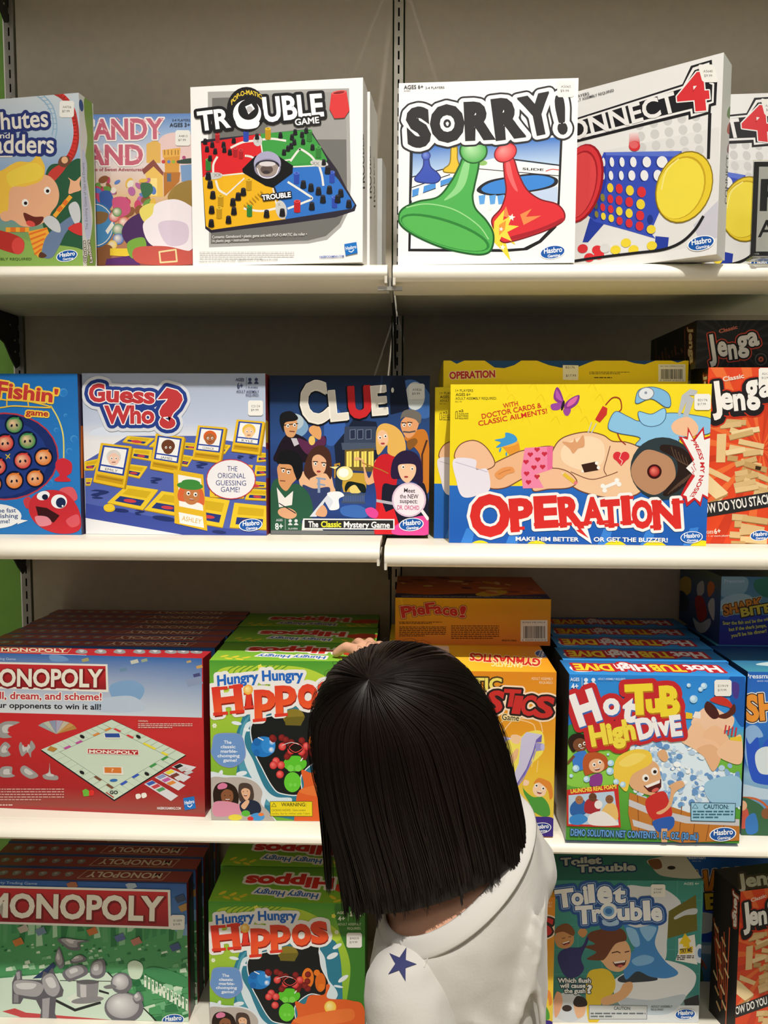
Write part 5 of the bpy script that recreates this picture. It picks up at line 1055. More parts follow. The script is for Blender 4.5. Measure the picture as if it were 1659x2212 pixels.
def jenga_panel(f, z):
    f.z(*z); f.bg('232323')
    for k in range(24):
        a, b_ = R(k * 15), R(k * 15 + 5); f.P('2E2E2E', 1200, 1280, 1200 + 1300 * math.cos(a), 1280 + 1300 * math.sin(a), 1200 + 1300 * math.cos(b_), 1280 + 1300 * math.sin(b_))
    f.to('title_lettering')
    K = (('J', 845, 1505, 945, 1490, 330), ('e', 970, 1470, 1105, 1455, 290), ('n', 1120, 1510, 1240, 1495, 290), ('g', 1240, 1400, 1395, 1380, 300), ('a', 1395, 1335, 1545, 1305, 270))
    for o in ((38, 'B8452E'), (24, '1A1A1A')):
        for ch, x0, y0, x1, y1, h in K: f.T(ch, 'D8D4CC', x0, y0, x1, y1, h, wt=.05, out=[o])
    for ch, x0, y0, x1, y1, h in K: f.T(ch, 'D8D4CC', x0, y0, x1, y1, h, wt=.055)
    f.T('Classic', 'C8705A', 985, 1155, 1240, 1090, 52, wt=.04); f.to('front_print')
c = Carton('jengaflat', BOX, 'black wooden block game box lying on top of the orange standing one', '242424', side='262423')
f = c.front; jenga_panel(f, (1400, 540, 6.405)); f.E('5a5856', 1560, 1517, 85); f.E('262626', 1560, 1517, 72); f.E('B8563A', 1560, 1517, 36); f.E('262626', 1560, 1517, 14)
f = c.left; f.z(1400, 540, 6.405)
f.L('8A4A38', 9, 505, 1100, 512, 1530); f.L('8A4A38', 9, 105, 1250, 112, 1560)
for k in range(8): f.L(('6A4A38', '8A5440')[k % 2], 22, 150 + k * 44, 1480 - (k * 61) % 160, 165 + k * 44, 1560 - k * 20)
f.T('Jenga', 'C8BEA8', 560, 1070, 580, 1580, 62, wt=.05, out=[(14, '5A2A20')])
c.done()
# ------------------------------------------------------------------ third and fourth rows of games
def mono_top(f, light=True):   # lid edge, film's grey haze painted into the red; upside-down lettering
    f.H = homog(((0, 0), (392, 0), (392, 44), (0, 44))); f.z(0, 0, 1); f.bg('96443E'); f.R('3A4E80', 0, 39, 392, 44); f.R('2C4E96', 0, 0, 392, 2.5)
    f.to('title_lettering'); f.T('MONOPOLY', 'E4D6C0', 340, 10, 205, 10, 19, wt=.03); f.L('D8C8A8', 1.2, 352, 5, 200, 5, 192, 33, 345, 33, closed=True); f.to('top_print')
    for k in range(7): x = 20 + k * 24; f.B('8E8C8A', x, 16, x + 8, 12, x + 15, 17, x + 12, 26, x + 4, 27); f.B('B9B6B2', x + 3, 17, x + 8, 15, x + 9, 22)
def mono_sky(f, w=1.0):
    f.z(0, 1300, 3.53)
# --- property trading games, third row: the front one shows its back, seven more behind
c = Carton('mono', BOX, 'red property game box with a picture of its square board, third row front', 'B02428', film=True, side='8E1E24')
f = c.front; f.z(0, 1300, 3.53)
f.V_([(0, 'C23034'), (.5, 'C62E30'), (.85, 'A82428'), (.97, '9A4A40'), (1, 'B03034')])
f.P(None, -280, 380, 1540, 432, 1540, 885, -280, 840, cols=['3568AC', '3568AC', 'C4D0DC', 'DDE2E4'])
f.B('7FA4CC', 840, 640, 1000, 600, 1100, 660, 1050, 760, 880, 760); f.B('B8C8DA', 700, 760, 1000, 720, 1100, 830, 760, 840); f.B('6F98C8', 380, 410, 480, 415, 520, 450, 400, 455)
for x, y, r, k in ((1025, 458, 20, 'C8C8B8'), (1100, 448, 16, '9AA48C'), (650, 445, 18, 'A8A070'), (940, 518, 18, '6A8CA8'), (1480, 610, 40, '8A9AB8'), (1500, 560, 18, '4A4A7C'), (1440, 458, 12, 'B8A070'), (1520, 497, 16, 'C8A060')): f.P(k, x - r * 1.6, y - r * .3, x + r * 1.2, y - r, x + r * 1.7, y + r * .4, x - r * 1.2, y + r)
f.P('E6E2D8', -280, 455, 820, 478, 826, 690, -280, 655); f.P(None, -280, 470, 805, 492, 810, 672, -280, 640, cols=['C63034', 'C63034', '8E2024', '8E2024'])
f.to('title_lettering'); f.T('MONOPOLY', 'E9E4D6', -130, 640, 785, 650, 132, 138, wt=.045, out=[(10, '7A1A1E', 5, 6)]); f.to('front_print')
f.T('Buy, sell, dream, and scheme!', 'C0303A', -250, 738, 775, 752, 56, wt=.03, out=[(7, 'E9E6E0')]); f.T('Plot your opponents to win it all!', '23212A', -230, 805, 770, 824, 44, wt=.03)
f.T('Property Trading Game', 'B8CCE4', -180, 440, 120, 446, 17, wt=.01)
# silver tokens, fan of notes
for q in ((-20, 960, 40, 915, 150, 918, 100, 945, 70, 960, 60, 1010, 90, 1035, 0, 1035), (0, 1110, 40, 1070, 80, 1100, 60, 1130, 80, 1170, 20, 1185, -10, 1160), (145, 1100, 160, 1070, 180, 1105, 220, 1100, 240, 1060, 270, 1110, 240, 1150, 235, 1190, 210, 1150, 170, 1180, 150, 1140), (10, 1265, 90, 1260, 92, 1310, 115, 1330, 60, 1342, 0, 1330), (155, 1275, 185, 1250, 240, 1280, 290, 1320, 280, 1340, 230, 1350, 170, 1315), (325, 1325, 370, 1300, 378, 1230, 390, 1310, 440, 1330, 435, 1360, 350, 1355)):
    f.B('9C9A98', *q); p = np.array(q, float).reshape(-1, 2); m_ = p.mean(0); f.B('C9C7C4', *[k for w in (m_ + (p - m_) * .5 + (-4, -5)) for k in w])
for k in range(7): a = R(-150 + k * 20); f.P(('9AA8A8', 'B8C0B0', '8C98B0', 'A8A8C0', 'C0B8A0', 'C89858', 'B88848')[k], 430, 1010, 430 + 160 * math.cos(a), 985 + 80 * math.sin(a), 430 + 160 * math.cos(a + .33), 985 + 80 * math.sin(a + .33))
# board
Q = np.array([(315, 1128), (852, 900), (1415, 1168), (872, 1510)], float)
f.P('1C1A1C', *[k for w in (Q + [(-4, 8), (0, -4), (6, 6), (0, 12)]) for k in w])
f.P('CBDCC8', *[k for w in Q for k in w]); g = lambda u, v: tuple(Q[0] * (1 - u) * (1 - v) + Q[1] * u * (1 - v) + Q[2] * u * v + Q[3] * (1 - u) * v)
GP = lambda k, *uv: f.P(k, *[z for i in range(0, len(uv), 2) for z in g(uv[i], uv[i + 1])])
f.L('7C8A7C', 3, *[z for uv in ((.13, .13), (.87, .13), (.87, .87), (.13, .87)) for z in g(*uv)], closed=True)
for k in range(10):
    t_ = .13 + k * .0822
    for a, b_ in (((t_, 0), (t_, .13)), ((t_, .87), (t_, 1)), ((0, t_), (.13, t_)), ((.87, t_), (1, t_))): f.L('9AAA98', 2, *g(*a), *g(*b_))
for kk, side, i in (('C050A0', 0, 1), ('C050A0', 0, 3), ('E08A3C', 0, 6), ('E08A3C', 0, 8), ('D8383C', 1, 0.2), ('D8383C', 1, 2.3), ('E8D83C', 1, 5), ('E8D83C', 1, 6), ('E8D83C', 1, 8), ('3E9A4C', 2, 8), ('3E9A4C', 2, 6), ('3458C0', 2, 3), ('3458C0', 2, 1), ('7A4A34', 3, 8), ('7A4A34', 3, 6)):
    t0, t1 = .13 + i * .0822, .13 + (i + 1) * .0822
    if side == 0: GP(kk, t0, .10, t1, .10, t1, .13, t0, .13)
    elif side == 1: GP(kk, .87, t0, .90, t0, .90, t1, .87, t1)
    elif side == 2: GP(kk, t0, .87, t1, .87, t1, .90, t0, .90)
    else: GP(kk, .10, t0, .13, t0, .13, t1, .10, t1)
for u, v in ((.52, .06), (.94, .42), (.52, .94), (.06, .5)): x, y = g(u, v); f.E('1E1C1E', x, y, 20, 12, 30)
f.P('E4E4D8', 790, 1000, 915, 1000, 928, 1045, 800, 1045); f.P('2C4E9C', 798, 1004, 910, 1004, 918, 1035, 806, 1035); f.P('E4E4D8', 785, 1255, 938, 1258, 944, 1322, 790, 1318); f.P('D87A34', 797, 1262, 925, 1264, 928, 1308, 800, 1305); f.T('?', 'F2D8B0', 850, 1298, 868, 1298, 26)
f.P('EDE6DC', 665, 1118, 1060, 1128, 1062, 1172, 666, 1160); f.P('B4282E', 672, 1122, 1054, 1131, 1056, 1167, 672, 1156); f.T('MONOPOLY', 'F0E8DC', 680, 1152, 1050, 1162, 24, wt=.05)
f.T('GO', '1E1C1E', 838, 1465, 900, 1466, 26, wt=.05); f.L('B4282E', 7, 812, 1455, 868, 1492); f.E('2C6CB4', 868, 1362, 30, 11, -4); f.P('B8843C', 385, 1100, 440, 1120, 410, 1145, 360, 1130)
# cards, houses, dice
for k, (x, y) in enumerate(((1100, 1390), (1180, 1340), (1245, 1305), (1310, 1260))):
    f.P('DAD9DE', x, y, x + 60, y - 30, x + 260 - k * 24, y + 90 - k * 30, x + 205 - k * 24, y + 130 - k * 30)
    for j, kk in enumerate((('3C5CB4', 'C8404A', '4A9A5C'), ('8A9AC8', 'C05AA0', 'E08A3C'), ('E8D83C', '7A3A34', 'D8D8D8'), ('1E1C1E', 'C8C8C8', 'C8C8C8'))[k]): xx, yy = x + 14 + j * 38, y - 4 + j * 24; f.P(kk, xx, yy, xx + 50, yy - 22, xx + 76, yy - 4, xx + 26, yy + 18)
f.P('6AB43C', 630, 1440, 655, 1425, 680, 1440, 682, 1480, 640, 1485); f.P('D8302C', 680, 1445, 700, 1432, 722, 1445, 715, 1478, 680, 1480)
for x, y in ((1056, 1485), (1100, 1478)): f.B('EDE8E0', x - 18, y - 16, x + 12, y - 20, x + 20, y + 6, x - 6, y + 20, x - 18, y + 10)
f.T('CONTENTS:', 'EAD0C8', 1055, 915, 1130, 918, 13, wt=.02); f.tiny('E0B8B0', 1055, 928, 1468, 970, 3, 7); f.tiny('D8A8A0', -250, 1425, 490, 1525, 5, 8); f.tiny('E8C8C0', -250, 1545, 495, 1556, 1, 9)
f.T('HASBROGAMING.COM', 'F0E8E8', 1200, 1583, 1380, 1585, 20, wt=.03); f.square_logo([(1398, 1498), (1482, 1483), (1495, 1575), (1410, 1590)])
f = c.top; f.z(0, 1300, 3.53); f.bg('BE2C34'); f.to('title_lettering'); f.T('MONOPOLY', 'E8D8B8', 10, 378, 510, 386, 28, wt=.04); f.L('D8C09A', 4, -60, 345, 545, 356, 515, 390, -70, 382, closed=True); f.to('top_print')
for x in (620, 765, 910, 1060, 1180, 1300, 1395, 1495): f.B('9A9A9C', x - 45, 385, x - 10, 362, x + 40, 372, x + 45, 392, x, 398); f.B('D0CED0', x - 15, 372, x + 20, 372, x + 5, 388)
f.L('F0E8F0', 5, 315, 400, 660, 410)
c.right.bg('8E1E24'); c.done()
FR['monob'] = FR['mono']
BX['monob'] = (BX['mono'][0] + .004, 1.3002, BX['mono'][2] + .003, 1.3002, .911, .2565, .0418)
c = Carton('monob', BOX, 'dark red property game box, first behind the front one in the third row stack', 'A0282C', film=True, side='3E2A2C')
c.front.V_([(0, '3568AC'), (.3, '6F98C8'), (1, '4A8A5C')]); mono_top(c.top); c.done(); first = c.root
for k, w in enumerate(('second', 'third', 'fourth', 'fifth', 'sixth', 'last')):
    duplicate(first, 'dark red property game box, %s behind the front one in the third row stack' % w, .001 + .0012 * ((k * 37) % 5 - 2), .0424 * (k + 1), 0, 0)
# --- fourth row property games
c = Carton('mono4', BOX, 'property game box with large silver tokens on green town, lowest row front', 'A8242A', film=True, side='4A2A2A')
f = c.front; f.z(0, 1780, 3.687)
f.V_([(0, '2F5FA8'), (.35, '5A8CC4'), (.4, '4E9A5C'), (1, 'B8D8C0')])
f.P('4E9A62', -260, 790, 1500, 830, 1500, 1600, -260, 1600); f.P('7FA8D0', 1340, 800, 1500, 800, 1500, 890, 1440, 890)
r = random.Random(9)
for k in range(26): x = -240 + k * 66; h = r.uniform(60, 190); f.P(r.choice(['2E7848', '5AA06C', '86BE90', 'A8D0AC', '3F8C58']), x, 790 + k * 2, x + r.uniform(30, 60), 790 + k * 2, x + r.uniform(30, 60), 790 + h, x, 800 + h)
for k in range(260): x, y = r.uniform(-250, 1500), 960 + 600 * (k / 260.0) ** 1.3; w = 14 + (y - 940) * .14; f.P(r.choice(['2E7848', '1F6A3C', '6FB07E', '9ACCA4', 'CFE4CC', '4A9A60']), x, y, x + w, y - w * .3, x + w * 1.3, y + w * .5, x, y + w * .6)
f.B('3F8C58', 1150, 1180, 1200, 1140, 1300, 1150, 1420, 1190, 1500, 1240, 1500, 1300, 1300, 1260); 
for k in range(12): x, y = 1150 + k * 30, 1200 + k * 17; f.P('E4EEDC', x, y, x + 18, y + 8, x + 18, y + 100, x, y + 95); f.P('4A8A5C', x + 4, y + 15, x + 12, y + 18, x + 12, y + 45, x + 4, y + 42)
f.B('CFE4CC', 1020, 1120, 1070, 1085, 1130, 1110, 1140, 1170, 1110, 1230, 1040, 1220)
f.P('D2E6D4', -260, 1250, 400, 1190, 860, 1180, 1150, 1460, 1260, 1600, -260, 1600); f.P('23365E', 260, 1230, 430, 1100, 450, 1130, 330, 1225); f.L('1E2420', 10, 860, 1180, 1280, 1600); f.L('1E2420', 6, 480, 1245, 900, 1250)
f.L('26282A', 22, 440, 1400, 600, 1480, 800, 1420); f.P('E0E8DC', 530, 1385, 600, 1345, 830, 1360, 800, 1410, 610, 1455); f.P('26282A', 790, 1315, 870, 1340, 870, 1356, 790, 1335)
f.P('C8484A', 20, 1490, 120, 1465, 210, 1500, 1160, 1580, 1060, 1575, 400, 1540, 180, 1540)
for x, y, k in ((190, 830, 'B8B0A0'), (330, 850, '6F88A0'), (150, 935, 'C87A3C'), (740, 850, 'C0703A'), (960, 900, '5A6C9A'), (1090, 930, 'B87A6A'), (1400, 975, '4A5A8A'), (1440, 590, '3A4A68'), (1050, 485, 'A8B8C8'), (580, 480, 'A86A4A'), (1470, 660, 'B0884A')): f.P(k, x - 50, y - 5, x + 20, y - 35, x + 45, y + 15, x - 25, y + 40)
def tok(*q, hi=1):
    f.B('6E6C74', *q); p = np.array(q, float).reshape(-1, 2); m_ = p.mean(0); f.B('A5A3A8', *[k for w in (m_ + (p - m_) * .72 + (-6, -8)) for k in w]); f.B('D4D2D4', *[k for w in (m_ + (p - m_) * .34 + (-14, -18)) for k in w])
tok(460, 920, 520, 905, 620, 920, 720, 930, 640, 950, 640, 1000, 560, 1000, 500, 960); tok(440, 1080, 470, 980, 500, 1040, 515, 1120, 480, 1150); tok(560, 1090, 640, 1040, 690, 1080, 600, 1110); tok(500, 1180, 600, 1120, 680, 1130, 700, 1190, 600, 1240, 540, 1250); tok(720, 1200, 740, 1100, 830, 1080, 840, 1190, 780, 1230)
f.P('5E5C64', 100, 1260, 140, 1160, 175, 1165, 180, 1235, 330, 1240, 350, 1170, 385, 1185, 420, 1140, 440, 1190, 510, 1320, 500, 1370, 450, 1385, 440, 1500, 455, 1545, 385, 1560, 320, 1555, 330, 1480, 290, 1400, 190, 1385, 165, 1430, 100, 1430)
f.B('A5A3A8', 110, 1270, 150, 1240, 300, 1255, 350, 1300, 300, 1370, 170, 1360, 120, 1340); f.B('D4D2D4', 130, 1275, 200, 1262, 290, 1272, 260, 1310, 160, 1310); f.B('A5A3A8', 340, 1230, 420, 1190, 480, 1300, 440, 1370, 370, 1340); f.B('D4D2D4', 365, 1235, 420, 1220, 450, 1290, 400, 1300); f.P('A5A3A8', 340, 1390, 400, 1380, 390, 1540, 340, 1545); f.P('8A888E', 115, 1350, 150, 1360, 150, 1420, 112, 1420); f.P('A5A3A8', 130, 1180, 160, 1170, 165, 1230, 140, 1240)
f.P('8E8C90', 612, 1260, 790, 1255, 780, 1370, 700, 1400, 615, 1370); f.E('5E5C60', 700, 1255, 90, 18); f.P('C8C6C8', 640, 1275, 690, 1280, 690, 1385, 645, 1375); f.E('8A888C', 700, 1400, 130, 26, -6)
f.E('6E6C74', 990, 1460, 156, 122); f.E('A5A3A8', 980, 1445, 130, 100, c2='E8E6E8'); f.E('6E6C74', 970, 1265, 86, 84); f.E('A5A3A8', 962, 1255, 66, 64, c2='E8E6E8'); f.B('7A787C', 830, 1290, 900, 1275, 930, 1300, 850, 1310); tok(1060, 1380, 1110, 1330, 1145, 1400, 1090, 1430)
f.P('EDEAE2', -260, 482, 1358, 522, 1365, 835, -260, 785); f.P(None, -260, 500, 1338, 540, 1345, 815, -260, 768, cols=['CC3036', 'CC3036', '94222A', '94222A'])
f.T('The Property Trading Game', 'A8C4E4', -190, 470, 298, 482, 22, wt=.01)
f.to('title_lettering'); f.T('MONOPOLY', 'F0EBDD', -110, 732, 1305, 765, 190, 195, wt=.05, out=[(12, '7A1A1E', 6, 8)]); f.to('front_print')
f.sticker(1362, 722, 1475, 840, 'E1009', '$19.99', dx=-4); f.gaming(1380, 1558, 170, -6)
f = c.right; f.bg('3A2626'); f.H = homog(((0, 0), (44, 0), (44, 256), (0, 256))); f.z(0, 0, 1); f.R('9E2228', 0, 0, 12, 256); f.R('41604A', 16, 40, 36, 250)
mono_top(c.top); c.done(); first = c.root
for k, w in enumerate(('second', 'third', 'fourth', 'fifth')): duplicate(first, 'red property game box, %s from the front in the fourth row stack' % w, .004 + .002 * (k % 2), .0452 * (k + 1), 0, 0, skip=('price_sticker', 'maker_logo'))

# --- marble chomping games
def hippo_top(f):
    f.H = homog(((0, 0), (256, 0), (256, 114), (0, 114))); f.z(0, 0, 1); f.V_([(0, '5E9A34'), (1, '8CC43C')])
    for sx, ox in ((1, 8), (-1, 248)):
        for k in range(5): f.E('E6D23C', ox + sx * (10 + k * 9), 88 + k * 2 + (k % 2) * 12, 8, 3.6, sx * (-50 + (k % 2) * 80)); 
        f.L('C8B432', 1.2, ox, 102, ox + sx * 60, 92)
    f.B('C8402C', 200, 60, 230, 45, 256, 52, 256, 75, 215, 80)
    f.to('title_lettering'); f.T('Hippos', 'D2302A', 200, 36, 48, 32, 34, wt=.07, out=[(5, 'EEEAE4')]); f.T('Hungry Hungry', '2A68C0', 178, 86, 70, 76, 17, wt=.04, out=[(4, 'EEEAE4')]); f.T('Hippos', 'D2302A', 200, 36, 48, 32, 34, wt=.07); f.to('top_print')
def hippo_art(c, key):
    f = c.front; f.H = homog(FR['hippo4'][0]); f.z(420, 1780, 3.858)
    f.V_([(0, '4E9A34'), (.12, '6CB03A'), (.3, 'A4C83C'), (.6, '8CBC38'), (1, '6CAA3A')])
    f.B('B8D440', 180, 730, 500, 690, 900, 720, 1200, 900, 1100, 1000, 300, 1000); f.B('3E7E2E', 1180, 660, 1430, 660, 1430, 1700, 1250, 1700, 1300, 1200, 1210, 900)
    for k in range(9): f.C('5E9E30', 9, [(240 + k * 40, 800 + k * 12), (270 + k * 44, 720 + k * 6), (330 + k * 50, 690)])
    for x, y in ((515, 697), (1160, 768), (430, 625)):
        for a in range(5): f.E('F0E85A', x + 11 * math.cos(a * 1.256), y + 11 * math.sin(a * 1.256), 9, 7, a * 72)
    for x, y in ((157, 1137), (1185, 903)):
        for a in range(6): f.E('EDF2D8', x + 11 * math.cos(a * 1.05), y + 11 * math.sin(a * 1.05), 8, 6, a * 60)
    # river around the window
    f.B('2E7C96', 440, 1030, 360, 1120, 320, 1250, 340, 1400, 330, 1560, 420, 1660, 560, 1800, 760, 1850, 1000, 1900, 1210, 1640, 1230, 1300, 1200, 1050, 1120, 960, 800, 1000)
    f.B('4F9CB4', 440, 1060, 380, 1180, 370, 1300, 420, 1420, 480, 1560, 600, 1700, 560, 1740, 420, 1620, 350, 1450, 345, 1250, 380, 1120)
    f.B('D8E8F0', 460, 1110, 400, 1200, 400, 1290, 460, 1400, 500, 1500, 560, 1620, 640, 1680, 760, 1690, 740, 1740, 620, 1740, 520, 1640, 430, 1500, 390, 1400, 370, 1260, 400, 1130); f.B('D8E8F0', 1010, 1030, 1080, 1100, 1100, 1200, 1120, 1300, 1180, 1380, 1190, 1440, 1120, 1500, 1050, 1300)
    for x, y, rx, ry, a in ((330, 1120, 40, 14, 10), (410, 1170, 26, 12, 20), (1190, 1020, 42, 16, -30), (1150, 1100, 50, 22, -25), (1240, 1290, 50, 18, -35), (1200, 1355, 40, 10, 10), (370, 1500, 44, 18, -10), (205, 1500, 16, 30, 20), (170, 1535, 12, 24, -10)): f.E('E4EEF4', x, y, rx, ry, a)
    W = [(450, 1130), (640, 1060), (1000, 1010), (1040, 1080), (1060, 1200), (1120, 1330), (1090, 1430), (960, 1420), (840, 1520), (835, 1660), (680, 1655), (610, 1600), (530, 1460), (470, 1330)]
    f.C('E8EEF2', 8, W, True, fill='14181A')
    f.to('window_toys')
    for x, y, rx, ry, k in ((780, 1080, 84, 62, '8A7A2A'), (540, 1300, 95, 78, '1E78C8'), (580, 1290, 56, 60, '2E8AD8'), (945, 1285, 50, 84, 'E87A22'), (1050, 1320, 44, 80, 'DC6C1E'), (790, 1430, 92, 60, '5CC42E'), (770, 1570, 66, 76, '66CC34')): f.E(k, x, y, rx, ry)
    f.P('6E6422', 705, 1080, 870, 1075, 835, 1145, 715, 1140)
    for x, y, r_, k in ((610, 1265, 24, '3C9AE4'), (605, 1325, 24, '3C9AE4'), (490, 1265, 30, '1A68B4'), (488, 1345, 26, '1A68B4'), (935, 1248, 24, 'F08E3A'), (930, 1320, 24, 'F08E3A'), (1020, 1240, 26, 'E87A22'), (1060, 1360, 28, 'E87A22'), (755, 1465, 26, '7AD84E'), (815, 1465, 26, '7AD84E'), (755, 1590, 14, '7AD84E'), (790, 1590, 14, '7AD84E')): f.E(k, x, y, r_, c2='FFFFFF' if k in ('3C9AE4',) else None)
    rr = random.Random(2)
    for k in range(26): x, y = rr.uniform(600, 960), rr.uniform(1230, 1380); (f.E('6A1416', x, y, 26, c2='9A2A28') if abs(x - 790) > 20 else None)
    for x, y in ((640, 1410), (680, 1440), (672, 1510), (620, 1440), (690, 1300), (880, 1300), (760, 1330), (840, 1340)): f.E('C81E22', x, y, 30, c2='F47A74')
    f.E('1A0E0E', 795, 1310, 60, 44); f.C('D84A44', 6, [(745, 1310), (795, 1275), (850, 1310), (795, 1345)], True)
    f.C('E8F0F4', 4, [(690, 1290), (760, 1270), (820, 1285)]); f.L('F4F8FA', 8, 500, 1230, 540, 1250); f.L('F4F8FA', 8, 835, 1410, 850, 1390)
    f.to('front_print')
    # plain orange stand-in for the figure at the right
    f.B('E0622A', 840, 1480, 920, 1500, 960, 1430, 1080, 1420, 1100, 1340, 1130, 1350, 1110, 1450, 1300, 1470, 1420, 1560, 1430, 2100, 840, 2100, 800, 1700, 860, 1600); f.E('F2C22E', 1132, 1525, 50, 52, c2='FBF0A8'); f.B('E87838', 820, 1640, 960, 1590, 1250, 1540, 1330, 1560, 1300, 1640, 1000, 1680)
    f.C('8A96C8', 6, [(160, 1210), (250, 1195), (360, 1210), (395, 1300), (390, 1390), (300, 1450), (200, 1430), (135, 1350), (140, 1290)], True, fill='6C96D0')
    for k, (a, x0, x1) in enumerate((('The', 230, 290), ('classic', 205, 322), ('marble-', 205, 338), ('chomping', 180, 355), ('game!', 225, 332))): f.T(a, 'E4ECF8', x0, 1272 + k * 34, x1, 1274 + k * 34, 24, wt=.04)
    f.T('AGES', 'DCE8C8', 1188, 750, 1260, 750, 22, wt=.03); f.T('4+', 'EDF4E0', 1196, 808, 1255, 806, 40, wt=.03); f.L('C8D8B0', 3, 1282, 720, 1282, 810)
    for x in (1310, 1370): f.E('DCE8C8', x, 738, 13); f.B('DCE8C8', x - 16, 768, x, 750, x + 18, 768)
    f.T('ADULT ASSEMBLY', 'DCE8C8', 1195, 845, 1390, 845, 22); f.T('REQUIRED.', 'DCE8C8', 1275, 880, 1390, 880, 22)
    f.to('title_lettering')
    KK = (('H', 155, 1050, 385, 1025, 205), ('p', 470, 1015, 640, 1010, 215), ('p', 635, 980, 805, 972, 205), ('o', 812, 1000, 975, 995, 245), ('s', 975, 985, 1120, 972, 250))
    f.T('Hungry Hungry', '2468C4', 180, 836, 858, 800, 78, wt=.05, out=[(26, 'EDECEA')], arc=14)
    for ch, x0, y0, x1, y1, h in KK: f.T(ch, 'DE3426', x0, y0, x1, y1, h, wt=.05, out=[(34, 'EDECEA')])
    f.P('EDECEA', 370, 860, 490, 850, 490, 1050, 370, 1060)
    f.T('Hungry Hungry', '2468C4', 180, 836, 858, 800, 78, wt=.055, arc=14)
    for ch, x0, y0, x1, y1, h in KK: f.T(ch, '8E1E16', x0 + 4, y0 + 12, x1 + 4, y1 + 12, h, wt=.06)
    f.P('8E1E16', 404, 904, 450, 902, 468, 1016, 392, 1022)
    for ch, x0, y0, x1, y1, h in KK: f.T(ch, 'D8302A', x0, y0, x1, y1, h, wt=.06, c2='EE5A2C')
    f.P('DE3A28', 404, 894, 448, 892, 448, 988, 466, 986, 468, 1004, 388, 1012, 386, 994, 404, 990); f.P('DE3A28', 386, 890, 420, 886, 420, 906, 388, 910)
    for x, y, w in ((205, 1046, 52), (335, 1034, 52), (205, 856, 50), (325, 844, 50), (510, 1098, 46), (682, 1062, 46)): f.L('DE3A28', 24, x - w, y + 4, x + w, y - 4)
    f.E('EFA81E', 422, 868, 38, c2='FFF0A0')
    f.to('front_print')
    f.H = homog(FR['hippo'][0]); f.z(440, 1300, 3.95)
    f.B('DCE6EE', 20, 1480, 200, 1480, 350, 1490, 480, 1540, 540, 1640, 520, 1760, 600, 1900, 20, 1900)
    f.B('B8AFA8', 40, 1530, 200, 1500, 330, 1500, 440, 1540, 500, 1620, 490, 1720, 560, 1800, 570, 1900, 40, 1900)
    f.B('24160F', 80, 1650, 110, 1560, 190, 1540, 270, 1580, 300, 1670, 270, 1760, 120, 1780); f.B('8A5638', 150, 1640, 190, 1600, 245, 1620, 250, 1690, 205, 1720, 160, 1700); f.B('D87AA0', 120, 1570, 160, 1545, 200, 1560, 190, 1590, 130, 1600)
    f.B('D890A8', 85, 1720, 160, 1700, 280, 1720, 330, 1760, 310, 1810, 100, 1830); f.B('4A3A34', 300, 1570, 350, 1545, 410, 1570, 430, 1660, 400, 1710, 310, 1700); f.B('E4B490', 320, 1620, 350, 1590, 395, 1610, 390, 1670, 355, 1690); f.B('1E2840', 310, 1720, 400, 1690, 475, 1720, 480, 1800, 340, 1810); f.B('E4B490', 320, 1740, 370, 1690, 390, 1710, 350, 1770)
    f.eyes(6, 180, 1650, 225, 1652, white=False); f.grin(205, 1690, 24, 14); f.eyes(5, 338, 1620, 372, 1616, white=False); f.grin(358, 1650, 18, 12)
    for x, y, rx, ry, k in ((270, 1840, 60, 26, 'E8D84A'), (360, 1805, 36, 26, '5CB83C'), (460, 1835, 60, 34, '4A9AD8'), (400, 1850, 26, 18, 'D83A34'), (490, 1815, 24, 14, 'E87A3A')): f.E(k, x, y, rx, ry)
    f.to('warning_label'); f.n += 3; f.P('8A7A1A', 565, 1702, 928, 1702, 930, 1832, 568, 1830); f.P('EAD61E', 570, 1707, 923, 1707, 925, 1827, 573, 1825); f.T('WARNING:', '4A4410', 662, 1745, 875, 1745, 32, wt=.02); f.L('6a6018', 4, 580, 1748, 600, 1716, 620, 1748, closed=True); f.T('CHOKING HAZARD - Game contains', '6a6018', 580, 1788, 870, 1786, 20); f.T('marbles. Not for children under 3 years.', '6a6018', 580, 1816, 912, 1814, 18)
    hippo_top(c.top)
    f.to('front_print'); f.H = homog(FR[key][0])
    return c
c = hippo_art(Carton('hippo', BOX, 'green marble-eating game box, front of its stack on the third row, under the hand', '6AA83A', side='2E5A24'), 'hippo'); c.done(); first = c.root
for k, w in enumerate(('second', 'third')): duplicate(first, 'green marble-eating game box, %s from the front in the third row stack' % w, -.001, .1185 * (k + 1), 0, -first.rotation_euler.z)
c = hippo_art(Carton('hippo4', BOX, 'green marble-eating game box, front of its stack on the lowest row', '6AA83A', side='2E5A24'), 'hippo4')
c.front.z(420, 1780, 3.858).sticker(1268, 905, 1396, 1030, 'B9059', '$19.99'); c.done()
duplicate(c.root, 'green marble-eating game box, second from the front on the lowest row', -.006, .1165, 0, 0, skip=('price_sticker',))

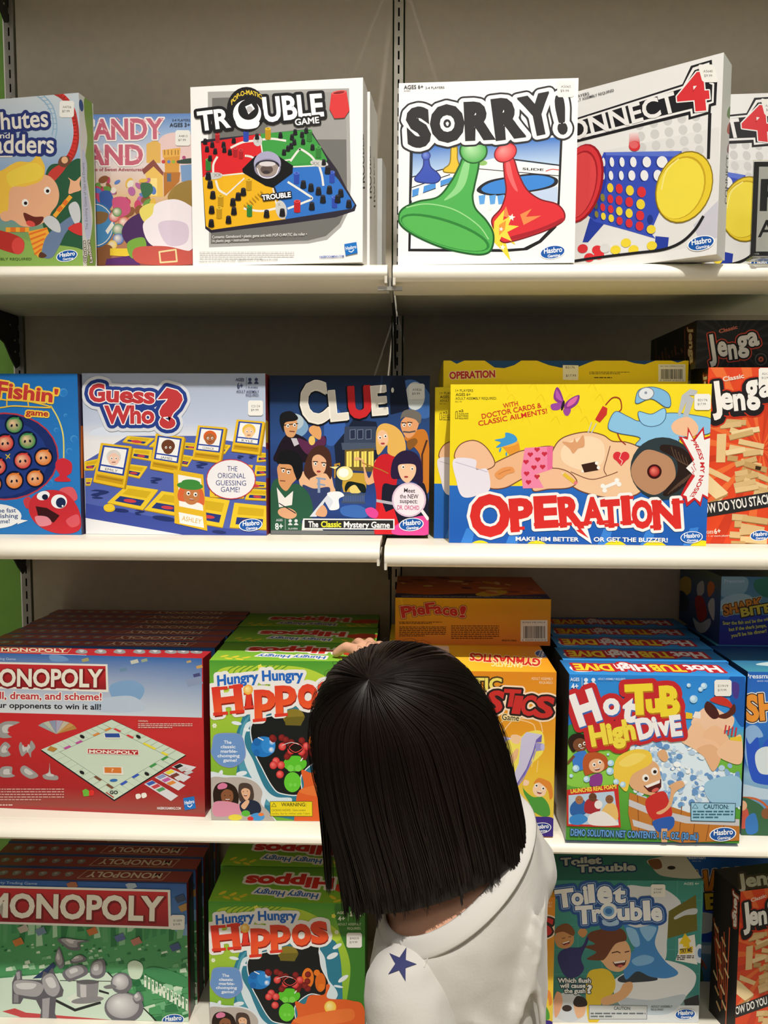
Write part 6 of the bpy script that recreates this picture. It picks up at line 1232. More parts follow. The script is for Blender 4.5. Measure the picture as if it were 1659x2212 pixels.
# --- swinging bar gymnast game
def gym_art(c):
    f = c.front; f.H = homog(FR['gym'][0]); f.z(840, 1220, 3.567)
    f.V_([(0, 'DE8A22'), (.35, 'E29A26'), (.6, 'E9BC34'), (.8, 'E6C848'), (1, 'E0C440')])
    f.B('3F2C86', 650, 1960, 1000, 1900, 1120, 1940, 1270, 1960, 1270, 2120, 300, 2120, 200, 1980)
    f.C('F0C890', 8, [(800, 1290), (900, 1190), (1020, 1200), (1110, 1230), (1130, 1280)]); f.C('F0C890', 8, [(880, 1290), (960, 1200), (1080, 1190), (1160, 1210), (1185, 1290)])
    f.P('A8A4DC', 700, 1290, 1020, 1350, 1020, 1400, 700, 1340); f.L('D4D0F0', 8, 700, 1298, 1020, 1358)
    f.B('F0E060', 880, 1400, 1010, 1330, 1070, 1290, 1180, 1290, 1190, 1440, 1080, 1560, 960, 1740, 920, 1740)
    f.P('C9C6E2', 1060, 1290, 1180, 1310, 1135, 1350, 1110, 1440, 1060, 1580, 960, 1740, 930, 1700, 1000, 1530, 1020, 1340); f.P('6E62B4', 1180, 1310, 1175, 1370, 1140, 1370, 1120, 1450, 1060, 1600, 960, 1745, 985, 1690, 1060, 1570, 1110, 1440, 1135, 1350); f.L('8C86C8', 8, 1150, 1380, 1110, 1500, 1030, 1660, 970, 1730)
    f.P('9A94CC', 1130, 1370, 1190, 1380, 1190, 1430, 1130, 1440); f.E('BDB9E0', 1185, 1406, 16, 28)
    f.B('F0C8A0', 940, 1320, 980, 1310, 1020, 1330, 1000, 1380, 950, 1370); f.B('E8B888', 880, 1500, 940, 1470, 980, 1420, 1000, 1430, 980, 1500, 920, 1560, 870, 1550); f.B('7A4A24', 850, 1380, 880, 1420, 880, 1500, 850, 1480)
    f.B('4E9A3C', 1030, 1680, 1040, 1730, 1110, 1790, 1180, 1790, 1230, 1850, 1240, 1930, 1180, 1940, 1100, 1900, 1060, 1920, 1090, 1860, 1040, 1760); f.B('F4D0B0', 1035, 1700, 1045, 1660, 1080, 1670, 1070, 1700); f.B('F4D0B0', 1110, 1720, 1150, 1680, 1210, 1700, 1205, 1770, 1160, 1790, 1120, 1770); f.B('E08A34', 1115, 1690, 1150, 1645, 1210, 1660, 1250, 1690, 1265, 1780, 1240, 1810, 1225, 1740, 1160, 1680)
    f.eyes(9, 1136, 1702, 1188, 1724); f.grin(1160, 1756, 22, 14, 10)
    f.L('EFD68C', 5, 1110, 1480, 1100, 1560); f.L('EFD68C', 5, 1150, 1510, 1140, 1600)
    f.T('ADULT ASSEMBLY', 'F4DCB8', 1098, 888, 1265, 892, 22); f.T('REQUIRED.', 'F4DCB8', 1158, 918, 1265, 920, 20)
    f.to('title_lettering')
    f.T('FANTASTIC', 'EEDD6A', 130, 960, 870, 968, 95, wt=.05, out=[(12, '4A3A1E')])
    GK = (('GYMNA', -60, 1130, 738, 1132, 160), ('S', 742, 1128, 868, 1138, 165), ('T', 868, 1085, 1000, 1092, 130), ('I', 945, 1140, 1010, 1146, 135), ('C', 1008, 1152, 1118, 1158, 150), ('S', 1112, 1168, 1258, 1178, 160))
    for o in ((30, 'F4DCC0'), (17, '2A1E1E')):
        for ch, x0, y0, x1, y1, h in GK: f.T(ch, 'C4302C', x0, y0, x1, y1, h, wt=.05, lean=.12, out=[o])
    for ch, x0, y0, x1, y1, h in GK: f.T(ch, 'C4302C', x0, y0, x1, y1, h, wt=.06, lean=.12)
    f.T('Game', '2A2420', 870, 1195, 1002, 1205, 48, wt=.02, out=[(6, 'F0DCA0')]); f.to('front_print')
    f.gaming(1172, 2030, 150, -6, blue='2A3F8C')
    f = c.top; f.H = homog(FR['gym'][1]); f.z(840, 1220, 3.567); f.P(None, -20, 600, 1175, 635, 1300, 840, -30, 815, cols=['F0D838', 'E88A1E', 'F0A828', 'F4E040']); f.P('F0E4DC', 300, 622, 460, 628, 470, 690, 380, 720, 300, 700)
    f.to('title_lettering'); f.T('GYMNASTICS', 'CC2A26', 1170, 728, 625, 682, 58, wt=.06, out=[(6, 'F4DCA0')]); f.T('FANTASTIC', 'F0E8A0', 1030, 755, 790, 745, 40, wt=.04); f.to('top_print'); f.gaming(1180, 688, 105, 186)
    return c
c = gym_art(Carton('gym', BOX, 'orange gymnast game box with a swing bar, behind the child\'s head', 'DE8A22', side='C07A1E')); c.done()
duplicate(c.root, 'orange gymnast game box second in depth, under the flat yellow box, third row', 0, .160, 0, 0)
c = gym_art(Carton('gym4', BOX, 'yellow and orange gymnast game box on the lowest row, mostly behind the child\'s back', 'E2B030')); c.done()
def pie_art(c):
    f = c.front; f.H = homog(FR['pie'][0]); f.z(840, 1220, 3.567); f.V_([(0, 'E8B52A'), (.5, 'E09A2E'), (1, 'D2742E')])
    f.to('title_lettering')
    for ch, x0, y0, x1, y1, h in (('P', 100, 410, 190, 400, 90), ('i', 185, 395, 215, 392, 80), ('e', 218, 385, 282, 384, 84), ('F', 288, 380, 365, 372, 84), ('a', 352, 378, 412, 376, 84), ('c', 415, 388, 468, 388, 84), ('e', 468, 392, 530, 394, 84), ('!', 540, 405, 590, 405, 86)): f.T(ch, 'C8323A', x0, y0, x1, y1, h, wt=.045, lean=.1 if ch == '!' else -.06, out=[(9, '5A2420'), (5, 'F0C8A0')])
    for ch, x0, y0, x1, y1, h in (('P', 100, 410, 190, 400, 90), ('i', 185, 395, 215, 392, 80), ('e', 218, 385, 282, 384, 84), ('F', 288, 380, 365, 372, 84), ('a', 352, 378, 412, 376, 84), ('c', 415, 388, 468, 388, 84), ('e', 468, 392, 530, 394, 84), ('!', 540, 405, 590, 405, 86)): f.T(ch, 'C8323A', x0, y0, x1, y1, h, wt=.05, lean=.1 if ch == '!' else -.06)
    f.to('front_print'); f.tiny('6A3C1C', 80, 440, 410, 462, 2, 6); f.tiny('6A3C1C', 80, 478, 440, 560, 6, 7, seed=3); f.tiny('6A3C1C', 480, 470, 850, 580, 7, 7, seed=4); f.T('MADE IN CHINA', '4A2A14', 872, 590, 985, 592, 13, wt=.03)
    barcode(f, 1015, 428, 1222, 592, 'B7063 PIE FACE', 8)
    f = c.top; f.H = homog(((0, 0), (264, 0), (264, 232), (0, 232))); f.z(0, 0, 1); f.bg('B8602E'); f.R('2C2A5E', 0, 205, 264, 232); f.B('2C2A5E', 0, 190, 60, 200, 130, 185, 200, 198, 264, 185, 264, 232, 0, 232); f.B('D8B83A', 140, 190, 170, 150, 200, 160, 180, 200, 150, 210)
    r = random.Random(6)
    for k in range(26): f.E(r.choice(['E0A83A', '8A3A2A', 'D87A4A', '6A2A3A', 'E8C87A']), r.uniform(10, 250), r.uniform(5, 180), r.uniform(6, 18), r.uniform(4, 12), r.uniform(0, 90))
    f.tiny('B8B4D0', 10, 212, 250, 224, 2, 3)
    c.left.V_([(0, 'E8B52A'), (1, 'D2742E')]); return c
c = pie_art(Carton('pie', BOX, 'yellow game box with red title lying flat on orange boxes, third row', 'DDA02C')); c.done()
c = pie_art(Carton('pie4', BOX, 'yellow game box lying flat on an orange box, lowest row behind the shoulder', 'DDA02C')); c.done()

# --- foam tub game
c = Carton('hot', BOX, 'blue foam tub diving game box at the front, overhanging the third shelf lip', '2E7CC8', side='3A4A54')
f = c.front; f.z(1180, 1220, 3.457)
f.V_([(0, '2C86D8'), (.3, '3C9AE4'), (.42, '7CC048'), (.7, '5EA83C'), (1, '4A9636')])
f.B('2270C0', 150, 1000, 300, 960, 420, 1000, 600, 1300, 420, 1400, 150, 1260); f.B('3C8A3C', 150, 1220, 230, 1190, 330, 1250, 330, 1320, 150, 1330); f.B('8CCC4C', 150, 1320, 400, 1300, 600, 1400, 560, 1620, 150, 1640)
f.B('1E5CB0', 1360, 860, 1480, 840, 1480, 1200, 1400, 1120); f.B('4A3A8C', 1390, 880, 1440, 900, 1430, 1000, 1395, 980)
f.B('DDEEF8', 620, 1330, 800, 1290, 1000, 1310, 1150, 1400, 1260, 1520, 1400, 1560, 1450, 1620, 1450, 1800, 1100, 1880, 850, 1850, 720, 1600)
r = random.Random(12)
for k in range(260): x, y = r.uniform(660, 1440), r.uniform(1320, 1820); (f.E(r.choice(['F4FAFD', 'E0EEF8', 'B8D4EE', '8FB8E0', '6A9AD0']), x, y, r.uniform(8, 30), r.uniform(8, 26), r.uniform(0, 90)) if y > 1320 + max(0, x - 1050) * .55 else None)
f.B('9CC8E4', 1180, 1640, 1320, 1580, 1450, 1600, 1450, 1800, 1240, 1780)
# bathing figure: plain skin-toned foam-side shapes
f.B('F0C8A8', 1080, 1180, 1160, 1080, 1240, 1060, 1330, 1110, 1400, 1140, 1380, 1220, 1300, 1240, 1160, 1230); f.B('F0C49E', 1050, 1250, 1120, 1170, 1200, 1260, 1160, 1320, 1060, 1320); f.B('EDBE96', 1170, 1260, 1260, 1200, 1340, 1260, 1370, 1340, 1340, 1400, 1200, 1360); f.B('F0C49E', 1000, 1310, 1120, 1290, 1260, 1320, 1300, 1400, 1240, 1440, 1110, 1380); f.B('E6B48A', 1120, 1380, 1220, 1340, 1300, 1400, 1290, 1480, 1240, 1540, 1180, 1440); f.B('F0C49E', 1330, 1330, 1400, 1290, 1455, 1280, 1455, 1480, 1330, 1460, 1270, 1400)
f.B('4A2420', 1180, 1080, 1200, 1020, 1260, 1060, 1290, 1130, 1240, 1150); f.B('C8382E', 1220, 1010, 1280, 980, 1360, 1010, 1400, 1080, 1350, 1060, 1280, 1040); f.B('5A2A20', 1270, 1130, 1350, 1100, 1400, 1040, 1410, 1100, 1340, 1150); f.P('F0E8E4', 1110, 1095, 1150, 1100, 1150, 1150, 1090, 1140); f.P('E8C030', 1040, 1100, 1090, 1110, 1090, 1150, 1040, 1150)
for k in range(4): f.L('C8383A', 12, 1340 + k * 26, 1200 + k * 6, 1330 + k * 26, 1260 + k * 8)
f.P('E8C83A', 1370, 1290, 1455, 1280, 1455, 1320, 1370, 1310)
# tub, children as plain shapes
f.P('C07A34', 620, 1700, 1060, 1850, 1440, 1900, 1440, 2060, 1000, 2075, 640, 1990, 610, 1850)
for k in range(7): f.L('8A4E20', 6, 680 + k * 110, 1720 + k * 28, 690 + k * 100, 2000 + k * 12)
f.P('C9C8CC', 615, 1750, 760, 1810, 1060, 1880, 1440, 1900, 1440, 1950, 1040, 1930, 760, 1860, 615, 1800); f.P('C9C8CC', 640, 1900, 800, 1950, 820, 2000, 650, 1950)
f.B('E0AE80', 590, 1500, 700, 1440, 820, 1480, 850, 1560, 850, 1640, 800, 1720, 680, 1690, 620, 1640); f.B('EFCB48', 500, 1560, 530, 1440, 650, 1380, 760, 1390, 790, 1450, 760, 1500, 640, 1570, 600, 1690, 540, 1640); f.B('F4DA6A', 540, 1480, 640, 1410, 740, 1420, 700, 1470, 600, 1510)
f.B('C8302C', 740, 1760, 870, 1690, 920, 1780, 930, 1880, 790, 1900); f.B('2C5CB0', 800, 1910, 940, 1880, 945, 1960, 860, 2000, 810, 1970); f.B('E0AE80', 820, 1850, 900, 1800, 930, 1680, 915, 1650, 1000, 1610, 1030, 1650, 960, 1700, 930, 1800, 860, 1860); f.B('E0AE80', 830, 1400, 880, 1380, 910, 1440, 880, 1470, 840, 1440); f.L('E0AE80', 44, 880, 1980, 880, 2060)
f.B('2A1A14', 160, 1320, 200, 1265, 280, 1270, 300, 1330, 250, 1350, 200, 1400); f.E('7A4A2E', 250, 1345, 52, 50); f.B('3C7CD0', 200, 1420, 290, 1390, 300, 1460, 270, 1530, 210, 1520); f.L('7A4A2E', 20, 205, 1430, 160, 1480)
f.B('B8582A', 270, 1480, 300, 1410, 380, 1400, 450, 1440, 450, 1520, 330, 1560, 290, 1570); f.E('E8B890', 375, 1500, 58, 52); f.B('8A3A8C', 330, 1580, 410, 1560, 410, 1640, 330, 1650)
f.eyes(17, 740, 1592, 806, 1542); f.grin(800, 1650, 72, 56, -22); f.eyes(8, 250, 1350, 284, 1334); f.grin(268, 1372, 20, 12, -15); f.eyes(9, 356, 1492, 398, 1474); f.grin(380, 1526, 24, 14, -12)
for x, y, q in ((1062, 900, 16), (1175, 905, 24), (1150, 930, 18), (1098, 1003, 30), (480, 1480, 24), (475, 1540, 28), (300, 1600, 24), (520, 1620, 22), (570, 1640, 22), (220, 1520, 26), (185, 1575, 14), (460, 1415, 10)): f.E('A8D4F0', x, y, q); f.E('D4ECFA', x - q * .2, y - q * .2, q * .6)
f.P('C8302C', 150, 1680, 535, 1638, 555, 1960, 152, 1950); f.P('B8D0E4', 165, 1720, 505, 1690, 540, 1945, 165, 1935)
for q, k in (((180, 1800, 250, 1740, 300, 1790, 290, 1860, 190, 1870), '2C62A8'), ((290, 1770, 340, 1740, 400, 1770, 390, 1850, 290, 1850), 'A82C34'), ((400, 1860, 460, 1780, 520, 1800, 530, 1900, 430, 1900), 'E8C070'), ((180, 1880, 260, 1860, 310, 1900, 250, 1940, 180, 1930), '3C8AD0'), ((320, 1870, 420, 1840, 520, 1910, 520, 1945, 330, 1940), 'EAE6E4')): f.B(k, *q)
for x, y, k in ((245, 1755, 'A8704A'), (345, 1735, '6A4028'), (470, 1750, '8A5638'), (388, 1790, 'EDE9E6')): f.E(k, x, y, 30, 32)
f.eyes(4, 236, 1752, 258, 1750, 336, 1732, 358, 1732, 462, 1748, 480, 1750, white=False)
f.T('LAUNCHES REAL FOAM!', 'F2DE4A', 182, 1705, 525, 1668, 32, wt=.05)
f.T('AGES', 'E0ECF8', 178, 868, 245, 868, 26, wt=.03); f.T('4+', 'F0F6FC', 186, 930, 240, 926, 44, wt=.03); f.L('C8DCF0', 4, 265, 845, 265, 930)
for x in (295, 350): f.E('E0ECF8', x, 860, 15); f.B('E0ECF8', x - 18, 892, x, 872, x + 20, 892)
f.T('PLAYERS', 'E0ECF8', 282, 930, 364, 930, 14, wt=.03); f.T('ADULT ASSEMBLY REQUIRED.', 'C8DCF0', 385, 860, 592, 862, 16, wt=.02)
f.T('DEMO SOLUTION NET CONTENTS: 1 FL. OZ. (30 mL)', '6CA8E8', 180, 2020, 1132, 2052, 52, wt=.02, out=[(5, '2A4A6A')])
f.to('title_lettering')
K = (('H', 'F2F0F0', 240, 1200, 415, 1140, 235), ('o', 'F2F0F0', 430, 1120, 555, 1100, 165), ('t', 'F2F0F0', 555, 1155, 660, 1170, 190), ('T', 'F0D83A', 590, 1110, 800, 1100, 215), ('u', 'F0D83A', 745, 1100, 860, 1090, 140), ('B', 'F0D83A', 850, 1120, 1000, 1110, 215), ('High', 'F0DC4A', 335, 1350, 670, 1290, 150), ('D', 'F2F0F0', 690, 1300, 815, 1270, 150), ('i', 'F2F0F0', 815, 1275, 850, 1265, 150), ('v', 'F2F0F0', 840, 1272, 935, 1255, 140), ('E', 'F2F0F0', 930, 1275, 1015, 1265, 150))
for o in ((40, 'C42A30'),):
    for ch, k, x0, y0, x1, y1, h in K: f.T(ch, k, x0, y0, x1, y1, h, wt=.06, out=[o])
for ch, k, x0, y0, x1, y1, h in K: f.T(ch, 'B87A1E' if k[:2] == 'F0' else '3C68B8', x0 + 8, y0 + 12, x1 + 8, y1 + 12, h, wt=.075)
for ch, k, x0, y0, x1, y1, h in K: f.T(ch, k, x0, y0, x1, y1, h, wt=.075)
f.to('front_print')
f.to('warning_label'); f.n += 3; f.P('2A4A5A', 1075, 1772, 1412, 1778, 1408, 1920, 1075, 1912); f.P('9CCBE4', 1080, 1777, 1407, 1783, 1403, 1915, 1080, 1907); f.T('CAUTION:', '1E4A60', 1172, 1820, 1358, 1822, 34, wt=.03); f.L('3a6a80', 4, 1088, 1815, 1110, 1785, 1130, 1816, closed=True); f.tiny('3A6A80', 1092, 1835, 1395, 1900, 3, 12); f.to('front_print')
f.sticker(1252, 858, 1380, 980, 'E1919', '$19.99'); f.gaming(1315, 2010, 190, -6)
f = c.top; f.H = homog(((0, 0), (260, 0), (260, 81), (0, 81))); f.z(0, 0, 1); f.V_([(0, '2C6CA8'), (1, '3C9AE8')]); f.B('F0F2F4', 8, 40, 30, 30, 40, 60, 14, 66)
f.to('title_lettering')
for a, k, x0, x1 in (('Hot', 'F2F0F0', 238, 186), ('TUB', 'F0D83A', 184, 132), ('High', 'F2F0F0', 128, 76), ('DiVE', 'F0D83A', 74, 16)): f.T(a, k, x0, 24, x1, 22, 36, wt=.06, out=[(5, 'C42A30')])
f.to('top_print'); f = c.left; f.V_([(0, '34424A'), (.75, '4A4A40'), (.9, 'B8C8D4'), (1, 'C8D4DC')])
c.done(); first = c.root
for k, w in enumerate(('second', 'third', 'fourth', 'fifth')): duplicate(first, 'blue foam tub diving game box, %s from the front in the right-hand stack' % w, .006 * (k + 1), .0816 * (k + 1), 0, 0, skip=('price_sticker', 'warning_label', 'maker_logo'))

# --- shark games
def shark_art(c):
    f = c.front; f.H = homog(FR['shark'][0]); f.z(1180, 1220, 3.457)
    f.V_([(0, '2A66C0'), (.3, '3476CC'), (.55, '2A62B8'), (.62, '8CB8D8'), (1, '2C6AA8')])
    f.B('8CB4E0', 1480, 1250, 1560, 1200, 1620, 1280, 1560, 1320, 1600, 1500, 1500, 1500); f.B('2E58C8', 1490, 1300, 1520, 1340, 1580, 1290, 1600, 1400, 1660, 1300, 1900, 1250, 2200, 1300, 2200, 1560, 1900, 1640, 1600, 1640, 1520, 1560); f.B('D8E4E8', 1560, 1420, 1640, 1360, 1800, 1400, 1760, 1540, 1600, 1560)
    f.B('BCD4E6', 1450, 1640, 1700, 1680, 2200, 1640, 2200, 1760, 1450, 1740); f.C('C8643A', 16, [(1450, 1740), (1560, 1750), (1640, 1800), (1700, 1900)])
    f.B('3E6A4A', 1450, 1760, 1560, 1770, 1640, 1850, 1660, 2040, 1440, 2040); f.B('C85A4A', 1440, 1850, 1480, 1810, 1510, 1850, 1500, 1960, 1440, 1960); f.B('3C7AC0', 1490, 1900, 1560, 1860, 1580, 1990, 1500, 2010); f.E('E4B490', 1465, 1800, 34, 38); f.E('8A5A3A', 1640, 1860, 34, 40)
    f.T('Pressman', 'DCE8F4', 1490, 850, 1700, 850, 36, wt=.03); f.T('SINCE 1922', 'C8D8EC', 1575, 875, 1660, 875, 10, wt=.02)
    f.to('title_lettering')
    for o in ((16, 'E8E4DC'), (9, '2A2430')): f.T('SHARK', 'E8963A', 1495, 1165, 2150, 1110, 190, wt=.06, out=[o])
    f.T('SHARK', 'E8963A', 1495, 1165, 2150, 1110, 190, wt=.07); f.T('BITE', 'EDD23C', 1700, 1330, 2200, 1290, 150, wt=.06, out=[(12, '2A2430')]); f.to('front_print')
    f = c.top; f.H = homog(((0, 0), (160, 0), (160, 160), (0, 160))); f.z(0, 0, 1); f.V_([(0, '1E3A78'), (.5, '2E6AA0'), (1, '4A9AB0')]); f.B('C8DCE0', 30, 120, 60, 100, 110, 95, 150, 70, 140, 110, 90, 130); f.B('C83A4A', 70, 80, 110, 70, 130, 90, 90, 100)
    c.left.bg('24406A'); return c
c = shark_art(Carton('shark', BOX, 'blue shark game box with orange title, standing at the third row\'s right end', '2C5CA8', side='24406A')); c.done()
duplicate(c.root, 'blue shark game box behind another one, under the flat one at right', .013, .1625, 0, 0)
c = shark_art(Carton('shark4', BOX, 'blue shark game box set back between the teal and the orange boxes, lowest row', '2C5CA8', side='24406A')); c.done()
c = Carton('sharkflat', BOX, 'blue game box with orange and yellow title lying flat in the dark, third row', '24407C', top='1E2A3A')
f = c.front; f.z(1400, 1140, 6.405)
f.V_([(0, '4A7AA0'), (.55, '6A9AB4'), (.6, '2A3A8C'), (1, '2E2C84')]); f.B('8CB0C4', 1000, 690, 1350, 690, 1370, 850, 1250, 950, 1020, 950); f.B('A8C4D0', 1010, 1010, 1200, 920, 1400, 940, 1460, 1060, 1010, 1160); f.B('3A7A6C', 1500, 720, 2200, 680, 2200, 980, 1600, 960); f.B('3C4CB0', 1000, 1220, 1500, 1210, 2200, 1220, 2200, 1300, 1000, 1270)
f.T('Pressman', 'B8CCDA', 1055, 765, 1335, 760, 50, wt=.03)
f.to('title_lettering'); f.T('SHARK', 'E08A34', 1050, 1215, 1590, 1080, 140, 120, wt=.06, out=[(18, 'D8C89A'), (10, '4A2A20')], lean=.1); f.T('SHARK', 'E08A34', 1050, 1215, 1590, 1080, 140, 120, wt=.06, lean=.1); f.T('BITE', 'E8CE4A', 1290, 1235, 1720, 1160, 120, wt=.06, out=[(16, '3A2A30')]); f.to('front_print')
f.T('Snag the fish and be the winner', 'DCD84A', 1035, 1345, 1760, 1265, 50, wt=.03, arc=-20); f.T('but if the shark jumps,', 'DCD84A', 1120, 1435, 1640, 1375, 50, wt=.03); f.T("you'll be his dinner!", 'DCD84A', 1150, 1520, 1640, 1450, 50, wt=.03)
f = c.left; f.z(1400, 1140, 6.405)
f.V_([(0, '5A6A4A'), (.4, '3A5A8A'), (1, '24386E')]); f.B('B8A84A', 430, 760, 500, 680, 590, 720, 580, 900, 460, 940); f.B('C0C8C8', 680, 800, 760, 740, 770, 900, 690, 950); f.B('C8743A', 820, 820, 860, 740, 920, 800, 900, 900, 840, 960); f.B('9A2A2C', 650, 980, 740, 950, 800, 1080, 810, 1230, 740, 1300, 680, 1240); f.B('C8D0D0', 830, 1060, 880, 980, 920, 1020, 910, 1280, 850, 1180); f.B('A8B8C8', 620, 1250, 720, 1320, 850, 1260, 860, 1350, 780, 1450, 680, 1430); f.B('1E2A4A', 380, 900, 480, 880, 560, 1000, 540, 1150, 400, 1130)
c.done()

# --- splashing toilet game
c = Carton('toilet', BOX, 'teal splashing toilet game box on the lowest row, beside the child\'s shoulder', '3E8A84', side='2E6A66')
f = c.front; f.z(1170, 1780, 3.39)
f.V_([(0, '3A8A80'), (.3, '3E928A'), (.8, '2E7C78'), (1, 'B8BCC0')])
for k in range(7): f.L('56A49C', 3, 95 + k * 180, 395, 80 + k * 178, 1460)
for k in range(5): f.L('56A49C', 3, 70, 560 + k * 180, 1180, 560 + k * 180)
f.P('26262A', 1040, 1290, 1150, 1250, 1160, 1400, 1060, 1380); f.P('D8DCE0', 60, 1330, 1170, 1330, 1150, 1470, 60, 1470)
f.B('D8DEE4', 600, 480, 760, 460, 900, 480, 1010, 560, 1010, 620, 970, 640, 960, 800, 920, 840, 900, 1000, 760, 1000, 640, 800); f.P('6A6420', 930, 640, 1130, 520, 1140, 780, 920, 840); f.B('C0C6CC', 975, 680, 1060, 630, 1135, 620, 1130, 660, 1050, 670, 980, 700)
f.B('E2E6EA', 520, 1180, 560, 1120, 800, 1000, 1000, 1020, 1120, 1090, 1120, 1180, 1060, 1260, 1000, 1340, 900, 1400, 720, 1400, 580, 1330, 530, 1240); f.B('BCC8D4', 560, 1270, 800, 1290, 1050, 1250, 980, 1360, 880, 1400, 700, 1390, 600, 1340); f.B('2A3440', 560, 1130, 640, 1090, 760, 1080, 850, 1140, 700, 1160, 580, 1160)
f.B('3E86CC', 600, 740, 700, 760, 850, 740, 830, 880, 900, 1000, 1000, 1090, 920, 1130, 800, 1120, 700, 1080, 620, 1140, 600, 1060, 640, 960, 680, 900); f.B('8CC0EC', 620, 760, 690, 780, 720, 880, 680, 900, 640, 840); f.B('8CC0EC', 720, 760, 840, 760, 780, 860); f.B('7CB4E6', 660, 1000, 740, 960, 820, 980, 800, 1020, 700, 1040)
f.B('E2C22C', 330, 1120, 420, 1060, 500, 1080, 540, 1160, 520, 1240, 440, 1300, 420, 1440, 340, 1440); f.B('E0AC7C', 440, 1280, 560, 1230, 600, 1170, 660, 1160, 660, 1220, 590, 1290, 460, 1330)
f.B('E4B284', 430, 980, 500, 880, 600, 850, 650, 920, 640, 1020, 580, 1080, 500, 1070, 450, 1020); f.B('6A3A20', 350, 800, 400, 780, 520, 760, 600, 780, 620, 850, 540, 880, 470, 980, 430, 1000, 330, 990, 400, 940, 310, 900, 390, 880, 330, 840)
f.L('4A2418', 8, 515, 945, 555, 935, 575, 945); f.L('4A2418', 8, 610, 940, 640, 932); f.grin(572, 1020, 52, 34, -8)
f.B('2C2C6A', 120, 960, 180, 910, 290, 900, 330, 830, 340, 860, 290, 980, 310, 1060, 260, 1120, 180, 1120, 130, 1040); f.B('C8905A', 95, 830, 140, 770, 220, 780, 235, 860, 190, 910, 120, 900); f.B('7A4A24', 95, 800, 120, 750, 190, 730, 240, 780, 230, 820, 160, 790); f.B('C8905A', 265, 790, 300, 760, 335, 790, 310, 830, 280, 820)
f.grin(180, 872, 34, 18, -18); f.L('4A2418', 5, 150, 840, 172, 834); f.L('4A2418', 5, 196, 828, 216, 826)
f.E('C8D0D8', 200, 1340, 130, 110); f.B('E0A888', 90, 1300, 110, 1230, 145, 1250, 150, 1330, 100, 1420); f.B('E0B08A', 235, 1330, 260, 1290, 320, 1320, 310, 1400, 260, 1420); f.B('2A1A18', 230, 1310, 260, 1260, 320, 1280, 330, 1330, 260, 1340); f.E('3a2a28', 185, 1350, 36, 24)
f.P('EDEBE8', 1000, 840, 1120, 810, 1140, 1030, 980, 1000, 1000, 940); f.P('EAC81E', 1005, 880, 1050, 800, 1095, 860, 1080, 870, 1085, 905, 1035, 900, 1035, 880); f.P('EAC81E', 1010, 915, 1108, 895, 1105, 945, 1008, 955); f.T('TRY ME', '2A2A34', 1015, 948, 1102, 936, 32, wt=.05); f.tiny('5a5a60', 990, 962, 1115, 1000, 3, 9); f.E('D8E4F0', 1155, 950, 34, 70); f.E('3C6AA8', 1158, 945, 16, 34)
for a, x0, x1, y in (('Which flush', 118, 360, 1162), ('will cause', 135, 320, 1200), ('the gush', 165, 320, 1238)): f.T(a, 'F2F4F4', x0, y, x1, y, 34, wt=.04, out=[(6, '28384C')])
f.T('?', 'F2F4F4', 330, 1238, 368, 1238, 60, wt=.06, out=[(6, '28384C')])
f.to('warning_label'); f.n += 3; f.P('8C9498', 345, 1325, 775, 1330, 772, 1432, 345, 1432); f.P('C8CCCE', 350, 1330, 770, 1335, 767, 1427, 350, 1427); f.T('CAUTION:', '4A5458', 528, 1360, 652, 1362, 24, wt=.04); f.tiny('6a7478', 358, 1382, 760, 1425, 2, 12); f.to('front_print')
f.T('ADULT ASSEMBLY', '6A7070', 800, 1345, 958, 1345, 16, wt=.03); f.T('REQUIRED', '6A7070', 800, 1366, 892, 1366, 14, wt=.03); f.T('AGES 4+', 'C8E0DC', 1040, 446, 1152, 446, 18, wt=.03)
f.to('title_lettering')
K = (('T', 105, 612, 245, 595, 130), ('o', 218, 590, 308, 585, 125), ('i', 312, 580, 345, 576, 135), ('l', 345, 572, 392, 568, 130), ('e', 405, 575, 520, 572, 175), ('t', 520, 570, 615, 572, 125), ('T', 250, 730, 380, 722, 130), ('r', 372, 712, 442, 705, 125), ('o', 438, 690, 552, 686, 140), ('u', 555, 700, 645, 696, 120), ('b', 650, 700, 738, 697, 130), ('l', 745, 700, 798, 697, 140), ('e', 800, 705, 885, 702, 135))
for o in ((34, '24549C'), (14, 'A8C8E8'), (10, '24549C')):
    for ch, x0, y0, x1, y1, h in K: f.T(ch, 'F0F2F4', x0, y0, x1, y1, h, wt=.05, out=[o])
f.B('24549C', 420, 690, 480, 720, 580, 700, 590, 740, 540, 780, 450, 775, 420, 740); f.B('A8C8E8', 445, 700, 500, 720, 555, 700, 560, 735, 500, 748, 450, 735)
for ch, x0, y0, x1, y1, h in K: f.T(ch, 'F2F4F6', x0, y0, x1, y1, h, wt=.065)
f.E('F2F4F6', 490, 635, 62, 58); f.E('7CB0E0', 490, 638, 42, 38); f.E('3C78C0', 490, 638, 26, 22); f.to('front_print')
f.sticker(798, 442, 905, 535, 'C0447', '$19.99'); f.gaming(1050, 1392, 145, -4)
f = c.top; f.z(1170, 1780, 3.39); f.bg('3E8A84'); f.to('title_lettering'); f.T('Toilet', 'DCE2E2', 140, 305, 440, 290, 55, wt=.06, out=[(10, '24447C')]); f.T('Trouble', 'DCE2E2', 260, 355, 690, 340, 55, wt=.06, out=[(10, '24447C')]); f.to('top_print'); f.B('D8D4CC', 790, 260, 1100, 230, 1180, 390, 900, 385, 810, 320); f.E('2A2A2C', 950, 322, 30, 14); f.B('8A5A3A', 780, 270, 860, 260, 880, 320, 820, 330)
c.done()
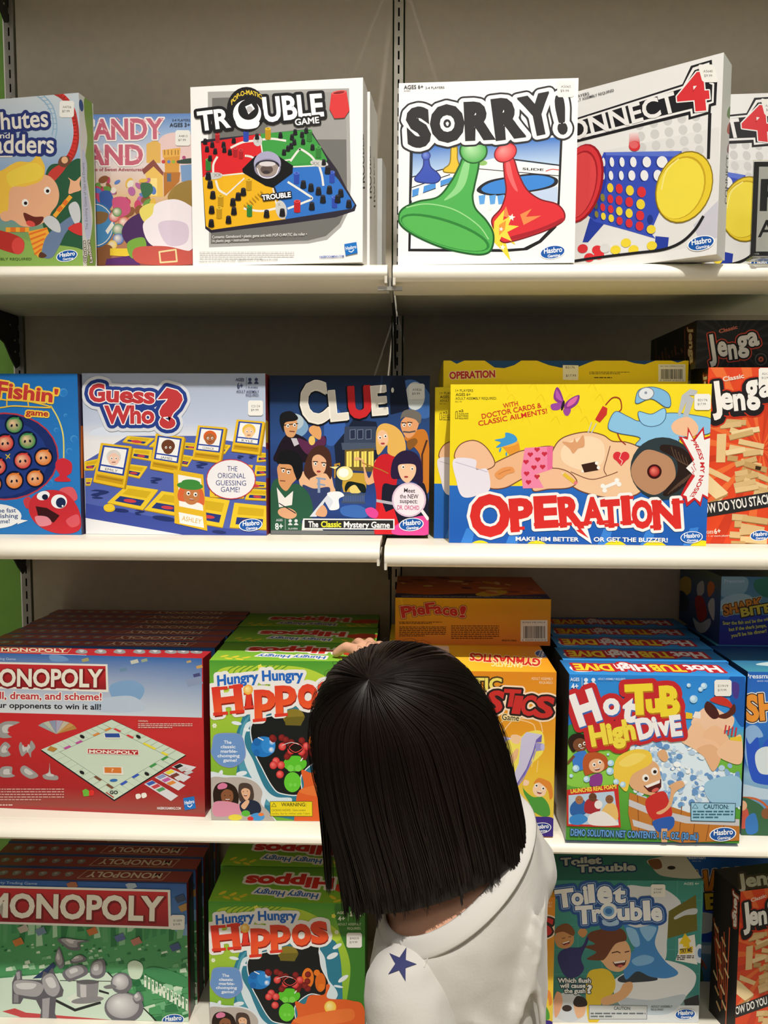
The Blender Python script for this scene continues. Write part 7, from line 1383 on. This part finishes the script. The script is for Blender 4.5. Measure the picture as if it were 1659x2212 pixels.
# --- orange tower game, lowest row
c = jenga_art(Carton('jenga4', BOX, 'orange and black block tower game box turned at an angle, lowest row', 'B8401F', side='2A2624'))
f = c.top; f.bg('232222'); f.z(1170, 1780, 3.39); f.to('title_lettering'); f.T('Jenga', 'DCD8D0', 1440, 470, 1800, 420, 100, wt=.06, out=[(16, '4a3a34')]); f.to('top_print'); c.done()
# ------------------------------------------------------------------ child reaching for a box
from mathutils.bvhtree import BVHTree
HAIR_ROWS = [ ((-0.0286, 0.8, 1.3044), (-0.0007, 0.8, 1.3047)), ((-0.0448, 0.7992, 1.3011), (0.0202, 0.7992, 1.3019)), ((-0.0601, 0.7978, 1.2946), (0.0377, 0.7978, 1.2963)), ((-0.0725, 0.7961, 1.2854), (0.0507, 0.7961, 1.2875)), ((-0.0826, 0.7942, 1.274), (0.0608, 0.7942, 1.2759)), ((-0.0889, 0.7921, 1.2589), (0.0691, 0.7921, 1.2626)), ((-0.0929, 0.7898, 1.2406), (0.076, 0.7898, 1.2469)), ((-0.0941, 0.7874, 1.2201), (0.0833, 0.7874, 1.2286)), ((-0.0911, 0.7848, 1.195), (0.0902, 0.7848, 1.2084)), ((-0.0866, 0.7821, 1.1676), (0.0966, 0.7821, 1.1875)), ((-0.0813, 0.7792, 1.1403), (0.103, 0.7792, 1.1652)), ((-0.0718, 0.7763, 1.1133), (0.108, 0.7763, 1.1454)), ((-0.0655, 0.7732, 1.0863), (0.111, 0.7732, 1.129)), ((-0.0602, 0.77, 1.057), (0.1113, 0.77, 1.1155)) ]
SHIRT_ROWS = [ ((-0.0276, 0.77, 0.6746), (0.1382, 0.77, 0.6813)), ((-0.0299, 0.77, 0.8021), (0.1386, 0.77, 0.808)), ((-0.0339, 0.77, 0.8771), (0.1388, 0.77, 0.8874)), ((-0.0378, 0.77, 0.9205), (0.1384, 0.77, 0.934)), ((-0.0392, 0.77, 0.9582), (0.1374, 0.77, 0.9801)), ((-0.0375, 0.77, 0.9948), (0.1375, 0.77, 1.0234)), ((-0.0334, 0.77, 1.0191), (0.1368, 0.77, 1.0592)), ((-0.0297, 0.77, 1.0313), (0.1335, 0.77, 1.0853)), ((-0.0265, 0.77, 1.0386), (0.1263, 0.77, 1.1111)), ((-0.0238, 0.77, 1.0415), (0.116, 0.77, 1.1297)) ]
M_skin = mat('skin', 'D8A588', rough=.5, spec=.35, noise=.05, nscale=40)
M_skin.node_tree.nodes['Principled BSDF'].inputs['Subsurface Weight'].default_value = .12
M_skin.node_tree.nodes['Principled BSDF'].inputs['Subsurface Radius'].default_value = (.012, .005, .003)
M_shirt = mat('white_jersey', 'BEBAB4', rough=.85, spec=.15, bump=.12, bscale=420, sheen=.2)
M_collar = mat('white_ribbing', 'C4C0BA', rough=.85, spec=.15)
M_navy = mat('navy_ink', '2B2F5C', rough=.8)
M_jean = mat('dark_denim', '2A3550', rough=.85, noise=.15, nscale=80)
M_hair = mat('dark_brown_hair', '120907', rough=.42, spec=.3, noise=.35, nscale=14)
M_eye = mat('eye_white', 'E8E4E0', rough=.2); M_iris = mat('iris', '2A1A12', rough=.2)
NP = lambda *a: np.array(a, float)
def ring(c, a, b, n=36): return [c + a * math.cos(t) + b * math.sin(t) for t in np.linspace(0, 2 * math.pi, n, endpoint=False)]
def loft(mb, rings, caps=True):
    n = len(rings[0]); k0 = len(mb.v)
    for r_ in rings: mb.v.extend([tuple(p) for p in r_])
    for i in range(len(rings) - 1):
        for j in range(n): a, b_ = k0 + i * n + j, k0 + i * n + (j + 1) % n; mb.f.append((a, b_, b_ + n, a + n))
    if caps: mb.f.append(tuple(k0 + j for j in range(n - 1, -1, -1))); mb.f.append(tuple(k0 + (len(rings) - 1) * n + j for j in range(n)))
def ball(mb, c, r, n=12):
    r = np.array(r if hasattr(r, '__len__') else (r, r, r), float); c = np.array(c, float)
    loft(mb, [ring(c + NP(0, 0, -r[2] * math.cos(t)), NP(r[0] * math.sin(t), 0, 0), NP(0, r[1] * math.sin(t), 0), n * 2) for t in np.linspace(.12, math.pi - .12, n)])
def limb(mb, pts, rad, n=14):     # tapered limb through joints, rounded ends
    for i in range(len(pts) - 1):
        p, q = np.array(pts[i], float), np.array(pts[i + 1], float); d = q - p; L = np.linalg.norm(d); d /= L
        u = np.cross(d, NP(0, 0, 1) if abs(d[2]) < .9 else NP(1, 0, 0)); u /= np.linalg.norm(u); w = np.cross(d, u)
        rr = []
        for t, s_ in ((-1, .15), (-.8, .6), (-.5, .87), (0, 1)): rr.append((p + d * t * rad[i], rad[i] * s_))
        for t, s_ in ((0, 1), (.5, .87), (.8, .6), (1, .15)): rr.append((q + d * t * rad[i + 1], rad[i + 1] * s_))
        loft(mb, [ring(c, u * r_, w * r_, n) for c, r_ in rr])
def fuse(mb, name, material, vox, smooth, parent=None):
    o = mb.build(name + '_tmp', material)
    bm = bmesh.new(); bm.from_mesh(o.data); bmesh.ops.recalc_face_normals(bm, faces=bm.faces); bm.to_mesh(o.data); bm.free()
    r_ = o.modifiers.new('r', 'REMESH'); r_.mode = 'VOXEL'; r_.voxel_size = vox; r_.use_smooth_shade = True
    s_ = o.modifiers.new('s', 'SMOOTH'); s_.factor = .5; s_.iterations = smooth
    dg = bpy.context.evaluated_depsgraph_get(); dg.update()
    me = bpy.data.meshes.new_from_object(o.evaluated_get(dg)); me.name = name
    bpy.data.objects.remove(o)
    me.materials.clear(); me.materials.append(material)
    o = bpy.data.objects.new(name, me); COL.objects.link(o); o.parent = parent
    me.polygons.foreach_set('use_smooth', [True] * len(me.polygons))
    return o
BZ = (0, 0, 0, 0, 0, .04, .10, .18, .30, .40)
def srow(i, d, k=1.0, up=0.0):
    L, Rr = np.array(SHIRT_ROWS[i][0]), np.array(SHIRT_ROWS[i][1]); a = (Rr - L) / 2; Bv = NP(.12, .97, BZ[i])
    nrm = np.cross(a, Bv); nrm /= np.linalg.norm(nrm)
    return (L + Rr) / 2 + nrm * up, a * k, Bv * d * k
# body: torso, neck, head, arms, legs as one surface
b = MB()
loft(b, [ring(NP(.055, .77, .56), NP(.07, 0, 0), NP(0, .06, 0))] + [ring(*srow(i, .062, .9)) for i in (0, 2, 4, 6, 8)] + [ring(*srow(9, .069, .97, .001)), ring(*srow(9, .066, .88, .008)), ring(*srow(9, .058, .70, .018)), ring(NP(.030, .785, 1.125), NP(.050, 0, -.002), NP(0, .050, 0)), ring(NP(.014, .80, 1.165), NP(.047, 0, 0), NP(0, .048, 0))])
ball(b, (0, .812, 1.205), (.066, .078, .092), 16); ball(b, (-.018, .848, 1.165), (.045, .045, .05))     # skull and jaw
F_ = NP(-.36, .92, -.14); F_ /= np.linalg.norm(F_); S_ = NP(.93, .36, 0)                                      # facing direction, her right
hc = NP(-.004, .815, 1.19)
limb(b, [hc + F_ * .078 + NP(0, 0, .012), hc + F_ * .092 + NP(0, 0, -.010)], [.006, .009])                    # nose
limb(b, [hc + F_ * .081 - S_ * .014 + NP(0, 0, -.036), hc + F_ * .083 + S_ * .014 + NP(0, 0, -.036)], [.004, .004])
for s_ in (-1, 1): ball(b, hc + S_ * s_ * .068 + NP(0, 0, -.002), (.010, .014, .022), 8)
RS = NP(.106, .795, 1.066); EL = NP(.082, 1.00, 1.085); WR = NP(-.034, 1.172, 1.174); PA = NP(-.0665, 1.232, 1.184)
limb(b, [RS, EL, WR], [.036, .028, .0185])
LSh = NP(.008, .738, .978); LE = NP(.012, .70, .83); LW = NP(-.01, .86, .74)
limb(b, [LSh, LE, LW], [.036, .028, .02])
# right hand: palm and five fingers resting on the green box
hd = PA - WR; hd /= np.linalg.norm(hd); sd = NP(hd[1], -hd[0], 0); sd /= np.linalg.norm(sd)                 # sd: toward the little finger
KN = ((-.0870, 1.2300, 1.1870), (-.0735, 1.2390, 1.1895), (-.0600, 1.2430, 1.1880), (-.0475, 1.2420, 1.1840))     # knuckles
TP = ((-.1160, 1.2480, 1.1755), (-.0920, 1.2850, 1.1760), (-.0705, 1.2960, 1.1760), (-.0490, 1.2850, 1.1750))     # finger tips
for k in range(4):
    kn, tp = NP(*KN[k]), NP(*TP[k]); rd = (.0076, .0079, .0076, .0066)[k]
    limb(b, [WR + sd * (k - 1.5) * .0075 + hd * .006, kn], [.0105, .0092])
    m1 = kn * .55 + tp * .45 + NP(0, 0, .0065); m2 = kn * .22 + tp * .78 + NP(0, 0, .0035)
    limb(b, [kn, m1, m2, tp], [rd * 1.15, rd * 1.08, rd, rd * .92], 12)
limb(b, [WR + hd * .020 - sd * .012, NP(-.0760, 1.2060, 1.1700), NP(-.0900, 1.2130, 1.1600), NP(-.1010, 1.2150, 1.1520)], [.0105, .0095, .0085, .0072], 12)
# left hand hanging in front
for k in range(4): limb(b, [LW + NP(-.012 + k * .008, .012, 0), LW + NP(-.02 + k * .014, .06, -.012), LW + NP(-.021 + k * .0145, .085, -.022), LW + NP(-.021 + k * .0145, .098, -.038)], [.010, .0085, .007, .0062], 10)
limb(b, [LW + NP(.012, .012, 0), LW + NP(.034, .034, -.004), LW + NP(.036, .058, -.010)], [.0095, .0085, .007], 10)
for s_, fx in ((-1, .02), (1, .105)):
    limb(b, [NP(.055 + s_ * .036, .775, .60), NP(fx, .80, .33), NP(fx, .785, .07)], [.058, .042, .028]); limb(b, [NP(fx, .785, .045), NP(fx - .01, .86, .028), NP(fx - .015, .90, .022)], [.034, .028, .020])
person = fuse(b, 'person', M_skin, .0026, 3)
tag(person, 'child with dark bob and white T-shirt seen from behind, one hand on a green box', 'person')
for s_ in (-1, 1):
    b = MB(); e0 = hc + F_ * .0705 + S_ * s_ * .028 + NP(0, 0, .014); ball(b, e0, .0105, 10); ey = b.build('eye', M_eye, person, smooth=True)
    b = MB(); ball(b, e0 + F_ * .0065, .0055, 8); b.build('iris', M_iris, ey, smooth=True)
# trousers
b = MB()
loft(b, [ring(NP(.055, .772, .55), NP(.085, 0, 0), NP(0, .074, 0)), ring(NP(.055, .77, .62), NP(.088, 0, 0), NP(0, .076, 0)), ring(NP(.055, .77, .72), NP(.082, 0, 0), NP(0, .068, 0))])
for s_, fx in ((-1, .02), (1, .105)): limb(b, [NP(.055 + s_ * .038, .775, .60), NP(fx, .80, .33), NP(fx, .785, .11)], [.066, .052, .042])
fuse(b, 'trousers', M_jean, .006, 4, person)
# T-shirt
b = MB()
DD = (.080, .082, .082, .082, .083, .084, .083, .080, .076, .072)
loft(b, [ring(*srow(i, DD[i]), 48) for i in range(10)] + [ring(*srow(9, .066, .90, -.006), 48)])
limb(b, [NP(.108, .80, 1.070), RS * .35 + EL * .65 + NP(0, 0, .004)], [.044, .040])
limb(b, [NP(.014, .738, .985), NP(.020, .722, .945), NP(.022, .715, .865)], [.046, .046, .044])
# folds in the cloth
for p, q, r0 in (((.126, .722, 1.085), (.098, .700, .97), .006), ((.060, .690, .985), (.125, .705, .92), .006), ((.028, .690, .99), (.060, .684, .90), .0055), ((.115, .71, 1.03), (.128, .72, .90), .005), ((.0, .684, .955), (.05, .68, .90), .006)):
    limb(b, [p, (np.array(p) + np.array(q)) / 2 + NP(.004, -.001, 0), q], [r0 * .5, r0, r0 * .5], 10)
shirt = fuse(b, 'shirt', M_shirt, .0042, 7, person)
b = MB(); limb(b, [NP(.000, .7085, 1.001), NP(.0095, .688, .950), NP(.0175, .682, .870)], [.0405, .0425, .0440], 20)
for p, q, r0 in (((-.020, .672, .990), (-.030, .660, .930), .005), ((.006, .655, .985), (.020, .645, .915), .006), ((-.032, .700, .985), (-.034, .690, .91), .005)):
    limb(b, [p, (np.array(p) + np.array(q)) / 2 + NP(.002, -.001, 0), q], [r0 * .5, r0, r0 * .5], 10)
sleeve = fuse(b, 'sleeve', M_shirt, .0042, 6, shirt)
tx = bpy.data.textures.new('cloth_folds', 'CLOUDS'); tx.noise_scale = .06
for o_ in (shirt, sleeve): dm = o_.modifiers.new('folds', 'DISPLACE'); dm.texture = tx; dm.strength = .007; dm.mid_level = .5; dm.texture_coords = 'LOCAL'
# ribbed collar, star and seams on the cloth
c0, a0, b0 = srow(9, .072, 1.0, .002); nrm = np.cross(a0, b0); nrm /= np.linalg.norm(nrm)
b = MB(); rr = []
NC = 72
for t in np.linspace(0, 2 * math.pi, NC, endpoint=False):
    e = a0 * math.cos(t) + b0 * math.sin(t); o_ = e / np.linalg.norm(e); sl = o_ * .75 - nrm * .66; up = o_ * .66 + nrm * .75
    rr.append([c0 + e * .995 + sl * (.0105 * math.cos(w)) + up * (.0020 * math.sin(w) + .0008) for w in np.linspace(0, 2 * math.pi, 12, endpoint=False)])
for i in range(NC):
    for j in range(12): b.poly([rr[i][j], rr[(i + 1) % NC][j], rr[(i + 1) % NC][(j + 1) % 12], rr[i][(j + 1) % 12]])
o = b.build('collar', M_collar, shirt, smooth=True); weld(o); o.data.polygons.foreach_set('use_smooth', [True] * len(o.data.polygons))
dg = bpy.context.evaluated_depsgraph_get(); dg.update()
tree = BVHTree.FromObject(shirt, dg); tree_s = BVHTree.FromObject(sleeve, dg)
def on_shirt(p, d, off):
    d = Vector(d).normalized(); h_, n_, i_, l_ = tree.ray_cast(Vector(p) - d * .3, d)
    g_ = tree_s.ray_cast(Vector(p) - d * .3, d)[0]
    if g_ is not None and (h_ is None or (g_ - (Vector(p) - d * .3)).length < (h_ - (Vector(p) - d * .3)).length): h_ = g_
    return np.array(h_ - d * off) if h_ is not None else None
sd_ = NP(.04, .84, -.54); sd_ /= np.linalg.norm(sd_); su = NP(.30, .50, .81); su -= sd_ * (su @ sd_); su /= np.linalg.norm(su); sv = np.cross(sd_, su)
b = MB(); sc0 = NP(-.0065, .69, 1.0385)
P_ = [sc0 + (su * math.cos(a) + sv * math.sin(a)) * (.0140 if i % 2 == 0 else .0052) for i, a in enumerate(np.linspace(0, 2 * math.pi, 10, endpoint=False))]
for i in range(10):
    e1, e2 = P_[i] - sc0, P_[(i + 1) % 10] - sc0; n_ = 7
    for q in range(n_):
        for w in range(n_ - q):
            for t3 in (((q, w), (q + 1, w), (q, w + 1)), ((q + 1, w), (q + 1, w + 1), (q, w + 1))):
                if max(x + y for x, y in t3) > n_: continue
                h3 = [on_shirt(sc0 + e1 * x / n_ + e2 * y / n_, sd_, .0009) for x, y in t3]
                if all(h_ is not None for h_ in h3): b.poly(h3)
b.build('star', M_navy, shirt)
def seam(pts, name):
    b = MB(); q = []
    for p in spl(pts, False, 10):
        h_ = on_shirt(p, sd_, .0003)
        if h_ is not None: q.append(h_)
    if len(q) > 3: limb(b, q, [.0006] * len(q), 6); b.build(name, M_collar, shirt, smooth=True)
seam([(.036, .69, 1.068), (.026, .69, 1.058), (.018, .69, 1.046), (.014, .69, 1.036)], 'sleeve_seam')
# hair: cap and hanging strands
HD = (.022, .042, .058, .068, .077, .084, .088, .089, .088, .085, .081, .076, .069, .060)
def hrow(v):     # v in 0..13
    i = min(int(v), len(HAIR_ROWS) - 2); k = v - i
    L = np.array(HAIR_ROWS[i][0]) * (1 - k) + np.array(HAIR_ROWS[i + 1][0]) * k; Rr = np.array(HAIR_ROWS[i][1]) * (1 - k) + np.array(HAIR_ROWS[i + 1][1]) * k
    return (L + Rr) / 2 + NP(0, .004 - .014 * (v / 13) ** 1.4 - .010 * max(0, 1 - v / 6), -.006 * max(0, 1 - v / 7)), (Rr - L) / 2, NP(.05, 1, 0) * (HD[i] * (1 - k) + HD[i + 1] * k)
def hpt(u, v, off=0.0):
    c, a, d = hrow(min(v, 12.999)); p = c + a * math.cos(u) + d * math.sin(u)
    o_ = a / np.linalg.norm(a) * math.cos(u) + d / np.linalg.norm(d) * math.sin(u)
    if v > 12.999: p = p + NP(-.004, 0, -.024) * (v - 12.999)
    if v < 2: o_ = o_ * (v / 2) + NP(0, 0, 1 - v / 2)
    return p + o_ * off
b = MB(); NU = 56; vs = np.linspace(0, 12.9, 34)
front = math.atan2(.95, -.30)
grid = [[hpt(u, v) for u in np.linspace(0, 2 * math.pi, NU, endpoint=False)] for v in vs]
for i in range(len(vs) - 1):
    for j in range(NU):
        u = 2 * math.pi * (j + .5) / NU; dv = abs((u - front + math.pi) % (2 * math.pi) - math.pi)
        if vs[i] > 5.6 and dv < R(48): continue
        b.poly([grid[i][j], grid[i][(j + 1) % NU], grid[i + 1][(j + 1) % NU], grid[i + 1][j]])
b.poly([p for p in grid[0]])
rh = random.Random(21)
def strand(pts, r_):
    k0 = len(b.v); n = len(pts)
    for i, p in enumerate(pts):
        w = r_ * (1 if i < n - 2 else (.7 if i == n - 2 else .25))
        d = np.array(pts[min(i + 1, n - 1)]) - np.array(pts[max(i - 1, 0)]); d /= (np.linalg.norm(d) + 1e-9)
        s1 = np.cross(d, NP(0, 1, .2)); s1 /= (np.linalg.norm(s1) + 1e-9); s2 = np.cross(d, s1)
        for a in (0, 2.094, 4.189): b.v.append(tuple(np.array(p) + (s1 * math.cos(a) + s2 * math.sin(a)) * w))
    for i in range(n - 1):
        for j in range(3): b.f.append((k0 + i * 3 + j, k0 + i * 3 + (j + 1) % 3, k0 + (i + 1) * 3 + (j + 1) % 3, k0 + (i + 1) * 3 + j))
tmp = b.build('tmp', M_hair); tree2 = BVHTree.FromPolygons([v.co.copy() for v in tmp.data.vertices], [tuple(p.vertices) for p in tmp.data.polygons]); bpy.data.objects.remove(tmp)
HC = Vector((-.004, .808, 1.215)); CW = (Vector((-.040, .725, 1.290)) - HC).normalized()
def hit(d, off):
    h_, n_, i_, l_ = tree2.ray_cast(HC, d)
    return None if h_ is None else h_ + d * off
def hang(ut, vend, off, wob, bunch, k):
    front_zone = abs((ut - front + math.pi) % (2 * math.pi) - math.pi) < R(47)
    vm = 5.5 if front_zone else 6.3
    M_ = (Vector(hpt(ut, vm)) - HC).normalized(); pts = []
    for s_ in np.linspace(.0, 1, 11):
        q = hit(CW.slerp(M_, s_).normalized(), off + wob * math.sin(s_ * 2.6))
        if q is not None: pts.append(np.array(q))
    if not front_zone:
        for v in np.linspace(vm + .5, vend, 11): pts.append(hpt(ut + bunch * (v - vm) / 7, v, off + wob * math.cos(v * .8)))
    for _i in range(3):
        for i in range(1, len(pts) - 1): pts[i] = pts[i] * .5 + (pts[i - 1] + pts[i + 1]) * .25
    return pts
for k in range(2600):
    ut = rh.uniform(R(150), R(395)) if k % 4 else rh.uniform(0, 2 * math.pi)
    bunch = .06 * math.sin(ut * 19) + .04 * math.sin(ut * 37 + 1) + .02 * math.sin(ut * 71)
    vend = 12.95 - .35 * max(0, math.sin(ut - math.pi)) + .45 * math.sin(ut * 27 + 2) * math.sin(ut * 11) + rh.uniform(-.5, .35)
    strand(hang(ut, vend, rh.uniform(.0003, .0034), .0005, bunch, k), rh.uniform(.0005, .0011))
for k in range(90):      # loose flyaway hairs
    ut = rh.choice([rh.uniform(R(160), R(205)), rh.uniform(R(335), R(385)), rh.uniform(R(0), R(360))])
    strand(hang(ut, rh.uniform(8, 13), .003, rh.uniform(.002, .006), rh.uniform(-.04, .04), k), .00018)
lock = [NP(-.0890, .795, 1.182), NP(-.0868, .795, 1.143), NP(-.0842, .795, 1.104), NP(-.0823, .795, 1.069), NP(-.0812, .795, 1.037)]
for k in range(60):      # thin lock hanging apart at the left
    o_ = NP(rh.gauss(0, .0026), rh.gauss(0, .008), 0); e = rh.uniform(.8, 1.0)
    q = spl(lock, False, 4); strand([p * 1 + o_ * (1 - .5 * i / len(q)) for i, p in enumerate(q[:int(len(q) * e)])], rh.uniform(.0005, .0009))
b.build('hair', M_hair, person, smooth=True)
